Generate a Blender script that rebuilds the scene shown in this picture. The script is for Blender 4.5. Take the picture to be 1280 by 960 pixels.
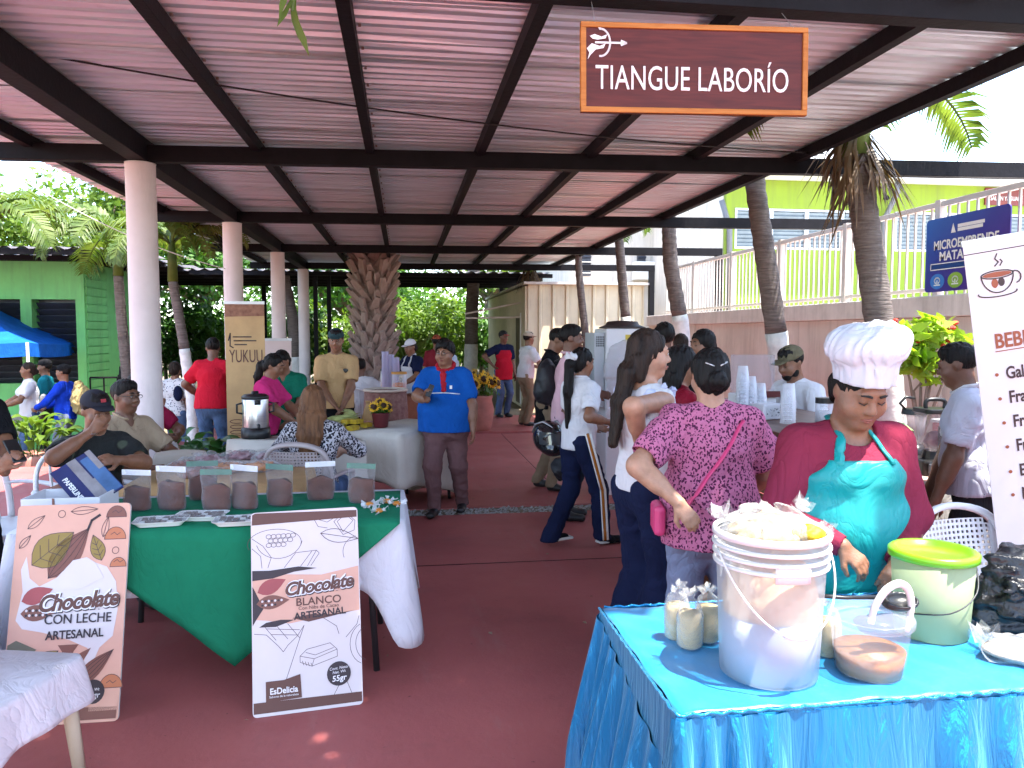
import bpy, bmesh, math, random
import numpy as np
from mathutils import Vector, Matrix, Euler, Quaternion
R = math.radians
random.seed(7); np.random.seed(7)
SC = bpy.context.scene
for _o in list(bpy.data.objects): bpy.data.objects.remove(_o)
COL = SC.collection

# ------------------------------------------------------------------ camera
CAM_H = 1.65
cam = bpy.data.cameras.new('camera'); cam_o = bpy.data.objects.new('camera', cam); COL.objects.link(cam_o)
cam.sensor_width = 36.0; cam.lens = 27.0; cam.clip_start = 0.05; cam.clip_end = 3000
cam_o.location = (0, 0, CAM_H)
cam_o.rotation_euler = Euler((R(90 - 3.75), 0, R(-8.1)), 'XYZ')
SC.camera = cam_o
# ------------------------------------------------------------------ sky, sun, exposure
SUN_DIR = Vector((0.80, -0.60, 0)).normalized()      # horizontal direction towards the sun
SUN_EL = 70.0
sd = Vector((SUN_DIR.x * math.cos(R(SUN_EL)), SUN_DIR.y * math.cos(R(SUN_EL)), math.sin(R(SUN_EL))))
world = bpy.data.worlds.new('World'); SC.world = world; world.use_nodes = True
wn = world.node_tree.nodes; wl = world.node_tree.links; wn.clear()
wo = wn.new('ShaderNodeOutputWorld'); bg = wn.new('ShaderNodeBackground'); bg.inputs['Strength'].default_value = 0.15
sky = wn.new('ShaderNodeTexSky'); sky.sky_type = 'NISHITA'; sky.sun_disc = False
sky.sun_elevation = R(SUN_EL); sky.sun_rotation = math.atan2(sd.x, sd.y); sky.dust_density = 0.4; sky.ozone_density = 2.0
wtc = wn.new('ShaderNodeTexCoord'); wmp = wn.new('ShaderNodeMapping'); wmp.inputs['Scale'].default_value = (1.6, 1.6, 4.0)
wnz = wn.new('ShaderNodeTexNoise'); wnz.inputs['Scale'].default_value = 2.2; wnz.inputs['Detail'].default_value = 8; wnz.inputs['Roughness'].default_value = 0.58
wrp = wn.new('ShaderNodeValToRGB'); wrp.color_ramp.elements[0].position = 0.44; wrp.color_ramp.elements[1].position = 0.62
wmx = wn.new('ShaderNodeMixRGB'); wmx.inputs['Color2'].default_value = (2.6, 2.7, 3.0, 1)
wl.new(wtc.outputs['Generated'], wmp.inputs['Vector']); wl.new(wmp.outputs['Vector'], wnz.inputs['Vector'])
wl.new(wnz.outputs['Fac'], wrp.inputs['Fac']); wl.new(wrp.outputs['Color'], wmx.inputs['Fac'])
wl.new(sky.outputs['Color'], wmx.inputs['Color1']); wl.new(wmx.outputs['Color'], bg.inputs['Color'])
wl.new(bg.outputs['Background'], wo.inputs['Surface'])
sun = bpy.data.lights.new('sun', 'SUN'); sun.energy = 2.65; sun.angle = R(0.55); sun.color = (1.0, 0.95, 0.87)
sun_o = bpy.data.objects.new('sun', sun); COL.objects.link(sun_o)
sun_o.rotation_euler = (-sd).to_track_quat('-Z', 'Y').to_euler(); sun_o.location = (5, -5, 30)
SC.view_settings.view_transform = 'Standard'; SC.view_settings.look = 'None'
SC.view_settings.exposure = 2.9; SC.view_settings.gamma = 1.0
SC.render.engine = 'CYCLES'
cy = SC.cycles
cy.use_denoising = True; cy.max_bounces = 8; cy.diffuse_bounces = 4; cy.glossy_bounces = 3
cy.transmission_bounces = 6; cy.transparent_max_bounces = 10
cy.caustics_reflective = False; cy.caustics_refractive = False; cy.sample_clamp_indirect = 6.0
cy.use_adaptive_sampling = True; cy.adaptive_threshold = 0.02

# ------------------------------------------------------------------ pixel helpers (photo pixels 1280 x 960)
CR = cam_o.rotation_euler.to_matrix()
def ray(x, y): return CR @ Vector(((x - 640) / 960.0, (480 - y) / 960.0, -1.0))
def atY(x, y, Y):
    d = ray(x, y); t = Y / d.y; return Vector((d.x * t, Y, CAM_H + d.z * t))
def atX(x, y, X):
    d = ray(x, y); t = X / d.x; return Vector((X, d.y * t, CAM_H + d.z * t))
def atZ(x, y, z=0.0):
    d = ray(x, y); t = (z - CAM_H) / d.z; return Vector((d.x * t, d.y * t, z))

# ------------------------------------------------------------------ objects
def wmat(o):
    m = o.matrix_basis.copy()
    if o.parent: m = wmat(o.parent) @ o.matrix_parent_inverse @ m
    return m
def link(o, parent=None, world=False):
    COL.objects.link(o)
    if parent is not None:
        o.parent = parent
        if world: o.matrix_parent_inverse = wmat(parent).inverted()
    return o
def tag(o, label=None, cat=None, group=None, kind=None):
    if label: o['label'] = label
    if cat: o['category'] = cat
    if group: o['group'] = group
    if kind: o['kind'] = kind
    return o
def thing(name, label, cat, loc=(0, 0, 0), rz=0.0, group=None):
    o = bpy.data.objects.new(name, None); o.location = loc; o.rotation_euler = (0, 0, rz); COL.objects.link(o)
    o.empty_display_size = 0.1
    return tag(o, label, cat, group)
def copy_tree(o, parent=None):
    c = o.copy(); COL.objects.link(c); c.parent = parent
    for ch in o.children: copy_tree(ch, c)
    return c

# ------------------------------------------------------------------ materials
MATS = {}
def mat(name, col=(0.5, 0.5, 0.5), rough=0.6, var=0.12, vscale=6.0, bump=0.0, bscale=40.0, metal=0.0, spec=0.5,
        col2=None, trans=0.0, alpha=1.0, sheen=0.0, stretch=None, ior=1.45, detail=4, sss=0.0, coat=0.0, thin=False):
    if name in MATS: return MATS[name]
    m = bpy.data.materials.new(name); m.use_nodes = True; MATS[name] = m
    nt = m.node_tree; n = nt.nodes; l = nt.links
    b = n['Principled BSDF']
    b.inputs['Roughness'].default_value = rough; b.inputs['Metallic'].default_value = metal
    b.inputs['Specular IOR Level'].default_value = spec; b.inputs['IOR'].default_value = ior
    b.inputs['Transmission Weight'].default_value = trans; b.inputs['Alpha'].default_value = alpha
    b.inputs['Sheen Weight'].default_value = sheen; b.inputs['Coat Weight'].default_value = coat
    if sss: b.inputs['Subsurface Weight'].default_value = sss; b.inputs['Subsurface Radius'].default_value = (0.02, 0.008, 0.004)
    b.inputs['Base Color'].default_value = (*col, 1)
    tc = n.new('ShaderNodeTexCoord'); mp = n.new('ShaderNodeMapping'); l.new(tc.outputs['Object'], mp.inputs['Vector'])
    if stretch: mp.inputs['Scale'].default_value = stretch
    if var > 0 or col2:
        nz = n.new('ShaderNodeTexNoise'); nz.inputs['Scale'].default_value = vscale; nz.inputs['Detail'].default_value = detail
        nz.inputs['Roughness'].default_value = 0.62
        l.new(mp.outputs['Vector'], nz.inputs['Vector'])
        rp = n.new('ShaderNodeValToRGB'); e = rp.color_ramp.elements
        e[0].position = 0.3; e[1].position = 0.7
        c2 = col2 if col2 else tuple(min(1, c * (1 + var)) for c in col)
        c1 = col if col2 else tuple(c * (1 - var) for c in col)
        e[0].color = (*c1, 1); e[1].color = (*c2, 1)
        l.new(nz.outputs['Fac'], rp.inputs['Fac']); l.new(rp.outputs['Color'], b.inputs['Base Color'])
    if bump > 0:
        bz = n.new('ShaderNodeTexNoise'); bz.inputs['Scale'].default_value = bscale; bz.inputs['Detail'].default_value = 5
        l.new(mp.outputs['Vector'], bz.inputs['Vector'])
        bp = n.new('ShaderNodeBump'); bp.inputs['Strength'].default_value = bump; bp.inputs['Distance'].default_value = 0.01
        l.new(bz.outputs['Fac'], bp.inputs['Height']); l.new(bp.outputs['Normal'], b.inputs['Normal'])
    return m
def grime(m, amt=0.35, scale=(5, 5, .5), p0=.50, p1=.78, col=(.10, .085, .07), sc=1.6):
    """old stains and rain streaks with a shape of their own"""
    nt = m.node_tree; n = nt.nodes; l = nt.links; b = n['Principled BSDF']
    src = b.inputs['Base Color'].links[0].from_socket if b.inputs['Base Color'].links else None
    tc = n.new('ShaderNodeTexCoord'); mp = n.new('ShaderNodeMapping'); mp.inputs['Scale'].default_value = scale; l.new(tc.outputs['Object'], mp.inputs['Vector'])
    z = n.new('ShaderNodeTexNoise'); z.inputs['Scale'].default_value = sc; z.inputs['Detail'].default_value = 9; z.inputs['Roughness'].default_value = .72; l.new(mp.outputs['Vector'], z.inputs['Vector'])
    r = n.new('ShaderNodeMapRange'); r.inputs['From Min'].default_value = p0; r.inputs['From Max'].default_value = p1; r.inputs['To Max'].default_value = amt; l.new(z.outputs['Fac'], r.inputs['Value'])
    mx = n.new('ShaderNodeMixRGB'); mx.inputs['Color2'].default_value = (*col, 1); l.new(r.outputs['Result'], mx.inputs['Fac'])
    if src: l.new(src, mx.inputs['Color1'])
    else: mx.inputs['Color1'].default_value = b.inputs['Base Color'].default_value
    l.new(mx.outputs['Color'], b.inputs['Base Color']); return m
def wrinkles(m, strength=0.5, scale=7.0, dist=0.03):
    nt = m.node_tree; n = nt.nodes; l = nt.links; b = n['Principled BSDF']
    tc = n.new('ShaderNodeTexCoord'); mp = n.new('ShaderNodeMapping'); mp.inputs['Scale'].default_value = (1, 1, .55); mp.inputs['Rotation'].default_value = (.5, .4, .3)
    l.new(tc.outputs['Object'], mp.inputs['Vector'])
    a = n.new('ShaderNodeTexNoise'); a.inputs['Scale'].default_value = scale; a.inputs['Detail'].default_value = 3; a.inputs['Distortion'].default_value = 1.6
    l.new(mp.outputs['Vector'], a.inputs['Vector'])
    s_ = n.new('ShaderNodeMath'); s_.operation = 'SUBTRACT'; s_.inputs[1].default_value = 0.5; ab = n.new('ShaderNodeMath'); ab.operation = 'ABSOLUTE'
    pw = n.new('ShaderNodeMath'); pw.operation = 'POWER'; pw.inputs[1].default_value = 0.6
    l.new(a.outputs['Fac'], s_.inputs[0]); l.new(s_.outputs[0], ab.inputs[0]); l.new(ab.outputs[0], pw.inputs[0])
    f = n.new('ShaderNodeTexNoise'); f.inputs['Scale'].default_value = 180; f.inputs['Detail'].default_value = 2; l.new(tc.outputs['Object'], f.inputs['Vector'])
    ad = n.new('ShaderNodeMath'); ad.operation = 'MULTIPLY_ADD'; ad.inputs[1].default_value = 0.05; l.new(f.outputs['Fac'], ad.inputs[0]); l.new(pw.outputs[0], ad.inputs[2])
    bp = n.new('ShaderNodeBump'); bp.inputs['Strength'].default_value = strength; bp.inputs['Distance'].default_value = dist
    l.new(ad.outputs[0], bp.inputs['Height']); l.new(bp.outputs['Normal'], b.inputs['Normal']); return m
def fabric(name, col, var=0.12, rough=0.92, bump=0.5):
    if name in MATS: return MATS[name]
    m = mat(name, col, rough, var, 5.0, 0, 30.0, spec=0.12)
    return wrinkles(m, bump)
def leafmat(name, c1, c2, trans=0.35, rough=0.5):
    if name in MATS: return MATS[name]
    m = bpy.data.materials.new(name); m.use_nodes = True; MATS[name] = m
    nt = m.node_tree; n = nt.nodes; l = nt.links; n.clear()
    out = n.new('ShaderNodeOutputMaterial'); mix = n.new('ShaderNodeMixShader'); mix.inputs[0].default_value = trans
    b = n.new('ShaderNodeBsdfPrincipled'); b.inputs['Roughness'].default_value = rough; b.inputs['Specular IOR Level'].default_value = 0.4
    t = n.new('ShaderNodeBsdfTranslucent')
    tc = n.new('ShaderNodeTexCoord'); nz = n.new('ShaderNodeTexNoise'); nz.inputs['Scale'].default_value = 3.5; nz.inputs['Detail'].default_value = 6
    rp = n.new('ShaderNodeValToRGB'); rp.color_ramp.elements[0].position = 0.35; rp.color_ramp.elements[1].position = 0.66
    rp.color_ramp.elements[0].color = (*c1, 1); rp.color_ramp.elements[1].color = (*c2, 1)
    l.new(tc.outputs['Object'], nz.inputs['Vector']); l.new(nz.outputs['Fac'], rp.inputs['Fac'])
    l.new(rp.outputs['Color'], b.inputs['Base Color'])
    br = n.new('ShaderNodeMixRGB'); br.blend_type = 'MULTIPLY'; br.inputs['Fac'].default_value = 1; br.inputs['Color2'].default_value = (1.5, 1.6, 0.7, 1)
    l.new(rp.outputs['Color'], br.inputs['Color1']); l.new(br.outputs['Color'], t.inputs['Color'])
    l.new(b.outputs['BSDF'], mix.inputs[1]); l.new(t.outputs['BSDF'], mix.inputs[2]); l.new(mix.outputs['Shader'], out.inputs['Surface'])
    return m
def spotmat(name, base, spot, scale=60.0, thr=0.38, rough=0.85, soft=0.05, stretch=(1, 1, 1), jitter=1.0):
    """cloth printed with spots (voronoi cells)"""
    if name in MATS: return MATS[name]
    m = bpy.data.materials.new(name); m.use_nodes = True; MATS[name] = m
    nt = m.node_tree; n = nt.nodes; l = nt.links; b = n['Principled BSDF']; b.inputs['Roughness'].default_value = rough
    b.inputs['Specular IOR Level'].default_value = 0.2
    tc = n.new('ShaderNodeTexCoord'); mp = n.new('ShaderNodeMapping'); mp.inputs['Scale'].default_value = stretch
    nz = n.new('ShaderNodeTexNoise'); nz.inputs['Scale'].default_value = scale * 0.7
    mx = n.new('ShaderNodeMixRGB'); mx.blend_type = 'ADD'; mx.inputs['Fac'].default_value = 0.02
    vo = n.new('ShaderNodeTexVoronoi'); vo.inputs['Scale'].default_value = scale; vo.inputs['Randomness'].default_value = jitter
    l.new(tc.outputs['Object'], mp.inputs['Vector']); l.new(mp.outputs['Vector'], mx.inputs['Color1']); l.new(mp.outputs['Vector'], nz.inputs['Vector'])
    l.new(nz.outputs['Color'], mx.inputs['Color2']); l.new(mx.outputs['Color'], vo.inputs['Vector'])
    rp = n.new('ShaderNodeValToRGB'); e = rp.color_ramp.elements
    e[0].position = thr; e[1].position = thr + soft; e[0].color = (*spot, 1); e[1].color = (*base, 1)
    l.new(vo.outputs['Distance'], rp.inputs['Fac']); l.new(rp.outputs['Color'], b.inputs['Base Color'])
    return wrinkles(m, .5)
def clearmat(name, tint=(0.95, 0.95, 0.97), a=0.35, rough=0.15, bump=0.6, bscale=25):
    """thin clear plastic film: part see-through, part glossy"""
    if name in MATS: return MATS[name]
    m = bpy.data.materials.new(name); m.use_nodes = True; MATS[name] = m
    nt = m.node_tree; n = nt.nodes; l = nt.links; n.clear()
    out = n.new('ShaderNodeOutputMaterial'); mix = n.new('ShaderNodeMixShader')
    g = n.new('ShaderNodeBsdfPrincipled'); g.inputs['Base Color'].default_value = (*tint, 1); g.inputs['Roughness'].default_value = rough
    t = n.new('ShaderNodeBsdfTransparent'); t.inputs['Color'].default_value = (0.97, 0.97, 0.98, 1)
    fr = n.new('ShaderNodeLayerWeight'); fr.inputs['Blend'].default_value = 0.35
    mr = n.new('ShaderNodeMapRange'); mr.inputs['To Min'].default_value = a; mr.inputs['To Max'].default_value = min(1, a + 0.6)
    tc = n.new('ShaderNodeTexCoord'); nz = n.new('ShaderNodeTexNoise'); nz.inputs['Scale'].default_value = bscale; nz.inputs['Detail'].default_value = 4
    bp = n.new('ShaderNodeBump'); bp.inputs['Strength'].default_value = bump; bp.inputs['Distance'].default_value = 0.02
    l.new(tc.outputs['Object'], nz.inputs['Vector']); l.new(nz.outputs['Fac'], bp.inputs['Height']); l.new(bp.outputs['Normal'], g.inputs['Normal'])
    l.new(bp.outputs['Normal'], fr.inputs['Normal'])
    l.new(fr.outputs['Facing'], mr.inputs['Value']); l.new(mr.outputs['Result'], mix.inputs[0])
    l.new(t.outputs['BSDF'], mix.inputs[1]); l.new(g.outputs['BSDF'], mix.inputs[2]); l.new(mix.outputs['Shader'], out.inputs['Surface'])
    return m

# ------------------------------------------------------------------ mesh builder
class MB:
    def __init__(s): s.v = []; s.f = []
    def add(s, vs, fs):
        o = len(s.v); s.v += [tuple(v) for v in vs]; s.f += [tuple(i + o for i in f) for f in fs]; return s
    def box(s, c, d, rot=None):
        hx, hy, hz = d[0] / 2, d[1] / 2, d[2] / 2
        vs = [Vector((x * hx, y * hy, z * hz)) for x in (-1, 1) for y in (-1, 1) for z in (-1, 1)]
        if rot is not None:
            m = rot if isinstance(rot, Matrix) else Euler(rot).to_matrix(); vs = [m @ v for v in vs]
        c = Vector(c); vs = [v + c for v in vs]
        return s.add(vs, [(0, 1, 3, 2), (4, 6, 7, 5), (0, 4, 5, 1), (2, 3, 7, 6), (0, 2, 6, 4), (1, 5, 7, 3)])
    def bb(s, x0, x1, y0, y1, z0, z1):
        return s.box(((x0 + x1) / 2, (y0 + y1) / 2, (z0 + z1) / 2), (abs(x1 - x0), abs(y1 - y0), abs(z1 - z0)))
    def beam(s, a, b, w, h, up=(0, 0, 1)):
        a = Vector(a); b = Vector(b); d = (b - a); L = d.length; d.normalize(); up = Vector(up)
        x = d.cross(up)
        if x.length < 1e-4: x = d.cross(Vector((0, 1, 0)))
        x.normalize(); z = x.cross(d)
        m = Matrix((x, d, z)).transposed()
        return s.box((a + b) / 2, (w, L, h), m)
    def tube(s, pts, r, n=8, caps=True, flat=1.0, sm=0):
        pts = [Vector(p) for p in pts]; k = len(pts)
        rr = r if hasattr(r, '__len__') else [r] * k
        if sm:
            q = []; qr = []
            for i in range(k - 1):
                p0, p1, p2, p3 = pts[max(0, i - 1)], pts[i], pts[i + 1], pts[min(k - 1, i + 2)]
                for j in range(sm):
                    t = j / sm; q.append(.5 * (2 * p1 + (p2 - p0) * t + (2 * p0 - 5 * p1 + 4 * p2 - p3) * t * t + (3 * p1 - p0 - 3 * p2 + p3) * t ** 3)); qr.append(rr[i] + (rr[i + 1] - rr[i]) * t)
            pts = q + [pts[-1]]; rr = qr + [rr[-1]]; k = len(pts)
        t0 = (pts[1] - pts[0]).normalized(); ref = Vector((0, 0, 1)) if abs(t0.z) < 0.9 else Vector((1, 0, 0))
        u = t0.cross(ref).normalized(); vs = []; fs = []
        for i, p in enumerate(pts):
            t = (pts[min(i + 1, k - 1)] - pts[max(i - 1, 0)])
            t = t.normalized() if t.length > 1e-9 else t0
            u = (u - t * u.dot(t)); u = u.normalized() if u.length > 1e-6 else t.orthogonal().normalized()
            w = t.cross(u)
            for j in range(n):
                a = 2 * math.pi * j / n; vs.append(p + (u * math.cos(a) + w * math.sin(a) * flat) * rr[i])
        for i in range(k - 1):
            for j in range(n):
                a = i * n + j; b = i * n + (j + 1) % n; fs.append((a, b, b + n, a + n))
        if caps: fs.append(tuple(range(n - 1, -1, -1))); fs.append(tuple(range((k - 1) * n, k * n)))
        return s.add(vs, fs)
    def lathe(s, prof, n=24, c=(0, 0, 0), cap0=True, cap1=True, sx=1.0, sy=1.0):
        vs = []; fs = []
        for (r, z) in prof:
            for j in range(n):
                a = 2 * math.pi * j / n; vs.append((c[0] + r * math.cos(a) * sx, c[1] + r * math.sin(a) * sy, c[2] + z))
        k = len(prof)
        for i in range(k - 1):
            for j in range(n):
                a = i * n + j; b = i * n + (j + 1) % n; fs.append((a, b, b + n, a + n))
        if cap0: fs.append(tuple(range(n - 1, -1, -1)))
        if cap1: fs.append(tuple(range((k - 1) * n, k * n)))
        return s.add(vs, fs)
    def grid(s, fn, nu, nv, wrap=False):
        vs = [fn(i / nu, j / nv) for i in range(nu + (0 if wrap else 1)) for j in range(nv + 1)]
        fs = []; m = nu + (0 if wrap else 1)
        for i in range(nu):
            for j in range(nv):
                a = i * (nv + 1) + j; b = ((i + 1) % m) * (nv + 1) + j; fs.append((a, b, b + 1, a + 1))
        return s.add(vs, fs)
    def poly(s, pts, th=None, nrm=(0, 0, 1)):
        pts = [Vector(p) for p in pts]; n = len(pts)
        if th is None: return s.add(pts, [tuple(range(n))])
        o = Vector(nrm).normalized() * th; vs = pts + [p + o for p in pts]
        return s.add(vs, [tuple(range(n - 1, -1, -1)), tuple(range(n, 2 * n))] + [(i, (i + 1) % n, (i + 1) % n + n, i + n) for i in range(n)])
    def ball(s, c, r, n=10, m=6):
        r = r if hasattr(r, '__len__') else (r, r, r)
        vs = [(c[0], c[1], c[2] - r[2])]; fs = []
        for i in range(1, m):
            t = -math.pi / 2 + math.pi * i / m
            for j in range(n):
                a = 2 * math.pi * j / n; vs.append((c[0] + r[0] * math.cos(t) * math.cos(a), c[1] + r[1] * math.cos(t) * math.sin(a), c[2] + r[2] * math.sin(t)))
        vs.append((c[0], c[1], c[2] + r[2])); L = len(vs) - 1
        for j in range(n):
            fs.append((0, 1 + (j + 1) % n, 1 + j)); fs.append((L, L - n + j, L - n + (j + 1) % n))
        for i in range(m - 2):
            for j in range(n):
                a = 1 + i * n + j; b = 1 + i * n + (j + 1) % n; fs.append((a, b, b + n, a + n))
        return s.add(vs, fs)
    def xf(s, m):
        s.v = [tuple(m @ Vector(v)) for v in s.v]; return s
    def mesh(s, name, material=None, smooth=False):
        me = bpy.data.meshes.new(name); me.from_pydata(s.v, [], s.f); me.update()
        if material: me.materials.append(material)
        if smooth: me.shade_smooth()
        return me
    def build(s, name, material, parent=None, world=False, smooth=False, bevel=0.0, solid=0.0, sub=0):
        me = s.mesh(name, material, smooth); o = bpy.data.objects.new(name, me); link(o, parent, world)
        if solid: md = o.modifiers.new('solid', 'SOLIDIFY'); md.thickness = solid; md.offset = 0
        if sub: md = o.modifiers.new('sub', 'SUBSURF'); md.levels = sub; md.render_levels = sub
        if bevel: md = o.modifiers.new('bevel', 'BEVEL'); md.width = bevel; md.segments = 2; md.limit_method = 'ANGLE'
        return o
def npmesh(name, verts, faces, material, smooth=True, n=4):
    """fast mesh from numpy arrays (all faces with n corners)"""
    me = bpy.data.meshes.new(name); V = len(verts); F = len(faces)
    me.vertices.add(V); me.vertices.foreach_set('co', np.asarray(verts, np.float32).ravel())
    me.loops.add(F * n); me.loops.foreach_set('vertex_index', np.asarray(faces, np.int32).ravel())
    me.polygons.add(F); me.polygons.foreach_set('loop_start', np.arange(0, F * n, n, dtype=np.int32))
    if material: me.materials.append(material)
    me.update(calc_edges=True)
    if smooth: me.shade_smooth()
    return me
def obj(name, me, parent=None, world=False):
    return link(bpy.data.objects.new(name, me), parent, world)

def text_mesh(s, size, material, extrude=0.0006, bold=0.0, shear=0.0, sx=1.0, align='CENTER', spacing=1.0):
    c = bpy.data.curves.new('txt', 'FONT'); c.body = s; c.size = size; c.extrude = extrude; c.offset = bold; c.shear = shear
    c.align_x = align; c.align_y = 'CENTER'; c.space_character = spacing; c.resolution_u = 4
    o = bpy.data.objects.new('txt', c); COL.objects.link(o)
    dg = bpy.context.evaluated_depsgraph_get()
    me = bpy.data.meshes.new_from_object(o.evaluated_get(dg), preserve_all_data_layers=False, depsgraph=dg)
    bpy.data.objects.remove(o); bpy.data.curves.remove(c)
    me.materials.clear(); me.materials.append(material)
    if sx != 1.0: me.transform(Matrix.Scale(sx, 4, (1, 0, 0)))
    return me
class Board:
    """a flat printed panel with its own (u right, v up) frame; things are laid on its face a fraction of a millimetre proud"""
    def __init__(s, parent, o, u, v, layer=0.0012):
        s.p = parent; s.o = Vector(o); s.u = Vector(u).normalized(); s.v = Vector(v); s.v = (s.v - s.u * s.v.dot(s.u)).normalized()
        s.n = s.u.cross(s.v); s.layer = layer; s.kx = 1.0
    def M(s, x, y, k=1, rot=0.0):
        m = Matrix((s.u, s.v, s.n)).transposed().to_4x4(); m.translation = s.o + s.u * (x * s.kx) + s.v * y + s.n * (s.layer * k)
        return m @ Matrix.Diagonal((s.kx, 1, 1, 1)) @ Matrix.Rotation(rot, 4, 'Z')
    def text(s, st, x, y, size, material, k=2, name='lettering', rot=0.0, **kw):
        me = text_mesh(st, size, material, **kw); me.transform(s.M(x, y, k, rot)); return obj(name, me, s.p, True)
    def shape(s, pts, material, k=1, name='print', x=0, y=0, rot=0.0):
        m = MB(); m.poly([Vector((a, b, 0)) for a, b in pts], 0.0005); m.xf(s.M(x, y, k, rot))
        return m.build(name, material, s.p, True)
    def lines(s, paths, w, material, k=1, name='line_drawing', x=0, y=0, rot=0.0):
        m = MB()
        for p in paths:
            p = [Vector((a, b, 0)) for a, b in p]
            for i in range(len(p) - 1):
                d = p[i + 1] - p[i]
                if d.length < 1e-6: continue
                q = Vector((-d.y, d.x, 0)).normalized() * w / 2; e = d.normalized() * w * 0.3
                m.poly([p[i] - q - e, p[i + 1] - q + e, p[i + 1] + q + e, p[i] + q - e])
        m.xf(s.M(x, y, k, rot)); o = m.build(name, material, s.p, True)
        if len(paths) > 3: o['kind'] = 'stuff'
        return o
def arc(cx, cy, rx, ry, a0, a1, n=14):
    return [(cx + rx * math.cos(R(a0 + (a1 - a0) * i / n)), cy + ry * math.sin(R(a0 + (a1 - a0) * i / n))) for i in range(n + 1)]
def leafshape(L, w, n=8, tip=0.0):
    a = [(L * i / n, w * math.sin(math.pi * (i / n) ** 0.8)) for i in range(n + 1)]
    return a + [(x, -y) for x, y in reversed(a[1:-1])]
def rrect(w, h, r, n=4):
    pts = []
    for cx, cy, a in ((w - r, r, -90), (w - r, h - r, 0), (r, h - r, 90), (r, r, 180)): pts += arc(cx, cy, r, r, a, a + 90, n)
    return pts
# ================================================================== SETTING
# ground ------------------------------------------------------------
def concrete_red():
    m = bpy.data.materials.new('red_painted_concrete'); m.use_nodes = True
    nt = m.node_tree; n = nt.nodes; l = nt.links; b = n['Principled BSDF']
    tc = n.new('ShaderNodeTexCoord')
    def noise(sc, det, ro): 
        z = n.new('ShaderNodeTexNoise'); z.inputs['Scale'].default_value = sc; z.inputs['Detail'].default_value = det; z.inputs['Roughness'].default_value = ro
        l.new(tc.outputs['Object'], z.inputs['Vector']); return z
    def ramp(src, p0, p1, c0, c1):
        r = n.new('ShaderNodeValToRGB'); r.color_ramp.elements[0].position = p0; r.color_ramp.elements[1].position = p1
        r.color_ramp.elements[0].color = (*c0, 1); r.color_ramp.elements[1].color = (*c1, 1); l.new(src, r.inputs['Fac']); return r
    big = ramp(noise(0.9, 6, 0.6).outputs['Fac'], 0.3, 0.72, (0.33, 0.078, 0.074), (0.43, 0.115, 0.105))
    worn = ramp(noise(3.2, 9, 0.72).outputs['Fac'], 0.60, 0.78, (0, 0, 0), (1, 1, 1))
    mx = n.new('ShaderNodeMixRGB'); mx.inputs['Color2'].default_value = (0.34, 0.13, 0.12, 1)
    ml = n.new('ShaderNodeMath'); ml.operation = 'MULTIPLY'; ml.inputs[1].default_value = 0.45
    l.new(worn.outputs['Color'], ml.inputs[0]); l.new(ml.outputs[0], mx.inputs['Fac']); l.new(big.outputs['Color'], mx.inputs['Color1'])
    sp = ramp(noise(38, 3, 0.5).outputs['Fac'], 0.70, 0.76, (0, 0, 0), (1, 1, 1))
    m2 = n.new('ShaderNodeMixRGB'); m2.inputs['Color2'].default_value = (0.15, 0.034, 0.036, 1)
    l.new(sp.outputs['Color'], m2.inputs['Fac']); l.new(mx.outputs['Color'], m2.inputs['Color1']); l.new(m2.outputs['Color'], b.inputs['Base Color'])
    rr = n.new('ShaderNodeMapRange'); rr.inputs['To Min'].default_value = 0.42; rr.inputs['To Max'].default_value = 0.75
    l.new(noise(2.0, 6, 0.6).outputs['Fac'], rr.inputs['Value']); l.new(rr.outputs['Result'], b.inputs['Roughness'])
    bp = n.new('ShaderNodeBump'); bp.inputs['Strength'].default_value = 0.35; bp.inputs['Distance'].default_value = 0.006
    l.new(noise(22, 8, 0.65).outputs['Fac'], bp.inputs['Height']); l.new(bp.outputs['Normal'], b.inputs['Normal'])
    grime(m, .55, (1, 1, 1), .54, .74, (.19, .06, .055), 1.3); grime(m, .35, (1.5, .35, 1), .56, .70, (.36, .20, .18), 2.2); return m
M_RED = concrete_red()
M_SOIL = mat('soil', (0.17, 0.12, 0.08), 0.95, 0.3, 1.5, 0.6, 18, col2=(0.24, 0.19, 0.12))
g = MB(); g.bb(-400, 400, -60, 900, -0.9, -0.45); tag(g.build('ground', M_SOIL), 'bare soil ground around the market', kind='structure')
g = MB(); g.bb(-3.4, 40, 6.0, 60, -0.44, -0.012); tag(g.build('garden_ground', M_SOIL), 'soil bed at the level of the shed floor', kind='structure')
g = MB(); g.bb(-9.5, 5.0, -4, 6.92, -0.449, 0.0); tag(g.build('floor', M_RED), 'red painted concrete floor in front of the gravel strip', kind='structure')
g = MB(); g.bb(-9.5, -3.402, 7.20, 10.2, -0.449, 0.0); g.bb(-3.4, 5.0, 7.20, 12.55, -0.449, 0.0); tag(g.build('floor', M_RED), 'red painted concrete floor between gravel strip and raised slab', kind='structure')
g = MB(); g.bb(-3.38, 5.0, 12.553, 15.0, -0.43, 0.035); tag(g.build('raised_floor', M_RED), 'slightly raised red slab at the end of the shed', kind='structure')
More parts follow.
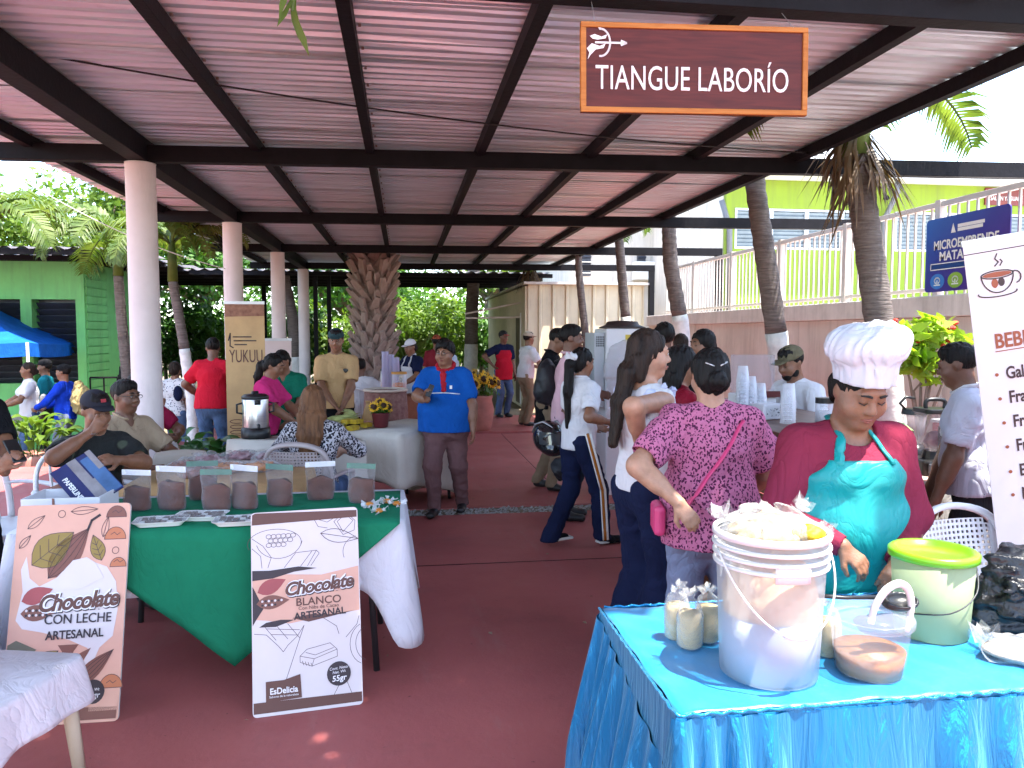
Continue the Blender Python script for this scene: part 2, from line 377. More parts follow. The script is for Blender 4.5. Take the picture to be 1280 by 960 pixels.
# gravel drain strip
M_GRAV = mat('gravel', (0.22, 0.20, 0.19), 0.9, 0.35, 30, 0.5, 60, col2=(0.42, 0.40, 0.38))
rg = np.random.RandomState(3); m = MB(); m.bb(-9.5, 5.0, 6.924, 7.196, -0.449, -0.03)
for i in range(5200):
    x = rg.uniform(-4.4, 4.9); y = rg.uniform(6.94, 7.18); r = rg.uniform(0.008, 0.021); z = rg.uniform(-0.03, -0.005)
    q = rg.uniform(0.6, 1.3, 3)
    vs = [(x + r * q[0], y, z), (x, y + r * q[1], z), (x - r * q[2], y, z), (x, y - r * q[0], z), (x + r * .2, y, z + r * q[1] * .9), (x, y + r * .1, z - r)]
    m.add(vs, [(0, 1, 4), (1, 2, 4), (2, 3, 4), (3, 0, 4)])
tag(m.build('gravel', M_GRAV), 'grey gravel strip across the red floor', kind='stuff')

# ------------------------------------------------------------------ main shed
M_BLACK = mat('black_painted_steel', (0.008, 0.007, 0.009), 0.6, 0.3, 5, 0.25, 30, spec=.15)
M_COLUMN = grime(grime(mat('pink_white_paint', (0.66, 0.58, 0.57), 0.65, 0.06, 3, 0.15, 25), .35, (4, 4, .8), .52, .8, (.3, .24, .22)), .8, (6, 6, 6), .70, .73, (.12, .10, .09), 1.5)
def zinc():
    m = bpy.data.materials.new('galvanised_sheet'); m.use_nodes = True
    nt = m.node_tree; n = nt.nodes; l = nt.links; b = n['Principled BSDF']
    b.inputs['Metallic'].default_value = 0.6; b.inputs['Roughness'].default_value = 0.42
    tc = n.new('ShaderNodeTexCoord'); mp = n.new('ShaderNodeMapping'); mp.inputs['Scale'].default_value = (0.25, 3.0, 1.0)
    nz = n.new('ShaderNodeTexNoise'); nz.inputs['Scale'].default_value = 3; nz.inputs['Detail'].default_value = 7; nz.inputs['Roughness'].default_value = 0.65
    rp = n.new('ShaderNodeValToRGB'); rp.color_ramp.elements[0].position = 0.28; rp.color_ramp.elements[1].position = 0.7
    rp.color_ramp.elements[0].color = (0.55, 0.66, 0.70, 1); rp.color_ramp.elements[1].color = (0.76, 0.89, 0.93, 1)
    l.new(tc.outputs['Object'], mp.inputs['Vector']); l.new(mp.outputs['Vector'], nz.inputs['Vector']); l.new(nz.outputs['Fac'], rp.inputs['Fac']); l.new(rp.outputs['Color'], b.inputs['Base Color'])
    r2 = n.new('ShaderNodeMapRange'); r2.inputs['To Min'].default_value = 0.3; r2.inputs['To Max'].default_value = 0.55
    l.new(nz.outputs['Fac'], r2.inputs['Value']); l.new(r2.outputs['Result'], b.inputs['Roughness'])
    grime(m, .6, (.35, 4, 1), .56, .75, (.20, .11, .085), 2.0); return m
M_ZINC = zinc()
shed = thing('market_shed', 'long open shed with black steel beams, pink columns and corrugated metal roof', 'shed', (0, 6.2, 0))
BY = [3.2, 6.62, 9.98, 13.46, 16.84]; SKEW = -.055
PX = [-2.90, -1.15, -0.25, 0.65, 1.57, 2.48, 3.36]
for y in BY[1:]:
    m = MB(); prof = [(0.132, 0.0), (0.128, 0.05), (0.118, 0.06), (0.116, 1.5), (0.114, 3.0), (0.118, 3.012)]
    m.lathe(prof, 28, (-2.07, y, 0)); m.build('column', M_COLUMN, shed, True, smooth=True)
for i, y in enumerate(BY):
    sk = 0 if i == 0 else SKEW
    x1 = {0: 5.6, 1: 7.4, 2: 5.9, 3: 5.6, 4: 5.5}[i]
    m = MB(); m.beam((-3.15, y - sk * 1.08, 3.085), (x1, y + sk * (x1 + 2.07), 3.085), 0.10, 0.13); m.build('cross_beam', M_BLACK, shed, True, bevel=0.004)
    m = MB(); yy = y + sk * (x1 + 2.0); m.beam((x1 - 0.06, yy, 1.93), (x1 - 0.06, yy, 3.018), 0.11, 0.11, up=(0, 1, 0)); m.build('post', M_BLACK, shed, True)
m = MB(); m.beam((-2.07, 3.0, 3.11), (-2.07, 17.2, 3.11), 0.14, 0.176); m.build('main_beam', M_BLACK, shed, True, bevel=0.004)
for x in PX:
    m = MB(); m.beam((x, 2.95, 3.16), (x, 17.2, 3.16), 0.065, 0.09); m.build('purlin', M_BLACK, shed, True, bevel=0.003)
def corr_profile(w, pitch, dep):
    p = []; y = 0.0
    while y < w + 1e-6:
        p += [(y, 0), (y + pitch * 0.36, 0), (y + pitch * 0.5, dep), (y + pitch * 0.86, dep)]; y += pitch
    return p
sheet_me = []
for v in range(3):
    pr = corr_profile(0.84, 0.105, 0.019); nx = 9; rs = np.random.RandomState(v)
    vs = []; fs = []
    for i in range(nx + 1):
        x = -3.22 + 6.68 * i / nx
        for (yy, zz) in pr: vs.append((x + rs.uniform(-.004, .004), yy + rs.uniform(-.002, .002), zz + rs.uniform(-.0025, .0025)))
    k = len(pr)
    for i in range(nx):
        for j in range(k - 1): fs.append((i * k + j, (i + 1) * k + j, (i + 1) * k + j + 1, i * k + j + 1))
    mm = MB(); mm.add(vs, fs); sheet_me.append(mm.mesh('roof_sheet', M_ZINC))
for i in range(18):
    o = bpy.data.objects.new('roof_sheet', sheet_me[i % 3]); o.location = (random.uniform(-.03, .03), 2.92 + i * 0.815, 3.208 + 0.004 * (i % 2)); o.rotation_euler = (0, 0, random.uniform(-.0015, .0015))
    link(o, shed, True)
M_SCREW = mat('screw_head', (.25, .2, .18), .5, .2, metal=.5)
sc_ = MB()
for x in PX + [-2.07]:
    for i in range(44): sc_.box((x + .05, 3.1 + i * .315, 3.2), (.014, .014, .012))
tag(sc_.build('screw_heads', M_SCREW, shed, True), kind='stuff')
M_JOINT = mat('dark_joint', (.06, .022, .022), .9, .2)
for x in (-2.75, 2.75): jt = MB(); jt.bb(x - .003, x + .003, -3.9, 6.9, .0005, .004); jt.build('floor_joint', M_JOINT)['kind'] = 'structure'
for y in (1.2, 5.4): jt = MB(); jt.bb(-9.4, 4.8, y - .003, y + .003, .001, .0045); jt.build('floor_joint', M_JOINT)['kind'] = 'structure'
for x in (-1.2, 1.6): jt = MB(); jt.bb(x - .003, x + .003, 7.22, 12.5, .0005, .004); jt.build('floor_joint', M_JOINT)['kind'] = 'structure'
lt = MB(); rl = random.Random(12)
for i in range(130):
    x, y = rl.uniform(-3, 3.5), rl.uniform(2.4, 12); a = rl.uniform(0, 6.3); L_ = rl.uniform(.006, .022); w_ = L_ * rl.uniform(.2, .6); c_, s_ = math.cos(a), math.sin(a)
    lt.add([(x + c_ * L_, y + s_ * L_, .006), (x - s_ * w_, y + c_ * w_, .012), (x - c_ * L_, y - s_ * L_, .006), (x + s_ * w_, y - c_ * w_, .007)], [(0, 1, 2, 3)])
tag(lt.build('litter', mat('dry_litter', (.38, .30, .22), .9, .5, 3, col2=(.15, .09, .05))), 'scraps of dry leaf and paper strewn on the red floor', kind='stuff')
# cables
M_CABLE = mat('black_cable', (0.012, 0.012, 0.014), 0.5, 0)
def cable(name, label, a, b, sag, r, material, n=20):
    a = Vector(a); b = Vector(b); m = MB()
    m.tube([a.lerp(b, i / n) - Vector((0, 0, sag * 4 * (i / n) * (1 - i / n))) for i in range(n + 1)], r, 6)
    return tag(m.build(name, material, smooth=True), label, 'cable')
cable('power_cable', 'thin black cable slung under the shed roof', atY(-60, 48, 4.7), atY(1030, 192, 6.1), 0.10, 0.006, M_CABLE)
cable('string_line', 'pale string sagging between the columns', atY(-40, 180, 9.0), atY(282, 336, 9.4), 0.16, 0.006, mat('pale_string', (0.6, 0.58, 0.5), 0.8, 0))

# ------------------------------------------------------------------ second shed and green building
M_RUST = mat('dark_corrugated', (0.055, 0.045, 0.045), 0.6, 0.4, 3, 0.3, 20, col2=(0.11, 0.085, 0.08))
s2 = thing('far_shed', 'low dark shed with corrugated roof behind the pink columns', 'shed', (-4, 20, 0))
def corr_sheet(x0, x1, y0, y1, z0, z1, pitch, dep):
    n = int((x1 - x0) / pitch) * 4; m = MB()
    m.grid(lambda u, v: (x0 + (x1 - x0) * u, y0 + (y1 - y0) * v, z0 + (z1 - z0) * v + dep * math.sin(2 * math.pi * (x1 - x0) * u / pitch)), n, 4); return m
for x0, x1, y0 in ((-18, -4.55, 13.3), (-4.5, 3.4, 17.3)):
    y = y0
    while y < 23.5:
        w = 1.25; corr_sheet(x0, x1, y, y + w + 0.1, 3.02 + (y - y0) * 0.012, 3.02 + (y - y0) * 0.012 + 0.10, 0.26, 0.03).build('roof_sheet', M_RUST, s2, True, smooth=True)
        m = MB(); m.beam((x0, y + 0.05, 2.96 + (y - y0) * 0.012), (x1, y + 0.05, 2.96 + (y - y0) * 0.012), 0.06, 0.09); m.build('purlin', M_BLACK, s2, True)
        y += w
for x in (-1.95, -1.65, -6.0, 3.2):
    m = MB(); m.beam((x, 18.0, -.46), (x, 18.0, 3.0), 0.09, 0.09, up=(0, 1, 0)); m.build('post', M_BLACK, s2, True)
for x in (-17, -12, -4.0, 3.0):
    m = MB(); m.beam((x, 23.4, -0.46), (x, 23.4, 3.05), 0.12, 0.12, up=(0, 1, 0)); m.build('post', M_BLACK, s2, True)
M_GREEN = grime(mat('green_paint', (0.20, 0.60, 0.19), 0.7, 0.10, 1.6, 0.2, 14), .4, (4, 4, .35), .48, .78)
M_LOUV = mat('dark_louvre', (0.045, 0.05, 0.07), 0.35, 0.2, 4)
gb = thing('green_kiosk', 'bright green kiosk building with dark louvred openings under a dark roof', 'building', (-7.5, 15, 0))
XR = atY(108, 450, 15).x
m = MB(); m.bb(-16, XR, 15.0, 19, -0.46, 0.75); m.bb(-16, XR, 15.0, 19, 2.27, 2.95)
for x0, x1 in ((-16, -10.3), (atY(28, 450, 15).x, atY(42, 450, 15).x), (atY(97, 450, 15).x, XR)): m.bb(x0, x1, 15.0, 19, 0.75, 2.27)
m.bb(-10.3, XR - .05, 15.5, 18.9, 0.75, 2.27)
m.build('wall', M_GREEN, gb, True)
for x0, x1 in ((-10.3, atY(28, 450, 15).x), (atY(42, 450, 15).x, atY(97, 450, 15).x)):
    z = 0.78
    f = MB(); f.bb(x0, x1, 15.3, 15.32, 0.75, 2.27); lp = f.build('louvre_panel', M_LOUV, gb, True)
    while z < 2.25:
        m = MB(); m.box(((x0 + x1) / 2, 15.2, z), (x1 - x0 - .04, 0.16, 0.012), (R(-38), 0, 0)); m.build('slat', M_LOUV, lp, True); z += 0.115
# side boards of the green building corner
for k in range(18):
    m = MB(); m.box((XR + 0.012, 15.55, 0.1 + k * 0.155), (0.022, 1.0, 0.14), (0, R(6), 0)); m.build('siding_board', M_GREEN, gb, True)

# ------------------------------------------------------------------ right retaining wall, terrace, fence
M_WALL = grime(mat('weathered_plaster', (0.52, 0.44, 0.38), 0.85, 0.15, 1.3, 0.3, 12, col2=(0.64, 0.56, 0.50)), .4, (4, 4, .35), .48, .78)
M_COPE = grime(mat('coping_paint', (0.60, 0.54, 0.50), 0.75, 0.15, 2.5, 0.3, 20), .4, (4, 4, .35), .48, .78)
m = MB(); m.bb(5.0, 30, -3, 14.9, -0.3, 1.93); tag(m.build('terrace', M_COPE), 'raised terrace behind the retaining wall', kind='structure')
rw = thing('retaining_wall', 'pinkish weathered plaster retaining wall with coping beside the palms', 'wall', (5, 8, 0))
m = MB(); m.bb(4.90, 4.998, -2.9, 14.9, -0.02, 1.80); m.build('wall_face', M_WALL, rw, True)
m = MB(); m.bb(4.84, 5.16, -2.9, 14.9, 1.803, 2.0); m.build('coping', M_COPE, rw, True, bevel=0.01)
m = MB(); m.bb(4.90, 5.1, 14.92, 19.5, -0.02, 1.55); m.build('wall_extension', M_WALL, rw, True)
for y in (0.0, 3.0, 6.4, 9.4, 12.4):
    m = MB(); m.bb(4.865, 4.897, y, y + 0.28, -0.02, 1.80); m.build('pilaster', M_WALL, rw, True)
M_FENCE = mat('cream_fence_paint', (0.56, 0.49, 0.44), 0.5, 0.08, 5)
fe = thing('terrace_fence', 'cream metal baluster fence along the top of the retaining wall', 'fence', (5.02, 9, 2.0))
for (z, w) in ((2.86, 0.05), (2.07, 0.035)):
    m = MB(); m.beam((5.02, 3.5, z), (5.02, 14.3, z), 0.05, w); m.build('rail', M_FENCE, fe, True, bevel=0.004)
bal = MB(); bal.bb(-0.009, 0.009, -0.009, 0.009, 2.0, 2.84); bme = bal.mesh('baluster', M_FENCE)
y = 3.6; k = 0
while y < 14.3:
    if k % 13 == 0: q = MB(); q.bb(4.985, 5.055, y - .035, y + .035, 2.0, 2.9); q.build('fence_post', M_FENCE, fe, True)
    else: o = bpy.data.objects.new('baluster', bme); o.location = (5.02, y, 0); link(o, fe, True)
    y += 0.118; k += 1
# lime-green building on the terrace
M_LIME = grime(mat('lime_paint', (0.21, 0.30, 0.022), 0.75, 0.06, 1.5, 0.15, 12), .4, (4, 4, .35), .48, .78)
M_WHITE = mat('white_paint', (0.78, 0.77, 0.75), 0.6, 0.05, 3)
M_ALU = mat('aluminium_frame', (0.55, 0.57, 0.58), 0.35, 0.05, metal=0.6)
M_GLASSL = mat('louvre_glass', (0.26, 0.32, 0.36), 0.12, 0.15, 3, coat=0.5)
M_PIPE = mat('grey_pipe', (0.16, 0.16, 0.17), 0.5, 0.1)
LY = 16.0; LX0 = atY(908, 250, LY).x
lb = thing('lime_building', 'lime green hall with white fascia and wide louvre windows on the terrace', 'building', (9, LY, 1.93))
zt = atY(1000, 262, LY).z; zb = atY(1000, 312, LY).z; zc = atY(1000, 226, LY).z
m = MB(); m.bb(LX0, 24, LY, 17.4, 1.90, zb); m.bb(LX0, 24, LY, 17.4, zt, zc)
wins = [(atY(918, 300, LY).x, atY(1095, 300, LY).x), (atY(1118, 300, LY).x, atY(1300, 300, LY).x)]
cur = LX0
for a, b in wins: m.bb(cur, a, LY, 17.4, zb, zt); cur = b
m.bb(cur, 24, LY, 17.4, zb, zt); m.build('wall', M_LIME, lb, True)
m = MB(); m.bb(LX0 - .03, LX0 - .003, LY + .12, 23.9, 1.90, zc - .004); m.build('side_wall', mat('cream_house_paint', (0.66, 0.60, 0.53), 0.8, 0.08, 1.2, 0.15, 10), lb, True)
m = MB(); m.bb(LX0 - .25, 24.3, LY - .55, 24.3, zc + .002, zc + .26); m.build('fascia', M_WHITE, lb, True, bevel=0.01)
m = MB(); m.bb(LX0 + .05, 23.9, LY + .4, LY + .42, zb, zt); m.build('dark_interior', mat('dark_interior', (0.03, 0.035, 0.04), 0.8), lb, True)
for a, b in wins:
    n = max(2, round((b - a) / 0.95)); w = (b - a) / n
    for i in range(n):
        m = MB(); x0 = a + i * w + .003; x1 = x0 + w - .006
        m.bb(x0, x0 + .045, LY - .01, LY + .07, zb, zt); m.bb(x1 - .045, x1, LY - .01, LY + .07, zb, zt); m.bb(x0, x1, LY - .008, LY + .068, zb - .002, zb + .045); m.bb(x0, x1, LY - .008, LY + .068, zt - .045, zt + .002)
        fr = m.build('window_frame', M_ALU, lb, True)
        z = zb + 0.09
        while z < zt - .05:
            q = MB(); q.box(((x0 + x1) / 2, LY + .04, z), (w - .10, 0.09, 0.008), (R(-52), 0, 0)); q.build('glass_slat', M_GLASSL, fr, True); z += 0.085
m = MB(); m.tube([atY(1122, 228, LY - .4), atY(1122, 240, LY - .35), atY(1105, 275, LY - .08), atY(1105, 395, LY - .08)], 0.06, 10); m.build('downpipe', M_PIPE, lb, True, smooth=True)
m = MB(); m.tube([atY(902, 250, LY - .06), atY(912, 285, LY - .06), atY(912, 395, LY - .06)], 0.06, 10); m.build('downpipe', M_PIPE, lb, True, smooth=True)
m = MB(); p = atY(1108, 250, LY - .1); m.lathe([(0.05, 0), (0.07, .04), (.03, .1)], 10, p); m.build('wall_lamp', M_BLACK, lb, True)
M_MAROON = mat('maroon_sign', (0.16, 0.025, 0.02), 0.4, 0.15, 6)
p0 = atY(1231, 256, LY - .03); p1 = atY(1279, 236, LY - .03)
ss = thing('room_sign', 'small maroon sign reading SALÓN YAGUARE on the lime wall', 'sign', p0)
m = MB(); m.bb(p0.x, p1.x + .1, LY - .04, LY - .004, p0.z, p1.z); m.build('sign_board', M_MAROON, ss, True)
bd = Board(ss, (p0.x, LY - .04, p0.z), (1, 0, 0), (0, 0, 1), 0.003); W = p1.x + .1 - p0.x; H = p1.z - p0.z
bd.text('SALÓN YAGUARE', W / 2, H * .38, 0.135, M_WHITE, sx=(W * .94) / 1.32)
# pale two-storey house behind
M_CREAM = grime(mat('cream_house_paint', (0.66, 0.60, 0.53), 0.8, 0.08, 1.2, 0.15, 10), .4, (4, 4, .35), .48, .78)
hb = thing('pale_house', 'pale pink two storey house with dark louvred windows behind the shed', 'building', (6, 21, 0))
hx0 = atY(715, 330, 21).x; hx1 = 11.0
m = MB(); m.bb(hx0, hx1, 21, 27, -0.02, 5.2); m.build('wall', M_CREAM, hb, True)
m = MB(); m.bb(hx0 - .3, hx1 + .3, 20.5, 27.3, 5.2, 5.38); m.build('roof', M_COPE, hb, True)
for (x0, x1, y0, y1) in ((724, 738, 282, 345), (852, 878, 262, 332), (796, 806, 318, 345)):
    a = atY(x0, y1, 20.98); b = atY(x1, y0, 20.98)
    m = MB(); m.bb(a.x, b.x, 20.9, 20.995, a.z, b.z); w = m.build('window', M_LOUV, hb, True)
    z = a.z + .05
    while z < b.z: q = MB(); q.box(((a.x + b.x) / 2, 20.87, z), (b.x - a.x, .10, .015), (R(-35), 0, 0)); q.build('slat', M_LOUV, w, True); z += .15
a = atY(792, 350, 20.8); m = MB(); m.bb(a.x, a.x + .55, 20.6, 20.99, a.z, a.z + .5); m.build('air_conditioner', M_WHITE, hb, True, bevel=.02)
# cream tin shed
M_TIN = grime(mat('cream_corrugated', (0.66, 0.56, 0.40), 0.5, 0.10, 2, 0.05, 20), .4, (4, 4, .35), .48, .78)
tb = thing('tin_hut', 'cream hut clad in vertical corrugated sheet behind the standing men', 'building', (3.8, 16, 0))
tx0 = atY(660, 400, 16.6).x; tx1 = atY(805, 400, 16.6).x; tz = atY(700, 356, 16.6).z
m = MB(); m.bb(tx0, tx1, 16.6, 24, -0.02, tz - .02); m.build('core', M_TIN, tb, True)
x = tx0; k = 0
while x < tx1 - .05:   # vertical cladding panels with ribs
    w = min(0.30, tx1 - x); q = MB()
    q.add([(x, 16.595, -.02), (x + w * .72, 16.595, -.02), (x + w * .80, 16.555, -.02), (x + w * .94, 16.555, -.02), (x + w, 16.595, -.02)] +
          [(x, 16.595, tz), (x + w * .72, 16.595, tz), (x + w * .80, 16.555, tz), (x + w * .94, 16.555, tz), (x + w, 16.595, tz)],
          [(i, i + 1, i + 6, i + 5) for i in range(4)]); q.build('cladding_sheet', M_TIN, tb, True); x += w
m = MB(); m.bb(tx0 - .12, tx1 + .1, 16.4, 24.2, tz, tz + .05); m.build('roof', M_COPE, tb, True)
m = MB(); m.bb(tx0 - .06, tx0 - .004, 16.62, 23.9, -0.02, tz - .03); m.build('side_wall', mat('yellow_plaster', (0.60, 0.52, 0.36), 0.85, .1, 2, .2, 12), tb, True)
ya = tx0 / (atY(657, 440, 10).x / 10); yb = tx0 / (atY(645, 440, 10).x / 10)
m = MB(); m.bb(tx0 - .075, tx0 - .055, ya + .3, ya + 1.0, 0.06, 2.05); dr = m.build('door', mat('brown_door', (.10, .06, .035), .6, .2, 4), tb, True)
q = MB(); q.bb(tx0 - .085, tx0 - .062, ya + .22, ya + .30, 0.05, 2.12); q.build('door_frame', M_WHITE, dr, True)
m = MB(); a = (tx0 - .1, 17.6, 2.3)
m.tube([(tx0 - .07, 17.2, 2.35), (tx0 - 1.3, 17.4, 2.10), (tx0 - 1.3, 17.4, 2.0), (tx0 - .07, 17.2, 2.02)], 0.022, 6); m.build('awning_bracket', M_FENCE, tb, True)

# ------------------------------------------------------------------ vegetation
def leaves_mesh(name, clumps, n, size, material, seed=0, flat=0.55, lo=0.35):
    rs = np.random.RandomState(seed); cl = np.array([(c[0], c[1], c[2]) for c in clumps]); rd = np.array([c[3:6] if len(c) >= 6 else (c[3],) * 3 for c in clumps])
    wgt = (rd.prod(1)) ** 0.67; wgt = wgt / wgt.sum(); idx = rs.choice(len(cl), n, p=wgt)
    d = rs.normal(size=(n, 3)); d /= np.linalg.norm(d, axis=1)[:, None]
    r = lo + (1 - lo) * rs.rand(n) ** 0.6
    bump = 1 + 0.22 * np.sin(d[:, 0] * 7 + idx) * np.sin(d[:, 1] * 6 + 2 * idx) + 0.15 * np.sin(d[:, 2] * 9 + idx * 3)
    p = cl[idx] + d * rd[idx] * (r * bump)[:, None]
    nrm = d * 0.6 + rs.normal(size=(n, 3)) * 0.7; nrm[:, 2] += flat; nrm /= np.linalg.norm(nrm, axis=1)[:, None]
    t = np.cross(nrm, rs.normal(size=(n, 3))); t /= np.linalg.norm(t, axis=1)[:, None]; b = np.cross(nrm, t)
    s = size * rs.uniform(0.6, 1.3, n)[:, None]
    v = np.stack([p - t * s, p + b * s * 0.42, p + t * s, p - b * s * 0.42], 1).reshape(-1, 3)
    return npmesh(name, v, np.arange(4 * n).reshape(n, 4), material, smooth=False)
M_BARK = mat('bark', (0.16, 0.12, 0.09), 0.9, 0.3, 5, 0.8, 25, col2=(0.28, 0.23, 0.18))
L_MID = leafmat('leaf_mid', (0.035, 0.10, 0.015), (0.10, 0.22, 0.03))
L_LIGHT = leafmat('leaf_light', (0.065, 0.13, 0.014), (0.17, 0.25, 0.034), 0.42)
L_DARK = leafmat('leaf_dark', (0.018, 0.06, 0.015), (0.05, 0.13, 0.025))
L_PALM = leafmat('leaf_palm', (0.06, 0.11, 0.016), (0.16, 0.20, 0.04), 0.35)
L_DRY = leafmat('leaf_dry', (0.06, 0.035, 0.02), (0.19, 0.115, 0.06), 0.15)
def tree(label, base, clumps, n, size, lm, trunk_r=0.14, seed=0, name='tree', cat='tree', group=None, limbs=True):
    t = thing(name, label, cat, base, 0, group); b = Vector(base)
    rs = random.Random(seed); m = MB()
    top = sum((Vector(c[:3]) for c in clumps), Vector()) / len(clumps)
    fork = b.lerp(Vector((b.x + (top.x - b.x) * .3, b.y + (top.y - b.y) * .3, max(b.z + .3, top.z * .55))), 1)
    m.tube([b, b.lerp(fork, .5) + Vector((rs.uniform(-.06, .06), 0, 0)), fork], [trunk_r * 1.3, trunk_r, trunk_r * .8], 10)
    if limbs:
        for c in clumps: 
            e = Vector(c[:3]); mid = fork.lerp(e, .5) + Vector((rs.uniform(-.2, .2), rs.uniform(-.2, .2), rs.uniform(0, .25)))
            m.tube([fork, mid, e], [trunk_r * .55, trunk_r * .35, trunk_r * .12], 6)
    m.build('trunk', M_BARK, t, True, smooth=True)
    obj('crown', leaves_mesh('crown', clumps, n, size, lm, seed), t, True)
    return t
def blob(c, r, k, seed, sq=0.75):
    rs = random.Random(seed); out = [(c[0], c[1], c[2], r * .75, r * .75, r * .75 * sq)]
    for i in range(k):
        a = rs.uniform(0, 6.28); h = rs.uniform(-.5, .8); q = rs.uniform(.45, .85) * r
        out.append((c[0] + math.cos(a) * q, c[1] + math.sin(a) * q, c[2] + h * r * sq, r * rs.uniform(.3, .5), r * rs.uniform(.3, .5), r * rs.uniform(.25, .42)))
    return out
# big trees far beyond, one label each
far = [((-15.5, 26), 5.6, 3.2, 'tall airy tree above the kiosk roof with pale green leaves', L_LIGHT, 7000, .15),
       ((-11.0, 28), 5.2, 3.2, 'broad bright green tree rising behind the green kiosk', L_LIGHT, 8000, .14),
       ((-19, 31), 5.2, 4.2, 'wide dark green tree at the edge of the garden beyond the kiosk', L_MID, 7000, .18),
       ((-7.0, 30), 4.3, 3.4, 'rounded dark tree behind the two palms by the columns', L_MID, 8000, .15),
       ((-2.0, 31), 4.2, 3.6, 'dense mid green tree behind the thick date palm', L_MID, 8000, .16),
       ((3.2, 30), 4.6, 3.2, 'bright tree showing over the roof of the cream hut', L_LIGHT, 7000, .15)]
for i, ((x, y), z, r, lab, lm, n, s) in enumerate(far):
    tree(lab, (x, y, -.02 if x > -3.3 else -.46), blob((x, y, z), r, 9, i + 3), n, s, lm, 0.2, i, group='trees beyond the sheds')
# shrubs seen below the far roof
sh = [(-7.2, 24.6, 1.5, 1.7, L_DARK, 'dark leafy shrub beside the siding of the green kiosk'), (-5.4, 25, 1.4, 1.6, L_MID, 'bushy shrub behind the whitewashed palm stem'), (-3.6, 25.5, 1.5, 1.7, L_DARK, 'dark dense shrub behind the kraft coloured banner'),
      (-2.0, 25, 1.2, 1.5, L_LIGHT, 'yellow green shrub behind the twin black posts'), (-0.4, 26, 1.5, 1.8, L_LIGHT, 'sunlit yellow green shrub behind the date palm stem'), (1.2, 25.5, 1.4, 1.7, L_LIGHT, 'bright sunlit shrub beyond the sunflower pot'),
      (2.6, 26, 1.4, 1.6, L_MID, 'mid green shrub next to the plaster side of the hut'), (0.5, 28, 2.2, 1.8, L_MID, 'taller shrub standing behind the sunlit ones'), (-9, 27, 1.6, 1.8, L_MID, 'shrub standing behind the green kiosk roof')]
for i, (x, y, z, r, lm, lab) in enumerate(sh):
    tree(lab, (x, y, -.02 if x > -3.3 else -.46), blob((x, y, z), r, 8, i + 40, .9), 4500, .10, lm, .06, i, 'shrub', 'shrub', 'shrubs beyond the far shed')
m = leaves_mesh('hedge', [(x, 33 + (x % 3), 1.6, 2.6, 1.6, 2.6) for x in range(-26, 16, 3)], 16000, .18, L_MID, 77)
tag(obj('far_foliage', m), 'far mass of green foliage closing the garden', 'foliage', kind='stuff')
# shade trees standing behind and beside the photographer
tree('broad shade tree by the shed entrance', (-3.6, -1.6, 0), [(-1.6, 1.2, 5.4, 1.9, 1.7, .8), (-.2, 2.3, 5.3, 1.8, 1.5, .7), (-2.6, 2.8, 5.6, 1.8, 1.6, .8), (.3, .5, 5.6, 1.3, 1.3, .7), (-3.6, -.6, 5.6, 1.6, 1.6, .8), (-.9, -.9, 5.9, 1.5, 1.4, .8), (1.2, 2.6, 5.4, 1.3, 1.1, .6), (2.4, 2.1, 5.5, .9, .6, .5), (1.75, 1.8, 5.3, .6, .45, .4), (-.6, 1.6, 6.2, 2.0, 1.7, .7)], 22000, .13, L_MID, .2, 91)

def frond_mesh(name, L, droop, nl, leaf, material, seed, w=0.022, hang=0.35, rach=True):
    rs = random.Random(seed); m = MB(); pts = []
    for i in range(13):
        t = i / 12; a = R(62) - R(droop) * t ** 1.2; 
        if i == 0: p = Vector((0, 0, 0))
        else: p = p + Vector((math.cos(a), 0, math.sin(a))) * (L / 12)
        pts.append(p)
    m.tube(pts, [0.022 * (1 - .85 * i / 12) + .003 for i in range(13)], 5)
    for k in range(nl):
        t = 0.12 + 0.87 * k / (nl - 1); f = t * 12; i = min(11, int(f)); p = pts[i].lerp(pts[i + 1], f - i); d = (pts[i + 1] - pts[i]).normalized()
        ll = leaf * (math.sin(math.pi * min(1, (t * .85 + .12))) ** .6) * rs.uniform(.85, 1.1)
        for s in (-1, 1):
            u = (Vector((0, s, 0)) * .85 + d * .65 + Vector((0, 0, .25 + rs.uniform(-.15, .25)))).normalized()
            q1 = p + u * ll * .5; q2 = p + u * ll * .95 + Vector((0, 0, -ll * hang * rs.uniform(.7, 1.4)))
            e = d * w
            m.add([p - e * .5, q1 - e, q2, q1 + e, p + e * .5], [(0, 1, 3, 4), (1, 2, 3)])
    return m.mesh(name, material)
FR = [frond_mesh('frond', 1.7, 120, 46, .50, L_PALM, i, hang=.45) for i in range(3)]
def dry_mesh(seed, L):
    rs = random.Random(seed); m = MB()
    for k in range(16):
        a = rs.uniform(-.7, .7); d = Vector((math.cos(a) * rs.uniform(.15, .6), math.sin(a) * .5, -1)).normalized(); l = L * rs.uniform(.5, 1); s_ = Vector((-math.sin(a), math.cos(a), 0)) * rs.uniform(.006, .014); o_ = Vector((rs.uniform(.05, .11), rs.uniform(-.06, .06), rs.uniform(-.05, .12))); q = o_ + d * l * .5 + Vector((.04, 0, 0)); e_ = o_ + d * l
        m.add([o_ - s_, q - s_ * 1.2, e_, q + s_ * 1.2, o_ + s_], [(0, 1, 3, 4), (1, 2, 3)])
    return m.mesh('dry_frond', L_DRY)
FRD = [dry_mesh(1, .85), dry_mesh(2, .65), dry_mesh(3, .75)]
M_RING = grime(mat('ringed_palm_bark', (.085, .066, .058), .9, 0, 3, 1.0, 3.2, col2=(.20, .165, .15), stretch=(2.2, 2.2, 20), detail=7), .6, (5, 5, 5), .52, .68, (.05, .04, .035), 1.2)
M_LIMEW = mat('whitewash', (0.68, 0.66, 0.63), .9, .18, 9, .9, 22)
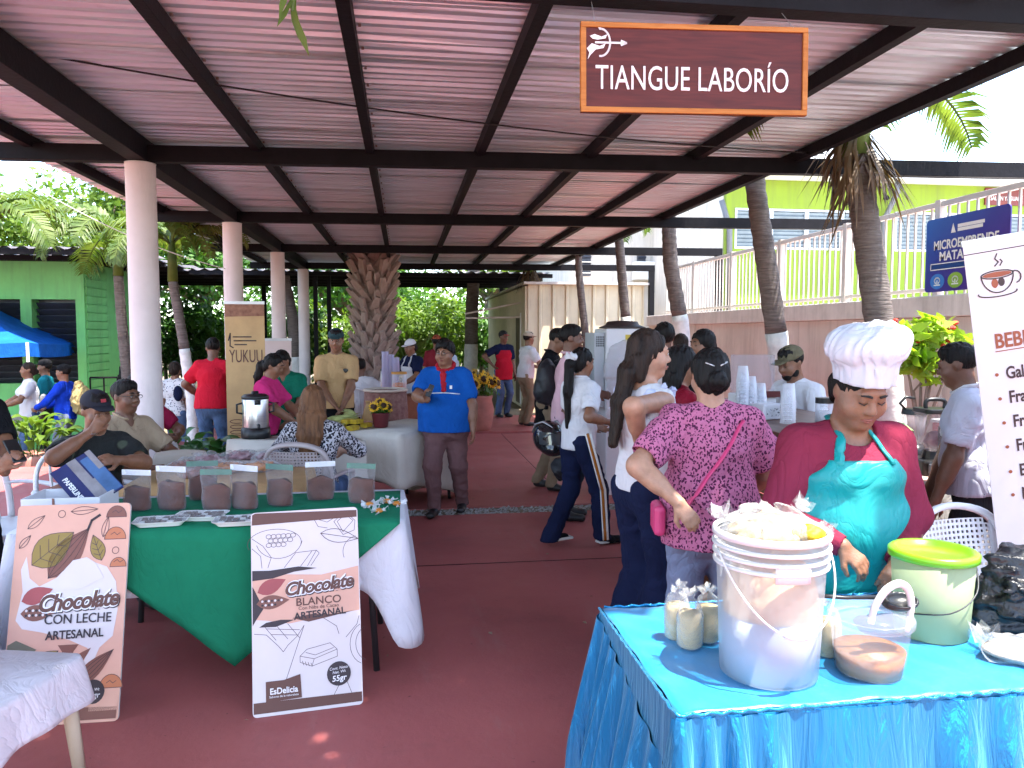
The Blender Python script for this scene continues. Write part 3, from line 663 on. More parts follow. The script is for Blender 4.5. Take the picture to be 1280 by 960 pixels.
def palm(label, pts, r, white_to=None, fronds=8, dry=0, seed=0, crown=True, group=None, scale=1.0):
    """pts: centre line from the ground up; white_to: height of the whitewash"""
    rs = random.Random(seed); P = [Vector(p) for p in pts]; t = thing('palm_tree', label, 'palm', P[0], 0, group)
    n = 40; line = []; tot = len(P) - 1
    for i in range(n + 1):
        f = i / n * tot; k = min(tot - 1, int(f)); line.append(P[k].lerp(P[k + 1], f - k))
    def rad(i): return r * (1.12 - .22 * i / n) * (1.05 if i % 2 else .97)
    top = P[-1]
    if white_to: 
        ks = max([i for i in range(n + 1) if line[i].z <= white_to] + [1])
        m = MB(); m.tube(line[:ks + 1], [rad(i) + .004 for i in range(ks + 1)], 14); m.build('whitewash', M_LIMEW, t, True, smooth=True)
        m = MB(); m.tube(line[ks:], [rad(i) for i in range(ks, n + 1)], 14); m.build('trunk', M_RING, t, True, smooth=True)
    else: m = MB(); m.tube(line, [rad(i) for i in range(n + 1)], 14); m.build('trunk', M_RING, t, True, smooth=True)
    if crown:
        m = MB(); m.tube([top, top + Vector((0, 0, .35)), top + Vector((0, 0, .62))], [r * 1.0, r * .85, r * .4], 10); m.build('crownshaft', L_PALM, t, True, smooth=True)
        for i in range(fronds):
            o = bpy.data.objects.new('frond', FR[i % 3]); o.location = top + Vector((0, 0, .5)); o.rotation_euler = (rs.uniform(-.25, .25), rs.uniform(-.35, .45), i * 6.283 / fronds + rs.uniform(-.3, .3)); s = scale * rs.uniform(.85, 1.1); o.scale = (s, s, s); link(o, t, True)
    for i in range(dry):
        o = bpy.data.objects.new('dry_frond', FRD[i % 3]); o.location = top + Vector((0, 0, rs.uniform(-.05, .2))); o.rotation_euler = (rs.uniform(-.15, .15), rs.uniform(-.3, .15), i * 6.283 / max(1, dry) + rs.uniform(-.4, .4)); link(o, t, True)
    return t
G_ROW = 'row of palms along the shed'
# right row
def trunkline(pix, Y): return [atY(x, y, Y) for x, y in pix]
q = trunkline([(1112, 500), (1085, 300), (1070, 195)], 5.9); q.insert(0, Vector((q[0].x + .06, 5.9, 0))); palm('thick dark palm with dry hanging fronds and whitewashed foot behind the chef hat', q, .112, atY(1112, 405, 5.9).z, 8, 9, 1, True, G_ROW)
q = trunkline([(982, 500), (958, 330), (945, 240), (938, 150)], 7.6); q.insert(0, Vector((q[0].x + .05, 7.6, 0))); palm('leaning ringed palm with white foot between bar counter and wall', q, .105, atY(975, 415, 7.6).z, 8, 0, 2, True, G_ROW)
q = trunkline([(852, 410), (838, 330), (836, 285), (836, 220)], 10.3); q.insert(0, Vector((q[0].x + .08, 10.3, 0))); palm('dark palm with white foot beside the end of the terrace fence', q, .10, atY(850, 393, 10.3).z, 8, 3, 3, True, G_ROW)
q = trunkline([(784, 420), (777, 340), (774, 300), (774, 250)], 12.3); q.insert(0, Vector((q[0].x + .08, 12.3, 0))); palm('slim palm with white foot in front of the cream cladding', q, .075, atY(783, 390, 12.3).z, 8, 0, 4, True, G_ROW)
q = trunkline([(733, 430), (724, 345), (722, 300)], 14.4); q.insert(0, Vector((q[0].x + .05, 14.4, .03))); palm('thin dark palm stem rising past the cream cladding', q, .07, None, 8, 0, 5, True, G_ROW)
q = trunkline([(588, 480), (590, 380), (593, 330)], 20); q.insert(0, Vector((q[0].x, 20, 0))); palm('straight grey palm stem with tall whitewashed foot beyond the sunflower pot', q, .17, atY(588, 430, 20).z, 8, 0, 6, True, G_ROW)
q = trunkline([(668, 400), (664, 345)], 17.2); q.insert(0, Vector((q[0].x, 17.2, 0.0))); palm('short palm with a skirt of brown dead fronds beside the hut corner', q, .07, None, 0, 8, 7, False, G_ROW)
palm('tall palm whose crown shades the blue satin table', [(4.5, 1.3, 0), (4.5, 1.3, 2.2), (4.45, 1.25, 4.4)], .1, 1.1, 9, 0, 21, True, G_ROW, 1.15)
tp = palm('tall palm leaning over the roof edge near the entrance', [(-2.9, 1.1, 0), (-2.8, 1.15, 2.4), (-2.6, 1.2, 4.5)], .1, 1.1, 8, 0, 22, True, G_ROW)
hf = MB(); tip = atY(366, 14, 2.55); rp_ = [Vector((-2.6, 1.2, 5.0)), Vector((-1.9, 1.7, 5.1)), Vector((-1.0, 2.3, 4.2)), tip + Vector((-.05, -.02, .45)), tip]; hf.tube(rp_, [.02, .016, .012, .008, .004], 6, sm=5); rs_ = random.Random(5)
for k in range(44):
    f = .25 + .75 * k / 43; i_ = min(3, int(f * 4)); p_ = rp_[i_].lerp(rp_[i_ + 1], f * 4 - i_); s_ = 1 if k % 2 else -1; d_ = Vector((.25 * s_ + rs_.uniform(-.15, .15), .18 * s_, -.8)).normalized() * rs_.uniform(.12, .22) * (1.25 - .6 * f); w_ = Vector((.012, -.006, 0)); hf.add([p_ - w_ * .5, p_ + d_ * .6 - w_, p_ + d_, p_ + d_ * .6 + w_, p_ + w_ * .5], [(0, 1, 3, 4), (1, 2, 3)])
hf.build('frond', L_PALM, tp, True)
# left pair
q = trunkline([(160, 480), (152, 400), (148, 345)], 12.2); q.insert(0, Vector((q[0].x, 12.2, -.45))); palm('drooping bushy palm against the dark roof by the kiosk corner', q, .075, None, 11, 0, 11, True, G_ROW, .82)
q = trunkline([(240, 500), (228, 420), (216, 352)], 11.2); q.insert(0, Vector((q[0].x, 11.2, -.45))); palm('palm with reddish stem and white foot between two pink columns', q, .068, atY(232, 432, 11.2).z, 10, 0, 12, True, G_ROW, .72)
q = trunkline([(-40, 480), (-30, 400), (-28, 330)], 11.5); q.insert(0, Vector((q[0].x, 11.5, -.45))); palm('palm whose yellowing fronds reach over the blue canopy', q, .10, None, 10, 0, 13, True, G_ROW, .85)
q = trunkline([(372, 480), (366, 400), (352, 330)], 18); q.insert(0, Vector((q[0].x, 18, 0))); palm('slanting brown stem with white foot between the far pink columns', q, .13, atY(372, 445, 18).z, 0, 0, 14, False, G_ROW)
# thick date palm with leaf bases
M_BOOT = mat('date_palm_leaf_base', (0.22, 0.15, 0.13), .9, .3, 6, .9, 45, col2=(.42, .32, .28), stretch=(1, 1, .3))
dp = thing('date_palm', 'thick palm with criss-cross old leaf bases behind the tan shirt', 'palm', (-.45, 15.5, 0))
dx, dy = atY(468, 420, 15.5).x, 15.5
m = MB(); m.tube([(dx, dy, 0), (dx, dy, 1.6), (dx + .03, dy, 3.0), (dx + .05, dy, 4.2)], [.27, .29, .33, .28], 16); m.build('trunk', M_BOOT, dp, True, smooth=True)
bt = MB(); bt.add([(-.10, 0, 0), (.10, 0, 0), (.055, .20, .30), (-.055, .20, .30), (-.09, .075, 0), (.09, .075, 0), (.045, .26, .28), (-.045, .26, .28)], [(0, 3, 2, 1), (4, 5, 6, 7), (0, 1, 5, 4), (1, 2, 6, 5), (2, 3, 7, 6), (3, 0, 4, 7)]); bme = bt.mesh('leaf_base', M_BOOT)
for i in range(19):
    for j in range(10):
        a = (j + .5 * (i % 2)) * 6.283 / 10; z = .45 + i * .165; o = bpy.data.objects.new('leaf_base', bme); rr = .235 + .03 * i / 12
        o.location = (dx + math.sin(-a) * rr, dy + math.cos(a) * rr, z); sc = random.uniform(.7, 1.0) * (1 + .45 * max(0, (i - 11) / 8)); o.scale = (sc, sc, sc * 1.05); o.rotation_euler = (random.uniform(-.12, .12), random.choice((-.35, .35)), a); link(o, dp, True)
for i in range(14):
    o = bpy.data.objects.new('frond', FR[i % 3]); o.location = (dx, dy, 4.2); o.rotation_euler = (0, random.uniform(-.2, .5), i * .45); o.scale = (1.3,) * 3; link(o, dp, True)
def spiky(label, c, r, n, seed, material, cat='plant', name='spiky_plant', w=.035, group=None):
    rs = random.Random(seed); hz = c[2]; t = thing(name, label, cat, (c[0], c[1], -.012), 0, group); m = MB()
    m.tube([(0, 0, 0), (0, 0, hz + .1)], .05, 8); m.build('stem', M_BARK, t); m = MB()
    for i in range(n):
        a = rs.uniform(0, 6.28); e = rs.uniform(.15, 1.3); L = r * rs.uniform(.7, 1.1); d = Vector((math.cos(a) * math.cos(e), math.sin(a) * math.cos(e), math.sin(e))); s = d.cross(Vector((0, 0, 1))).normalized() * w
        c0 = Vector((0, 0, hz + .1)); q = c0 + d * L * .55; tpt = c0 + d * L + Vector((0, 0, -.18 * L))
        m.add([c0 - s * .4, q - s, tpt, q + s, c0 + s * .4], [(0, 1, 3, 4), (1, 2, 3)])
    m.build('blades', material, t); return t
spiky('spiky fan-leaved plant growing against the date palm stem', (atY(512, 415, 17).x, 17.0, .8), 1.15, 60, 5, L_PALM)
spiky('dark spiky plant between the black posts and the date palm', (atY(430, 430, 17).x, 17.0, .6), 1.0, 60, 6, L_DARK)
# ================================================================== PEOPLE (distance-field bodies, one continuous surface per piece)
def V3(*a): return np.array(a, np.float64)
def nrm3(v): return v / (np.linalg.norm(v) + 1e-9)
class Field:
    def __init__(s, lo, hi, vox):
        s.vox = vox; s.lo = np.array(lo, float) - 3 * vox; n = np.ceil((np.array(hi) + 3 * vox - s.lo) / vox).astype(int) + 1
        s.ax = [(s.lo[i] + np.arange(n[i]) * vox).astype(np.float32) for i in range(3)]; s.F = np.full(n, 1.0, np.float32)
    def region(s, lo, hi, pad):
        sl = []
        for i in range(3):
            a = int(np.floor((lo[i] - pad - s.lo[i]) / s.vox)); b = int(np.ceil((hi[i] + pad - s.lo[i]) / s.vox)) + 1
            a = max(0, a); b = min(len(s.ax[i]), b)
            if a >= b: return None
            sl.append(slice(a, b))
        return tuple(sl)
    def pts(s, sl): return s.ax[0][sl[0]][:, None, None], s.ax[1][sl[1]][None, :, None], s.ax[2][sl[2]][None, None, :]
    def add(s, prim, k=0.02, op='add'):
        lo, hi, fn = prim; sl = s.region(lo, hi, k + 4 * s.vox)
        if sl is None: return s
        d = fn(*s.pts(sl)).astype(np.float32); f = s.F[sl]
        if op == 'add':
            h = np.clip(0.5 + 0.5 * (f - d) / k, 0, 1); s.F[sl] = f * (1 - h) + d * h - k * h * (1 - h)
        else:
            h = np.clip(0.5 - 0.5 * (f + d) / k, 0, 1); s.F[sl] = f * (1 - h) - d * h + k * h * (1 - h)
        return s
    def sub(s, prim, k=0.01): return s.add(prim, k, 'sub')
    def cut(s, p, n):
        n = nrm3(np.array(n, float)); x, y, z = s.ax[0][:, None, None], s.ax[1][None, :, None], s.ax[2][None, None, :]
        s.F = np.maximum(s.F, ((x - p[0]) * n[0] + (y - p[1]) * n[1] + (z - p[2]) * n[2]).astype(np.float32)); return s
    def noise(s, amp, fr, seed=0, zs=1.0):
        rs = np.random.RandomState(seed); x, y, z = s.ax[0][:, None, None], s.ax[1][None, :, None], s.ax[2][None, None, :] * zs
        wx = 0.35 / fr * np.sin(fr * 5 * y + 1) + 0.35 / fr * np.sin(fr * 4.3 * z + 2); acc = 0
        for i in range(5):
            d = rs.normal(size=3); d /= np.linalg.norm(d); acc = acc + np.sin(2 * np.pi * fr * ((x + wx) * d[0] + y * d[1] + z * d[2]) * (1 + .35 * i) + rs.uniform(0, 6))
        s.F = s.F + (amp / 2.2 * acc).astype(np.float32); return s
    def at(s, p):
        i = [int(round((p[a] - s.lo[a]) / s.vox)) for a in range(3)]
        return 1.0 if any(i[a] < 0 or i[a] >= s.F.shape[a] for a in range(3)) else float(s.F[i[0], i[1], i[2]])
    def push(s, p, d, off=.006):
        """outermost surface point from p along d"""
        d = nrm3(np.array(d, float)); best = np.array(p, float)
        for i in range(90):
            q = np.array(p, float) + d * (i * .005)
            if s.at(q) < 0: best = q
        return Vector(best + d * (off + .004))
    def mesh(s):
        F = s.F; n = F.shape; ins = F < 0; c = None
        S = [slice(None, -1), slice(1, None)]
        corner = {(i, j, k): F[S[i], S[j], S[k]] for i in (0, 1) for j in (0, 1) for k in (0, 1)}
        cnt = sum((v < 0).astype(np.int8) for v in corner.values()); act = (cnt > 0) & (cnt < 8)
        idx = np.argwhere(act); 
        if len(idx) == 0: return np.zeros((0, 3)), np.zeros((0, 4), int)
        cv = {key: v[act].astype(np.float64) for key, v in corner.items()}
        sm = np.zeros((len(idx), 3)); w = np.zeros(len(idx))
        for key in corner:
            for a in range(3):
                if key[a] == 0:
                    k2 = list(key); k2[a] = 1; f0 = cv[key]; f1 = cv[tuple(k2)]; cr = (f0 < 0) != (f1 < 0)
                    t = np.where(cr, f0 / np.where(cr, f0 - f1, 1), 0)
                    p = np.tile(np.array(key, float), (len(idx), 1)); p[:, a] = t
                    sm += p * cr[:, None]; w += cr
        vert = (idx + sm / w[:, None]) * s.vox + s.lo
        vid = -np.ones(act.shape, np.int64); vid[act] = np.arange(len(idx)); faces = []
        for a in range(3):
            b, c2 = (a + 1) % 3, (a + 2) % 3
            sl0 = [slice(1, -1)] * 3; sl1 = [slice(1, -1)] * 3; sl0[a] = slice(0, -1); sl1[a] = slice(1, None)
            i0 = ins[tuple(sl0)]; i1 = ins[tuple(sl1)]; off = np.ones(3, int); off[a] = 0
            e = np.argwhere(i0 != i1); fl = i0[i0 != i1]
            if len(e) == 0: continue
            e = e + off; q = []
            for (db, dc) in ((-1, -1), (0, -1), (0, 0), (-1, 0)):
                c = e.copy(); c[:, b] += db; c[:, c2] += dc; q.append(vid[c[:, 0], c[:, 1], c[:, 2]])
            q = np.stack(q, 1); q[~fl] = q[~fl][:, ::-1]; faces.append(q)
        return vert, np.concatenate(faces)
def cone(a, b, ra, rb):
    a = np.asarray(a, float); b = np.asarray(b, float); r = max(ra, rb); ba = b - a; L2 = max(1e-9, float(ba @ ba))
    def f(x, y, z):
        px, py, pz = x - a[0], y - a[1], z - a[2]; t = np.clip((px * ba[0] + py * ba[1] + pz * ba[2]) / L2, 0, 1)
        return np.sqrt((px - t * ba[0]) ** 2 + (py - t * ba[1]) ** 2 + (pz - t * ba[2]) ** 2) - (ra + (rb - ra) * t)
    return np.minimum(a, b) - r, np.maximum(a, b) + r, f
def ell(c, r, M=None):
    c = np.asarray(c, float); r = np.asarray(r, float) if hasattr(r, '__len__') else np.array([r] * 3, float); M = np.eye(3) if M is None else np.asarray(M)
    e = np.sqrt((M ** 2) @ (r ** 2)); rm = r.min()
    def f(x, y, z):
        px, py, pz = x - c[0], y - c[1], z - c[2]
        u = [(M[0, i] * px + M[1, i] * py + M[2, i] * pz) / r[i] for i in range(3)]
        k0 = np.sqrt(u[0] ** 2 + u[1] ** 2 + u[2] ** 2); k1 = np.sqrt((u[0] / r[0]) ** 2 + (u[1] / r[1]) ** 2 + (u[2] / r[2]) ** 2) + 1e-6
        return k0 * (k0 - 1) / k1
    return c - e, c + e, f
def econe(a, b, ra, rb, side):
    """elliptic tapered capsule: ra, rb = (half width along side, half depth)"""
    a = np.asarray(a, float); b = np.asarray(b, float); ba = b - a; L2 = max(1e-9, float(ba @ ba)); ax = nrm3(ba); sd_ = np.asarray(side, float); sd_ = nrm3(sd_ - ax * (sd_ @ ax)); fw = np.cross(ax, sd_)
    R_ = max(ra[0], rb[0], ra[1], rb[1])
    def f(x, y, z):
        px, py, pz = x - a[0], y - a[1], z - a[2]; t = np.clip((px * ba[0] + py * ba[1] + pz * ba[2]) / L2, 0, 1)
        vx, vy, vz = px - t * ba[0], py - t * ba[1], pz - t * ba[2]; rx = ra[0] + (rb[0] - ra[0]) * t; ry = ra[1] + (rb[1] - ra[1]) * t; rm = np.minimum(rx, ry)
        u = vx * sd_[0] + vy * sd_[1] + vz * sd_[2]; q = vx * fw[0] + vy * fw[1] + vz * fw[2]; w = vx * ax[0] + vy * ax[1] + vz * ax[2]
        k0 = np.sqrt((u / rx) ** 2 + (q / ry) ** 2 + (w / rm) ** 2); k1 = np.sqrt((u / rx ** 2) ** 2 + (q / ry ** 2) ** 2 + (w / rm ** 2) ** 2) + 1e-6
        return k0 * (k0 - 1) / k1
    return np.minimum(a, b) - R_, np.maximum(a, b) + R_, f
def ik(a, t, l1, l2, hint):
    a = np.asarray(a, float); t = np.asarray(t, float); d = t - a; L = np.linalg.norm(d); u = d / (L + 1e-9); L = min(L, (l1 + l2) * 0.995); L = max(L, abs(l1 - l2) + .02)
    t = a + u * L; x = (l1 * l1 - l2 * l2 + L * L) / (2 * L); h = math.sqrt(max(0, l1 * l1 - x * x)); p = np.asarray(hint, float); p = nrm3(p - u * (p @ u)); return a + u * x + p * h, t
def rotx(a): c, s = math.cos(a), math.sin(a); return np.array([[1, 0, 0], [0, c, -s], [0, s, c]])
def roty(a): c, s = math.cos(a), math.sin(a); return np.array([[c, 0, s], [0, 1, 0], [-s, 0, c]])
def rotz(a): c, s = math.cos(a), math.sin(a); return np.array([[c, -s, 0], [s, c, 0], [0, 0, 1]])
def skin_mat(name, col): return mat('skin_' + name, col, 0.46, 0.16, 22, 0.16, 160, spec=0.5, sss=0.12)
SK = {'mid': skin_mat('mid', (0.30, 0.145, 0.085)), 'dark': skin_mat('dark', (0.155, 0.07, 0.042)), 'light': skin_mat('light', (0.42, 0.22, 0.14)), 'tan': skin_mat('tan', (0.23, 0.105, 0.06))}
def hair_mat(name, c1, c2):
    return mat('hair_' + name, c1, 0.55, 0, 30, 1.0, 75, col2=c2, stretch=(1, 1, .14), spec=0.22)
HR = {'black': hair_mat('black', (0.003, 0.0025, 0.0025), (0.011, 0.008, 0.007)), 'brown': hair_mat('brown', (0.06, 0.025, 0.012), (0.20, 0.09, 0.04)), 'dkbrown': hair_mat('dkbrown', (0.008, 0.005, 0.004), (0.038, 0.021, 0.014))}
M_BROW = mat('brow_hair', (0.012, 0.008, 0.007), .7, 0); M_EYEW = mat('eye_white', (0.62, 0.58, 0.54), .25, 0); M_IRIS = mat('eye_iris', (0.012, 0.007, 0.005), .15, 0)
M_LIPS = {k: mat('lips_' + k, tuple(c * f for c, f in zip(v, (1.05, .72, .78))), .4, .05) for k, v in (('mid', (0.30, 0.14, 0.09)), ('dark', (0.16, 0.07, 0.045)), ('light', (0.42, 0.22, 0.15)), ('tan', (0.23, 0.10, 0.065)))}
M_SHOE = mat('dark_shoe', (0.018, 0.017, 0.018), .45, .2); M_SOLE = mat('pale_sole', (0.62, 0.6, 0.57), .6, .05)

def hand_prims(W, f, n, side_sign, curl, k, vox, spread=0.0, sc=1.0):
    """W wrist, f finger direction, n palm normal; thumb on side_sign side"""
    f = nrm3(np.asarray(f, float)); n = np.asarray(n, float); n = nrm3(n - f * (n @ f)); sd_ = np.cross(n, f); q = k * sc; out = []
    ft = lambda r: max(r * q, .62 * vox)
    out.append((econe(W + f * .012 * q, W + f * .078 * q, (.027 * q, .017 * q), (.038 * q, .014 * q), sd_), .012))
    for i in range(4):
        o = (-.028 + .0187 * i) * q * side_sign; base = W + f * (.086 - .006 * abs(i - 1.6)) * q + sd_ * o; L = (.060, .074, .082, .074)[i] * q; d = nrm3(f + sd_ * (spread * (i - 1.5) * .12 * side_sign)); p = base; a = 0
        for s_, (l, r) in enumerate(((.42, .0098), (.31, .0090), (.27, .0080))):
            a += R(curl * (0.8, 1.1, .7)[s_]); dd = d * math.cos(a) + n * math.sin(a); e = p + dd * (L * l); out.append((cone(p, e, ft(r), ft(r * .93)), .004)); p = e
    b = W + f * .025 * q + sd_ * (.026 * q * side_sign); d = nrm3(f * .75 + sd_ * (.62 * side_sign) + n * .35); e = b + d * .045 * q; d2 = nrm3(f * .95 + sd_ * (.1 * side_sign) + n * (.3 + curl / 120)); e2 = e + d2 * .032 * q
    out += [(cone(b, e, ft(.0145), ft(.011)), .012), (cone(e, e2, ft(.011), ft(.0085)), .004)]
    return out

def person(label, X, Y, rz, h=1.68, vox=.011, skin='mid', build=1.0, belly=0.0, bust=0.0, lean=0.0, sit=None, z0=0.0, head=(0, 0), roll=0.0,
           arms=None, feet=None, hair=('short', 'black'), shirt=None, sleeve='short', pants=None, shoes=M_SHOE, hem=None, neck='crew', eyes='open', face=True,
           apron=None, skirt=False, group='people at the market', extra=None, curl=25, legs_wide=1.0, pleg=0.0, sw=1.0, fold=.004, headscale=1.0, hands=(None, None), tag_shirt='shirt', hips=1.0, collar=None, tie=True, straps=False):
    """rz degrees: 0 faces the camera side (-Y), 90 faces +X.  arms = [(hand xyz, elbow hint)] for local -X and +X (metres, before scaling by h/1.7)."""
    k = h / 1.7; t = thing('person', label, 'person', (X, Y, z0), R(rz), group)
    P = V3(0, 0, .93 * k) if sit is None else V3(0, 0, sit + .09)
    la = R(lean); up = V3(0, -math.sin(la), math.cos(la)); fwd = V3(0, -math.cos(la), -math.sin(la)); SX = V3(1, 0, 0)
    waist = P + up * .15 * k; chest = P + up * .33 * k; nb = P + up * .50 * k; sh = P + up * .432 * k
    hR = rotz(R(head[0])) @ rotx(R(head[1])) @ roty(R(roll)); hs = k * headscale; hc = nb + up * .035 * k + hR @ V3(0, -.012, .125) * hs + up * 0
    H = lambda *p: hc + hR @ (np.array(p) * hs)
    HM = hR
    def hell(c, r): return ell(H(*c), np.array(r) * hs, HM)
    def hcone(a, b, ra, rb): return cone(H(*a), H(*b), ra * hs, rb * hs)
    W = .160 * k * sw * (0.92 + .08 * build); SH = [sh + SX * (s * W) for s in (-1, 1)]
    if arms is None: arms = [((-.25, -.02, .80), (-.2, 1, 0)), ((.25, -.02, .80), (.2, 1, 0))]
    l1, l2 = .285 * k, .25 * k; EL = []; WR = []
    for i in (0, 1):
        e, w_ = ik(SH[i], np.array(arms[i][0]) * k, l1, l2, arms[i][1]); EL.append(e); WR.append(w_)
    if feet is None: feet = [(-.095, 0.0, 0), (.095, 0.0, 0)]
    HP = [P + SX * (s * .088 * k * hips) - up * .02 * k for s in (-1, 1)]; KN = []; AN = []
    for i in (0, 1):
        f_ = feet[i]; an = V3(f_[0] * k, f_[1] * k + .03, .085 * k + (f_[2] if len(f_) > 2 else 0)); kn, an = ik(HP[i], an, .43 * k, .425 * k, V3((-.12, .12)[i], -1, .05)); KN.append(kn); AN.append(an)
    B = build; bl = belly
    def torso(Fd, g, k_=.05):
        Fd.add(econe(P - up * .03 * k, P + up * .06 * k, (.150 * B * hips * k + g, .112 * B * k + g), (.148 * B * hips * k + g, .108 * B * k + g), SX), k_)
        Fd.add(econe(waist, chest, (.125 * B * k + g, .096 * B * k + g), (.150 * (.5 + .5 * B) * k + g, .108 * (.4 + .6 * B) * k + g), SX), k_)
        Fd.add(econe(chest, sh + up * .01 * k, (.148 * (.5 + .5 * B) * k + g, .105 * (.5 + .5 * B) * k + g), (.105 * k * sw + g, .060 * k + g), SX), k_)
        Fd.add(cone(SH[0] + SX * .02, SH[1] - SX * .02, .056 * k * (.6 + .4 * B) + g, .056 * k * (.6 + .4 * B) + g), .04)
        Fd.add(cone(SH[0] + SX * .03, nb, .05 * k + g * .7, .05 * k + g * .3), .03); Fd.add(cone(SH[1] - SX * .03, nb, .05 * k + g * .7, .05 * k + g * .3), .03)
        if bl: Fd.add(ell(P + up * .13 * k + fwd * .055 * k, ((.13 + .02 * bl) * B * k + g, (.085 + .06 * bl) * k + g, .15 * k + g)), .06)
        if bust:
            for s in (-1, 1): Fd.add(ell(chest + SX * (s * .066 * k * (.6 + .4 * B)) + fwd * (.062 * (.5 + .5 * B)) * k + up * .01 * k, ((.056 + .012 * bust) * k + g, (.050 + .025 * bust) * k + g, .062 * k + g)), .05)
    AR = .6 + .4 * B
    def arm(Fd, i, g, upto=1.0, fore=0.0, k_=.035):
        """upto: fraction of the upper arm, fore: fraction of the forearm"""
        e = SH[i] + (EL[i] - SH[i]) * min(1, upto); Fd.add(cone(SH[i], e, .052 * k * AR + g, (.052 - .012 * min(1, upto)) * k * AR + g), k_)
        if fore > 0: w_ = EL[i] + (WR[i] - EL[i]) * fore; Fd.add(cone(EL[i], w_, .041 * k * AR + g, (.041 - .014 * fore) * k * (.5 + .5 * AR) + g), .02)
    allp = np.array(SH + EL + WR + HP + KN + AN + [P, hc, H(0, 0, .17), V3(0, 0, 0)]); lo0 = allp.min(0); hi0 = allp.max(0)
    pad = .24 * B * k
    # ---- skin body
    Fb = Field(lo0 - V3(.2, .2, .02), hi0 + V3(.2, .2, .02), vox)
    torso(Fb, -.006 if shirt else 0)
    for i in (0, 1):
        arm(Fb, i, 0, 1, 1)
        Fb.add(cone(EL[i] + (WR[i] - EL[i]) * .05, EL[i] + (WR[i] - EL[i]) * .5, .042 * k * AR, .036 * k * AR), .03)
        fd = nrm3(WR[i] - EL[i]); hd = hands[i] or {}
        f_ = np.array(hd.get('f', fd)); n_ = np.array(hd.get('n', V3((1, -1)[i], 0, 0) * 1.0 + V3(0, -.25, 0)))
        for pr, kk in hand_prims(WR[i], f_, n_, hd.get('thumb', (1, -1)[i]), hd.get('curl', curl), k, vox, hd.get('spread', 0)): Fb.add(pr, kk)
        Fb.add(cone(HP[i], HP[i] + (KN[i] - HP[i]) * (.4 if pants else 1), .075 * k * (.55 + .45 * B), .052 * k), .04)
        if pants is None: Fb.add(cone(KN[i], AN[i], .052 * k, .036 * k), .03)
    Fb.add(cone(nb - up * .04 * k, H(0, .018, -.06), .058 * k * (.7 + .3 * B), .053 * k * (.7 + .3 * B)), .03)
    Fb.add(hell((0, .014, .03), (.073, .090, .086)), .02)
    jw = .5 + .5 * B
    Fb.add(hell((0, -.024, -.035), (.058 * jw + .003, .064, .080)), .03); Fb.add(hell((0, -.060, -.094), (.026 * jw, .022, .02)), .03)
    if vox < .016:
        for s in (-1, 1):
            Fb.add(hell((s * .036, -.055, -.035), (.028 * jw, .026, .03)), .02); Fb.add(hell((s * .012, -.092, -.030), (.009, .010, .008)), .008); Fb.add(hell((s * .074, .012, -.004), (.009, .02, .03)), .008)
            Fb.sub(hell((s * .031, -.100, .009), (.019, .018, .012)), .014); Fb.add(hell((s * .031, -.0745, .008), (.0145, .014, .0125)), .004)
        Fb.add(hcone((-.036, -.075, .030), (.036, -.075, .030), .011, .011), .02)
        Fb.add(hcone((0, -.083, .012), (0, -.101, -.024), .008, .0125), .012)
        Fb.add(hell((0, -.083, -.056), (.024, .011, .007)), .006); Fb.add(hell((0, -.080, -.068), (.021, .011, .008)), .006)
    v, fc = Fb.mesh(); obj('body', npmesh('body', v, fc, SK[skin]), t)
    # ---- face details
    if face and vox < .0135:
        for s in (-1, 1):
            m = MB(); m.tube([H(s * .014, -.0925, .029), H(s * .030, -.0935, .0345), H(s * .047, -.080, .029)], [.0042 * hs, .0046 * hs, .0022 * hs], 6); m.build('eyebrow', M_BROW, t, smooth=True)
            if eyes == 'open':
                m = MB(); m.ball((0, 0, 0), (.0115 * hs, .006 * hs, .0058 * hs), 12, 8); mm = Matrix.Translation(Vector(H(s * .031, -.0845, .0075))) @ Matrix(hR.tolist()).to_4x4(); m.xf(mm); ey = m.build('eye', M_EYEW, t, smooth=True)
                m = MB(); m.ball((0, 0, 0), (.0052 * hs, .003 * hs, .0052 * hs), 10, 6); m.xf(Matrix.Translation(Vector(H(s * .031, -.0888, .0078))) @ Matrix(hR.tolist()).to_4x4()); m.build('iris', M_IRIS, ey, smooth=True)
                m = MB(); m.tube([H(s * .0175, -.087, .0085), H(s * .031, -.0905, .0142), H(s * .046, -.082, .0095)], [.0014 * hs, .0022 * hs, .0014 * hs], 5); m.build('eyelash', M_BROW, t, smooth=True)
            else:
                m = MB(); m.tube([H(s * .0175, -.086, .0035), H(s * .031, -.0900, -.0022), H(s * .047, -.080, .0032)], [.0012 * hs, .0024 * hs, .0016 * hs], 5); m.build('eyelash', M_BROW, t, smooth=True)
        m = MB(); m.tube([H(-.024, -.0865, -.062), H(-.010, -.0945, -.0575), H(0, -.0950, -.0588), H(.010, -.0945, -.0575), H(.024, -.0865, -.062)], [.0015 * hs, .0045 * hs, .0043 * hs, .0045 * hs, .0015 * hs], 8); m.tube([H(-.021, -.0865, -.0645), H(0, -.0925, -.0685), H(.021, -.0865, -.0645)], [.0016 * hs, .0056 * hs, .0016 * hs], 8); m.build('lips', M_LIPS[skin], t, smooth=True)
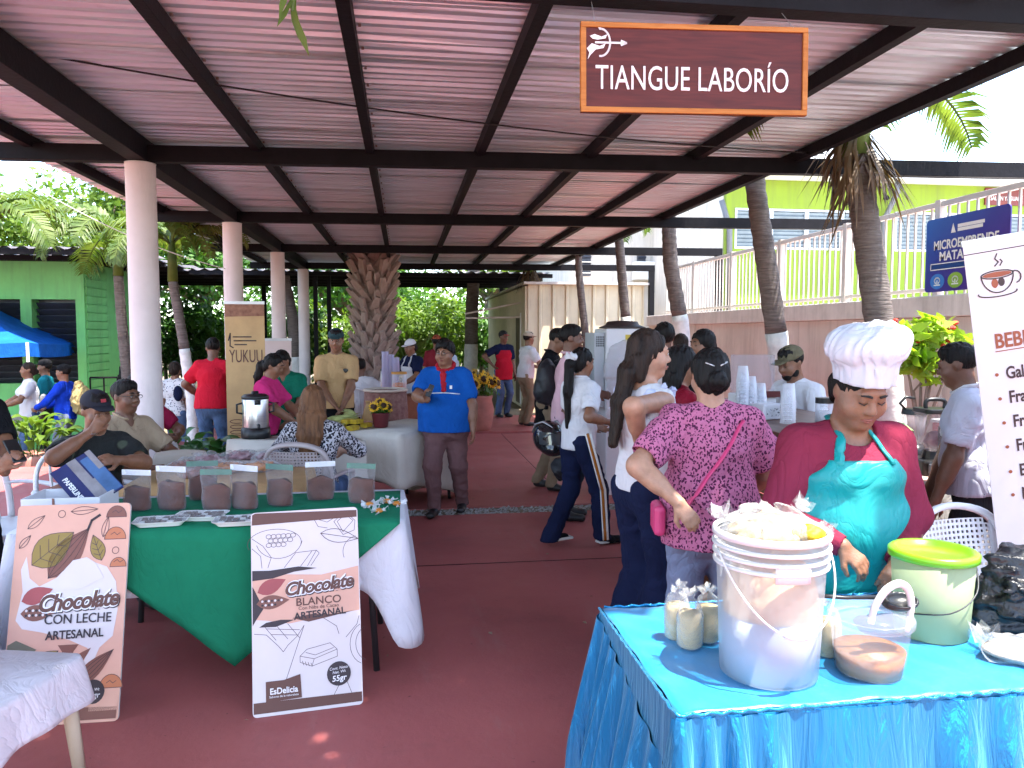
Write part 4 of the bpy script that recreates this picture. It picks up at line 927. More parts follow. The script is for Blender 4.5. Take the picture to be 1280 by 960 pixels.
    # ---- trousers / skirt
    if pants is not None:
        Fp = Field(np.minimum(lo0, -pad) * V3(1, 1, 0) - V3(.16, .16, .02), np.maximum(hi0, pad) * V3(1, 1, 0) + V3(.16, .16, P[2] + .2), max(vox * 1.45, .012))
        g = .010; Fp.add(econe(P - up * .04 * k, P + up * .10 * k, (.150 * B * hips * k + g, .114 * B * k + g), (.140 * B * k + g, .106 * B * k + g), SX), .04)
        if skirt: Fp.add(econe(P, V3(0, 0, .35 * k), (.16 * B * k + g, .12 * B * k + g), (.17 * B * k, .14 * B * k), SX), .05)
        for i in (0, 1):
            Fp.add(cone(HP[i] + V3(0, .02, 0) * k, KN[i], .086 * k * (.45 + .55 * B) + g, (.062 + .03 * pleg) * k * (.6 + .4 * B) + g), .035)
            Fp.add(cone(KN[i], AN[i] + V3(0, .012, -.03 if not pleg else -.05), (.062 + .03 * pleg) * k * (.6 + .4 * B) + g, (.05 + .06 * pleg) * k + g), .03)
        Fp.noise(.0045, 3.5, int(X * 100) % 97, 1.6)
        Fp.cut(P + up * .12 * k, up); Fp.cut(V3(0, 0, .045 + z0 * 0), V3(0, 0, -1))
        v, fc = Fp.mesh(); obj('skirt' if skirt else 'trousers', npmesh('trousers', v, fc, pants), t)
    if shoes is not None:
        for i in (0, 1):
            a = AN[i]; fz = max(.0, a[2] - .085 * k); lo = V3(a[0] - .07, a[1] - .24 * k, fz - .01); hi = V3(a[0] + .07, a[1] + .09, fz + .16)
            Fs = Field(lo, hi, max(vox, .010)); Fs.add(econe(a + V3(0, .015, -.045) * k, a + V3((-.012, .012)[i], -.155, -.052) * k, (.040 * k, .038 * k), (.044 * k, .030 * k), SX), .02); Fs.add(cone(a + V3(0, .0, 0), a + V3(0, -.04, -.045) * k, .04 * k, .04 * k), .03); Fs.cut(V3(0, 0, fz + .004), V3(0, 0, -1))
            v, fc = Fs.mesh(); so = obj('shoe', npmesh('shoe', v, fc, shoes), t)
    # ---- shirt
    Fs = None
    if shirt is not None:
        Fs = Field(np.array([min(lo0[0], -pad) - .12, min(lo0[1], -pad) - .14, P[2] - .30 * k]), np.array([max(hi0[0], pad) + .12, max(hi0[1], pad) + .14, nb[2] + .12]), vox * 1.22)
        g = .016; torso(Fs, g)
        if hem is None or hem > .03: hm = hem if hem is not None else .06; Fs.add(econe(P - up * (hm + .02) * k, P + up * .08 * k, (.158 * B * hips * k + g, .122 * B * k + g), (.150 * B * k + g, .116 * B * k + g), SX), .05)
        else: hm = hem
        for i in (0, 1):
            if sleeve == 'short': arm(Fs, i, .017, .62); Fs.add(cone(SH[i] + (EL[i] - SH[i]) * .3, SH[i] + (EL[i] - SH[i]) * .66, .052 * k * AR + .016, .053 * k * AR + .018), .03)
            elif sleeve == 'long': arm(Fs, i, .013, 1, .97)
            elif sleeve == 'three': arm(Fs, i, .013, 1, .35)
        Fs.noise(fold, 4.2, int(abs(X) * 131 + abs(Y) * 17) % 89, .8)
        Fs.cut(P - up * hm * k, -up)
        if sleeve in ('short', 'three', 'long'):
            for i in (0, 1):
                if sleeve == 'short': q = SH[i] + (EL[i] - SH[i]) * .68; n_ = nrm3(EL[i] - SH[i])
                elif sleeve == 'three': q = EL[i] + (WR[i] - EL[i]) * .38; n_ = nrm3(WR[i] - EL[i])
                else: q = EL[i] + (WR[i] - EL[i]) * .97; n_ = nrm3(WR[i] - EL[i])
                # trim only near the sleeve end
                c = q + n_ * .07 * k; Fs.sub(cone(c, c + n_ * .02, .07 * k, .07 * k), .004)
        ng = {'crew': (nb + up * .055 * k + fwd * .012 * k, .062 * k), 'scoop': (nb + up * .02 * k + fwd * .05 * k, .085 * k), 'v': (nb + up * .045 * k + fwd * .03 * k, .065 * k), 'high': (nb + up * .085 * k, .055 * k), 'square': (nb + up * .0 * k + fwd * .03 * k, .10 * k)}[neck]
        Fs.sub(ell(ng[0], ng[1]), .008)
        if neck == 'v': Fs.sub(cone(ng[0], nb - up * .07 * k + fwd * .10 * k, .045 * k, .012), .008)
        v, fc = Fs.mesh(); obj(tag_shirt, npmesh(tag_shirt, v, fc, shirt), t)
        if collar is not None:
            m = MB(); pts = [nb + up * (.035 - .03 * max(0, -math.cos(a) * -1 if False else 0)) * k + SX * (math.sin(a) * .068 * k) + fwd * (math.cos(a) * .066 * k) + up * (-.035 * k * max(0, math.cos(a))) for a in [R(q) for q in range(18, 343, 18)]]
            m.tube([Vector(p) for p in pts], .018 * k, 8, flat=.5); m.build('collar', collar, t, smooth=True)
    if apron is not None and Fs is not None:
        am, top, half, bottom = apron['mat'], apron.get('top', .30), apron.get('half', .10), apron.get('bottom', .30)
        Fa = Field(np.array([-.30 * B, -.42, P[2] - (bottom + .06) * k]), np.array([.30 * B, .14, nb[2] + .05]), vox)
        torso(Fa, .024); Fa.add(econe(P - up * bottom * k, P + up * .1 * k, (.165 * B * k + .03, .13 * B * k + .03), (.155 * B * k + .03, .12 * B * k + .03), SX), .05)
        x, y, z = Fa.ax[0][:, None, None], Fa.ax[1][None, :, None], Fa.ax[2][None, None, :]
        hgt = ((y - P[1]) * up[1] + (z - P[2]) * up[2]) / k
        wd = np.where(hgt > .10, half * k + np.clip(top - hgt, 0, .4) ** 1.4 * 1.5 * B, 9) ; fr = (y - P[1]) * fwd[1] + (z - P[2]) * fwd[2]
        wd2 = .185 * B * k
        Fa.noise(fold * .8, 3.6, 5, .8)
        dd = np.maximum.reduce([np.abs(x) - np.minimum(wd, wd2) + 0 * y, hgt * k - top * k + 0 * x, -(hgt * k + bottom * k) + 0 * x, .012 - fr + 0 * x])
        Fa.F = np.maximum(Fa.F, dd.astype(np.float32)); v, fc = Fa.mesh(); ap = obj('apron', npmesh('apron', v, fc, am), t)
        if apron.get('strap', True):
            for s in (-1, 1):
                m = MB(); hh = [top - .015 + (.505 - top) * j / 7 for j in range(8)]
                pp = []
                for j, q in enumerate(hh):
                    c_ = P + up * (q * k) + SX * (s * (half * .80 * (1 - j / 7) + .068 * j / 7) * k); A_ = Fs.push(c_, fwd, .002); B_ = Fb.push(c_, fwd, .002); pp.append(A_ if A_.dot(Vector(fwd)) > B_.dot(Vector(fwd)) else B_)
                m.tube(pp + [Vector(nb + up * .045 * k + SX * (s * .060 * k) - fwd * .035 * k)], .019 * k, 8, flat=.4); m.build('apron_strap', am, ap, smooth=True)
    # ---- hair
    if hair is not None:
        kind, hcl = hair[0], hair[1]; Fh = Field(hc - V3(.26, .30, .75) * hs if kind in ('long', 'pony', 'shoulder') else hc - V3(.16, .2, .22) * hs, hc + V3(.26, .30, .18) * hs if kind in ('long', 'pony', 'shoulder') else hc + V3(.16, .22, .18) * hs, max(.006, vox * .9))
        vol = hair[2] if len(hair) > 2 else 0.0
        Fh.add(hell((0, .018, .036), (.080 + vol, .096 + vol, .090 + vol)), .01)
        if kind == 'short': Fh.add(hell((0, -.02, .085), (.06, .06, .03 + vol)), .03); Fh.cut(H(0, -.083, .062), hR @ V3(0, -.62, -.78)); Fh.sub(hell((0, -.10, .0), (.066, .062, .062)), .012); Fh.sub(hell((0, .02, -.09), (.12, .045, .06)), .01)
        else:
            Fh.add(hell((0, .05, -.02), (.074 + vol, .062, .08)), .02); Fh.sub(hell((0, -.085, -.022), (.062, .062, .086)), .012); Fh.cut(H(0, -.088, .0), hR @ V3(0, -1, .0)); 
            if kind in ('bun', 'pony'): Fh.sub(hell((0, .0, -.10), (.13, .06, .075)), .01)
        chain = hair[3] if len(hair) > 3 else None
        if kind == 'bun': Fh.add(hell((0, .115, -.03), (.045, .035, .045)), .015)
        if kind == 'pony':
            ch = chain or [(0, .09, .03), (0, .14, -.01), (0, .13, -.18), (0, .11, -.36)]; rr = [.034, .042, .04, .016]
            for a, b, r0, r1 in zip(ch[:-1], ch[1:], rr, rr[1:]): Fh.add(cone(H(*a), H(*b), r0 * hs, r1 * hs), .02)
        if kind in ('long', 'shoulder'):
            ch = chain or ([(0, .03, 0), (0, .085, -.10), (0, .10, -.24), (0, .11, -.40)] if kind == 'long' else [(0, .03, 0), (0, .06, -.09), (0, .07, -.17), (0, .07, -.20)]); ww = [(.088, .06), (.10, .045), (.095, .035), (.06, .02)]
            for a, b, r0, r1 in zip(ch[:-1], ch[1:], ww, ww[1:]): Fh.add(econe(H(*a), H(*b), (r0[0] * hs, r0[1] * hs), (r1[0] * hs, r1[1] * hs), hR @ V3(1, 0, 0)), .025)
            for s in (-1, 1): Fh.add(hcone((s * .076, .02, .02), (s * .080, .05, -.12), .018, .022), .02)
        Fh.noise(.0036, 20, 3, .14)
        v, fc = Fh.mesh(); obj('hair', npmesh('hair', v, fc, HR[hcl]), t)
    info = dict(t=t, H=H, hs=hs, hR=hR, k=k, P=P, up=up, fwd=fwd, nb=nb, chest=chest, SH=SH, EL=EL, WR=WR, HP=HP, KN=KN, AN=AN, hc=hc, B=B, hell=hell, hcone=hcone, X=X, Y=Y, rz=rz, z0=z0, Fs=Fs, Fb=Fb)
    return info
def sdf_part(pi, name, prims, material, vox=.009, cuts=(), noise=None, subs=(), parent=None, k=.02):
    lo = np.min([p[0] for p in prims], 0); hi = np.max([p[1] for p in prims], 0); F = Field(lo - .02, hi + .02, vox)
    for p in prims: F.add(p, k)
    for s in subs: F.sub(s, .006)
    if noise: F.noise(*noise)
    for c in cuts: F.cut(*c)
    v, f = F.mesh(); return obj(name, npmesh(name, v, f, material), parent or pi['t'])
def cap(pi, material, brim=None, back=False, brim_mat=None):
    H, hR = pi['H'], pi['hR']
    c = sdf_part(pi, 'cap', [pi['hell']((0, .016, .045), (.086, .103, .088))], material, .008, cuts=[(H(0, 0, .038), hR @ V3(0, .12, -1))])
    d = -1 if not back else 1
    sdf_part(pi, 'cap_brim', [econe(H(0, d * .075, .044), H(0, d * .140, .034), (.070 * pi['hs'], .008), (.052 * pi['hs'], .007), hR @ V3(1, 0, 0))], brim_mat or material, .006, parent=c, k=.01)
    return c
def wpos(pi, p):
    """local point of a person -> world"""
    a = R(pi['rz']); return Vector((pi['X'] + p[0] * math.cos(a) - p[1] * math.sin(a), pi['Y'] + p[0] * math.sin(a) + p[1] * math.cos(a), pi['z0'] + p[2]))
# ================================================================== THINGS
def cloth(name, x0, x1, y0, y1, z, drop, amp=.02, waves=5.0, corner=0.0, crad=.14, material=None, parent=None, rz=0.0, seed=0, rows=9, N=44, flare=.02, th=.004, center=None, edge_r=.02):
    """a cloth laid on a table: flat top, edges falling with folds; drop may be a number or a function of (x, y)"""
    cx, cy = (x0 + x1) / 2, (y0 + y1) / 2; r = .035; rs = random.Random(seed); per = []
    def seg(a, b): 
        n = max(4, int((Vector(b) - Vector(a)).length * N))
        return [tuple(Vector(a).lerp(Vector(b), i / n)) for i in range(n)]
    for (a, b, c, ang) in (((x0 + r, y0), (x1 - r, y0), (x1 - r, y0 + r), -90), ((x1, y0 + r), (x1, y1 - r), (x1 - r, y1 - r), 0), ((x1 - r, y1), (x0 + r, y1), (x0 + r, y1 - r), 90), ((x0, y1 - r), (x0, y0 + r), (x0 + r, y0 + r), 180)):
        per += seg(a, b) + arc(c[0], c[1], r, r, ang, ang + 90, 6)[:-1]
    n = len(per); nv = []
    for i in range(n):
        a = Vector(per[i - 1]); b = Vector(per[(i + 1) % n]); d = (b - a).normalized(); nv.append(Vector((d.y, -d.x)))
    S = [0.0]
    for i in range(1, n): S.append(S[-1] + (Vector(per[i]) - Vector(per[i - 1])).length)
    ph = [rs.uniform(0, 6) for _ in range(4)]; vs = []; fs = []
    for j in range(rows + 1):
        v = j / rows
        for i in range(n):
            x, y = per[i]; D = drop(x, y) if callable(drop) else drop; cd = min(math.hypot(x - a, y - b) for a in (x0, x1) for b in (y0, y1)); ce = math.exp(-(cd / crad) ** 2)
            D = D + corner * ce
            f = (math.sin(S[i] * waves * 6.28 + ph[0]) + .6 * math.sin(S[i] * waves * 2.37 * 6.28 + ph[1] + v) + .4 * math.sin(S[i] * waves * .45 * 6.28 + ph[2]))
            o = .004 + flare * v + amp * v ** .8 * (.5 + .5 * f) * (1 - .3 * ce) + ce * corner * .22 * v
            zz = z - D * v - edge_r * 0 ; 
            if v < .12: o *= v / .12; o = max(o, .0)
            vs.append((x + nv[i].x * o, y + nv[i].y * o, zz + (.0 if v else 0)))
    for j in range(rows):
        for i in range(n): a = j * n + i; b = j * n + (i + 1) % n; fs.append((a, a + n, b + n, b))
    fs.append(tuple(range(n)))
    m = MB(); m.add(vs, fs)
    if rz: c = Vector((center or (cx, cy)) + (0,) if False else ((center or (cx, cy))[0], (center or (cx, cy))[1], 0)); m.xf(Matrix.Translation(c) @ Matrix.Rotation(rz, 4, 'Z') @ Matrix.Translation(-c))
    return m.build(name, material, parent, True, smooth=True, solid=th)
M_DKMETAL = mat('dark_table_leg', (0.045, 0.045, 0.05), .45, .1, metal=.4)
M_TTOP = mat('pale_tabletop', (0.55, 0.54, 0.51), .5, .05)
def folding_table(label, x0, x1, y0, y1, z, rz=0.0, group='folding tables', lm=None):
    t = thing('folding_table', label, 'table', ((x0 + x1) / 2, (y0 + y1) / 2, 0), rz, group); lm = lm or M_DKMETAL; w, d = (x1 - x0) / 2, (y1 - y0) / 2
    m = MB(); m.bb(-w + .01, w - .01, -d + .01, d - .01, z - .035, z - .004); m.build('tabletop', M_TTOP, t, bevel=.006)
    for sx in (-1, 1):
        for sy in (-1, 1): m = MB(); m.tube([(sx * (w - .16), sy * (d - .10), z - .036), (sx * (w - .12), sy * (d - .07), 0.0)], .016, 10); m.build('leg', lm, t, smooth=True)
        m = MB(); m.tube([(sx * (w - .145), -(d - .09), .33), (sx * (w - .145), d - .09, .33)], .011, 8); m.build('crossbar', lm, t, smooth=True)
    return t
M_CLOTHW = fabric('white_tablecloth', (0.62, 0.60, 0.65), .04, bump=.35); M_CLOTHC = fabric('offwhite_tablecloth', (0.60, 0.55, 0.48), .06, bump=.3)
M_GREENC = fabric('green_tablecloth', (0.012, 0.165, 0.085), .08, bump=.3); M_KRAFT = mat('kraft_paper', (0.44, 0.26, 0.11), .8, .15, 6, .4, 12)
PW = mat('print_pale', (0.66, 0.58, 0.585), .55, .03); PB = mat('print_brown', (0.115, 0.045, 0.035), .55, .06); PD = mat('print_dark', (0.035, 0.022, 0.028), .55, .05); PP = mat('print_peach', (0.66, 0.36, 0.27), .55, .06)
PR = mat('print_red', (0.34, 0.07, 0.075), .55, .1); PO = mat('print_ochre', (0.28, 0.19, 0.045), .55, .08); PL = mat('print_line', (0.08, 0.045, 0.05), .6, 0); PPOD = mat('print_cocoa', (0.20, 0.075, 0.055), .55, .08); POR = mat('print_orange', (0.50, 0.17, 0.08), .55, .06); PWW = mat('print_white', (0.80, 0.76, 0.78), .55, .02); PG = mat('print_grey_green', (0.13, 0.12, 0.085), .55, .05)
M_FOAM = mat('foam_board_edge', (0.62, 0.58, 0.56), .7, .04)
# ---------------------------------------------------------------- hanging sign
c0 = atY(726, 140, 3.14); c1 = atY(1008, 145, 3.09); c2 = atY(727, 27, 3.14)
sg = thing('hanging_sign', 'wooden sign reading TIANGUE LABORÍO hanging from the roof beam', 'sign', c0)
u = (c1 - c0); SW = u.length; v = Vector((0, 0, 1)); SH_ = (c2 - c0).length; bd = Board(sg, c0, u, v, .002)
def woodmat(name, c1_, c2_, rough=.4, scale=(1, 14, 14), coat=.12):
    m = bpy.data.materials.new(name); m.use_nodes = True; nt = m.node_tree; n = nt.nodes; l = nt.links; b = n['Principled BSDF']; b.inputs['Roughness'].default_value = rough; b.inputs['Coat Weight'].default_value = coat; b.inputs['Specular IOR Level'].default_value = .22
    tc = n.new('ShaderNodeTexCoord'); mp = n.new('ShaderNodeMapping'); mp.inputs['Scale'].default_value = scale; nz = n.new('ShaderNodeTexNoise'); nz.inputs['Scale'].default_value = 4; nz.inputs['Detail'].default_value = 7; nz.inputs['Distortion'].default_value = .6
    rp = n.new('ShaderNodeValToRGB'); rp.color_ramp.elements[0].position = .3; rp.color_ramp.elements[1].position = .7; rp.color_ramp.elements[0].color = (*c1_, 1); rp.color_ramp.elements[1].color = (*c2_, 1)
    l.new(tc.outputs['Object'], mp.inputs['Vector']); l.new(mp.outputs['Vector'], nz.inputs['Vector']); l.new(nz.outputs['Fac'], rp.inputs['Fac']); l.new(rp.outputs['Color'], b.inputs['Base Color']); return m
M_WOODR = woodmat('varnished_red_wood', (0.065, 0.008, 0.006), (0.12, 0.018, 0.012), .42, coat=0); M_WOODO = woodmat('orange_wood_frame', (0.36, 0.115, 0.02), (0.50, 0.19, 0.045), .55, coat=0)
m = MB(); m.bb(0, SW, 0, SH_, -.018, 0); m.xf(bd.M(0, 0, 0)); m.build('sign_board', M_WOODR, sg, True)
fr = .022
for a in ((0, SW, -.0, fr), (0, SW, SH_ - fr, SH_), (-.001, fr, fr, SH_ - fr), (SW - fr, SW + .001, fr, SH_ - fr)):
    m = MB(); m.bb(a[0], a[1], a[2], a[3], -.022, .008); m.xf(bd.M(0, 0, 0)); m.build('frame', M_WOODO, sg, True, bevel=.003)
M_LETTER = mat('sign_lettering', (0.80, 0.72, 0.72), .5, .03)
me = text_mesh('TIANGUE LABORÍO', .105, M_LETTER, extrude=.0025, spacing=1.02); xs = [v.co.x for v in me.vertices]; f = (SW * .85) / (max(xs) - min(xs)); me.transform(Matrix.Diagonal((f, 1.32, 1, 1))); me.transform(bd.M(SW * .49, SH_ * .375, 1)); obj('lettering', me, sg, True)
_e = lambda q: [(x * .82 + .012, y * .82 + .028) for x, y in q]
lg = [arc(.085, .305, .048, .066, -95, 95, 16), [(.085, .371), (.07, .385)], [(.06, .305), (.215, .305)], [(.19, .315), (.215, .305), (.19, .295)]]
bd.lines([_e(q) for q in lg], .008, M_LETTER, 2, 'emblem')
bd.shape(_e([(.03, .335), (.055, .345), (.09, .333), (.118, .345), (.11, .325), (.07, .318), (.045, .322)]), M_LETTER, 2, 'emblem'); bd.shape(_e([(.015, .275), (.04, .30), (.08, .288), (.11, .30), (.10, .278), (.06, .270), (.035, .245), (.02, .222), (.028, .255)]), M_LETTER, 2, 'emblem')
for fx in (.06, .93): m = MB(); p = bd.M(SW * fx, SH_ - .004, 0).translation; m.tube([p + Vector((0, -.008, 0)), Vector((p.x, 3.2, 3.03))], .0016, 5); m.build('hanging_wire', M_ALU, sg, True)
# ---------------------------------------------------------------- chocolate stall
folding_table('folding table under the white and green cloths of the chocolate stall', -1.75, -.02, 3.66, 4.42, .745)
tag(cloth('tablecloth', -1.77, -.0, 3.662, 4.435, .752, .30, .014, 2.2, .30, .12, M_CLOTHW, seed=3), 'white tablecloth with long hanging corners under the chocolate stall', 'tablecloth')
m = MB(); N = 40; zt = .759; vs = []
rows = []
for j in range(15):
    v = j / 14; row = []
    for i in range(N + 1):
        x = -1.54 + 1.52 * i / N; tri = max(0.0, 1 - abs(x + .78) / (.76 + .001)); 
        if v < .35: q = v / .35; row.append((x, 4.36 - (4.36 - 3.612) * q, zt))
        else:
            q = (v - .35) / .65; D = .64 * tri * q; row.append((x, 3.610 - .004 * q - .012 * tri * q * (1 + .8 * math.sin(x * 9 + 1) + .5 * math.sin(x * 23 + q * 3)), zt - D - .0005 * q))
    rows.append(row)
for r_ in rows: vs += r_
m.add(vs, [(j * (N + 1) + i, (j + 1) * (N + 1) + i, (j + 1) * (N + 1) + i + 1, j * (N + 1) + i + 1) for j in range(14) for i in range(N)])
tag(m.build('tablecloth', M_GREENC, smooth=True, solid=.003), 'green cloth hanging to a point over the chocolate stall front', 'tablecloth')
folding_table('folding table covered with brown paper behind the green cloth', -1.62, -.62, 4.49, 5.28, .745)
tag(cloth('paper_cover', -1.64, -.60, 4.475, 5.295, .752, .13, .01, 1.5, .03, .1, M_KRAFT, seed=8, th=.002), 'brown kraft paper cover on the rear table of sweets', 'paper')

def board_thing(label, BL, BR, TL, name='poster_board'):
    t = thing(name, label, 'poster', BL); u = BR - BL; v = TL - BL; b = Board(t, BL, u, v, .0011); w = u.length; h = v.dot(b.v)
    m = MB(); m.poly([Vector((x, y, -.012)) for x, y in rrect(w, h, .018)], .012); m.xf(b.M(0, 0, 0)); m.build('panel', M_FOAM, t, True)
    return t, b, w, h
def pod(b, x, y, L, w, ang, fill, k=2, lines=True):
    b.shape(leafshape(L, w), fill, k, 'pod_print', x, y, R(ang))
    if lines: b.lines([[(L * i / 8, s * w * .62 * math.sin(math.pi * (i / 8) ** .8)) for i in range(9)] for s in (-1, -.35, .35, 1)], .0022, PD, k + 1, 'pod_line', x, y, R(ang))
def outline_leaf(b, x, y, L, w, ang, k=2, mid=True, fill=None):
    pts = leafshape(L, w)
    if fill: b.shape(pts, fill, k, 'leaf_print', x, y, R(ang))
    P_ = [pts + pts[:1]] + ([[(0, 0), (L, 0)]] if mid else [])
    if mid and fill: P_ += [[(L * t, 0), (L * (t + .14), s * w * .7 * math.sin(math.pi * (t + .14) ** .8))] for t in (.2, .4, .6) for s in (-1, 1)]
    b.lines(P_, .0026, PL, k + 1, 'leaf_line', x, y, R(ang))
def script(b, x, y, size, rot, w):
    for mt, off, k, dx, dy in ((PD, .0085, 6, .003, -.005), (PWW, .0085, 7, 0, 0), (PB, .0030, 8, 0, 0)):
        me = text_mesh('Chocolate', size, mt, bold=off * size / .1, shear=.28, extrude=.0003, spacing=.92); xs = [v.co.x for v in me.vertices]; f = w / (max(xs) - min(xs)); me.transform(Matrix.Diagonal((f, 1, 1, 1))); me.transform(b.M(x + dx, y + dy, k, rot)); obj('lettering', me, b.p, True)
# board 2 : white chocolate
BL = atZ(316, 898, .002); BR = atZ(454, 880, .002); TL = atY(322, 641, 3.515)
t, b, w, h = board_thing('pale chocolate poster reading BLANCO leaning on the green cloth', BL, BR, TL)
b.shape([(x, y) for x, y in rrect(w, h, .018)], PW, 1, 'pale_print'); b.shape([(.004, h - .055), (w - .004, h - .045), (w - .004, h - .014), (.018, h - .003), (.006, h - .01)], PB, 2, 'brown_band'); b.shape([(.004, .014), (w - .004, .014), (w - .004, .055), (.004, .06)], PB, 2, 'brown_band')
# middle band
b.shape([(.004, h * .47), (.06, h * .46), (.16, h * .435), (.30, h * .455), (w - .004, h * .47), (w - .004, h * .695), (.30, h * .665), (.15, h * .68), (.004, h * .665)], PP, 2, 'peach_band')
b.shape([(.004, h * .66), (.09, h * .665), (.18, h * .69), (.28, h * .70), (.20, h * .715), (.08, h * .705), (.004, h * .71)], PD, 3, 'dark_wave'); b.shape([(.004, h * .44), (.02, h * .47), (.05, h * .52), (.01, h * .62), (.004, h * .63)], PD, 3, 'dark_wave'); b.shape([(.03, h * .43), (.10, h * .425), (.18, h * .452), (.12, h * .458), (.06, h * .45)], PD, 3, 'dark_wave'); b.shape([(.17, h * .46), (.24, h * .435), (.34, h * .452), (.44, h * .47), (.33, h * .462), (.25, h * .472)], PB, 3, 'brown_wave')
pod(b, .025, h * .60, .13, .032, 22, PR, 3, False); pod(b, .02, h * .545, .14, .030, 3, PPOD, 4, False)
for i in range(12): b.shape(arc(.045 + .0135 * (i % 7), h * .545 + (.009 if i < 7 else -.008), .0052, .0052, 0, 360, 8)[:-1], PD if i % 2 else PW, 5, 'bean_print')
script(b, .285, h * .612, .080, R(4), .30)
b.text('BLANCO', .285, h * .535, .047, PB, 5, bold=.0006, sx=1.05); b.text('Con Nibs de Cacao', .285, h * .505, .022, PB, 5, sx=1.0); b.text('ARTESANAL', .29, h * .470, .042, PD, 5, bold=.001, rot=R(2), sx=.98)
# line art
cir = lambda x, y, r, q=.8: arc(x, y, r, r * q, 0, 360, 10)
b.lines([arc(.10, h * .84, .115, .062, -12, 200, 18), arc(.12, h * .86, .10, .085, 195, 350, 12)] + [cir(.075 + .021 * i + .008 * (j % 2), h * .875 - .019 * j, .0115) for j in range(3) for i in range(6 - j)] + [[(.004, h * .87), (.05, h * .83), (.085, h * .77), (.07, h * .72)], [(.004, h * .82), (.04, h * .78), (.045, h * .72)], [(.14, h * .715), (.19, h * .785), (.28, h * .79), (.24, h * .715)], [(.26, h * .787), (.21, h * .715)], [(.28, h * .79), (.292, h * .775), (.255, h * .715)]], .0022, PL, 2)
outline_leaf(b, .30, h * .875, .17, .03, -12); b.lines([[(.36, h * .93), (.41, h * .98), (.455, h * .93), (.45, h * .88), (.40, h * .86), (.36, h * .93)], [(.375, h * .93), (.412, h * .965), (.446, h * .93), (.40, h * .875), (.375, h * .93)], [(.27, h * .955), (.33, h * .93), (.37, h * .955)], [(.27, h * .955), (.29, h * .91), (.33, h * .90)], arc(w, h * .77, .07, .07, 100, 200, 8)], .0022, PL, 2)
b.lines([[(.01, h * .40), (.06, h * .39), (.11, h * .33), (.13, h * .30), (.15, h * .33), (.19, h * .37), (.22, h * .42)]] + [[(.05 + .05 * i, h * .435), (.10 + .05 * i, h * .36)] for i in range(3)] + [[(.22, h * .42), (.12, h * .10)], [(.06, h * .42), (.20, h * .40)], [(.08, h * .39), (.19, h * .375)]], .0022, PL, 2)
b.lines([[(.20, h * .27), (.23, h * .30), (.33, h * .32), (.36, h * .285), (.36, h * .25), (.25, h * .215), (.20, h * .24), (.20, h * .27)], [(.20, h * .27), (.26, h * .25), (.36, h * .285)], [(.26, h * .25), (.25, h * .215)], [(.225, h * .285), (.265, h * .268), (.345, h * .295)]] + [[(.21 + .012 * i, h * .245 - .004 * i), (.215 + .012 * i, h * .225 - .003 * i)] for i in range(4)] + [arc(w + .02, h * .30, .07, .09, 110, 250, 10), arc(w + .035, h * .30, .06, .075, 110, 250, 10), [(.34, h * .06), (.37, h * .12)], [(.42, h * .06), (.40, h * .12)], [(.30, h * .45), (.36, h * .40), (.37, h * .36)], [(.40, h * .34), (.45, h * .40), (.46, h * .44)]], .0022, PL, 2)
b.shape(arc(.365, h * .165, .052, .052, 0, 360, 24)[:-1], PD, 4, 'weight_badge'); b.text('Cont. Neto/', .365, h * .165 + .024, .0165, PWW, 6, shear=.2, rot=R(4)); b.text('Net. Wt', .365, h * .165 + .007, .0165, PWW, 6, shear=.2, rot=R(4)); b.text('55gr', .365, h * .165 - .020, .034, PWW, 6, bold=.0006, shear=.15, rot=R(4))
b.shape([(.055, .058), (.205, .062), (.200, h * .185), (.13, h * .165), (.055, h * .165)], PB, 4, 'maker_badge'); b.text('EsDelicia', .13, h * .115, .036, PWW, 6, bold=.0008, sx=.9); b.text('Sabores de la naturaleza', .13, h * .09, .0125, PWW, 6)
# board 1 : milk chocolate
BR = atZ(132, 902, .002); TR = atY(173, 628, 3.62); TL = atY(33, 628, 3.62); BR.x += .05; BL = BR + (TL - TR) * 1.0; BL.z = .002; BL.y = BR.y
t, b, w, h = board_thing('peach chocolate poster reading CON LECHE leaning beside the covered chair', BL, BR, BL + (TR - BR))
b.shape(rrect(w, h, .018), PP, 1, 'peach_print'); b.kx = w / .50; w = .50
mk = [(.03, h * .47), (.05, h * .60), (.035, h * .70), (.055, h * .76), (.075, h * .66), (.12, h * .62), (.19, h * .655), (.26, h * .735), (.32, h * .745), (.36, h * .72), (.41, h * .70), (.455, h * .63), (.47, h * .50), (.455, h * .38), (.40, h * .33), (.36, h * .22), (.33, h * .24), (.35, h * .33), (.27, h * .37), (.15, h * .41), (.06, h * .43)]
b.shape([(x * w / .50, y) for x, y in mk], PW, 2, 'milk_splash')
outline_leaf(b, .08, h * .72, .22, .07, 38, 2, True, PO); outline_leaf(b, .385, h * .73, .12, .032, 112, 2, True, PO)
pod(b, .155, h * .655, .27, .062, 52, PPOD, 2); b.lines([[(.315, h * .875), (.33, h * .92), (.365, h * .945)]], .011, PD, 3, 'stem_print')
b.shape([(.19 * w / .5, h * .65), (.26, h * .735), (.32, h * .747), (.36, h * .72), (.40, h * .65), (.30, h * .60), (.2, h * .6)], PW, 4, 'milk_splash')
for (x, y, r_, mt) in ((.44, h * .955, .045, PPOD), (.44, h * .85, .048, POR), (.46, h * .17, .05, POR), (.46, h * .72, .036, POR)): b.shape(arc(x, y - .02, r_, r_ * 1.1, 0, 180, 12), mt, 2, 'sweet_print'); b.lines([arc(x, y - .02, r_, r_ * 1.1, 0, 180, 12) + [(x - r_, y - .02)] * 1, [(x - r_, y - .02), (x + r_, y - .02)], [(x - .02, y), (x - .005, y + .01), (x + .008, y - .002), (x + .022, y + .008)]], .0026, PL, 3)
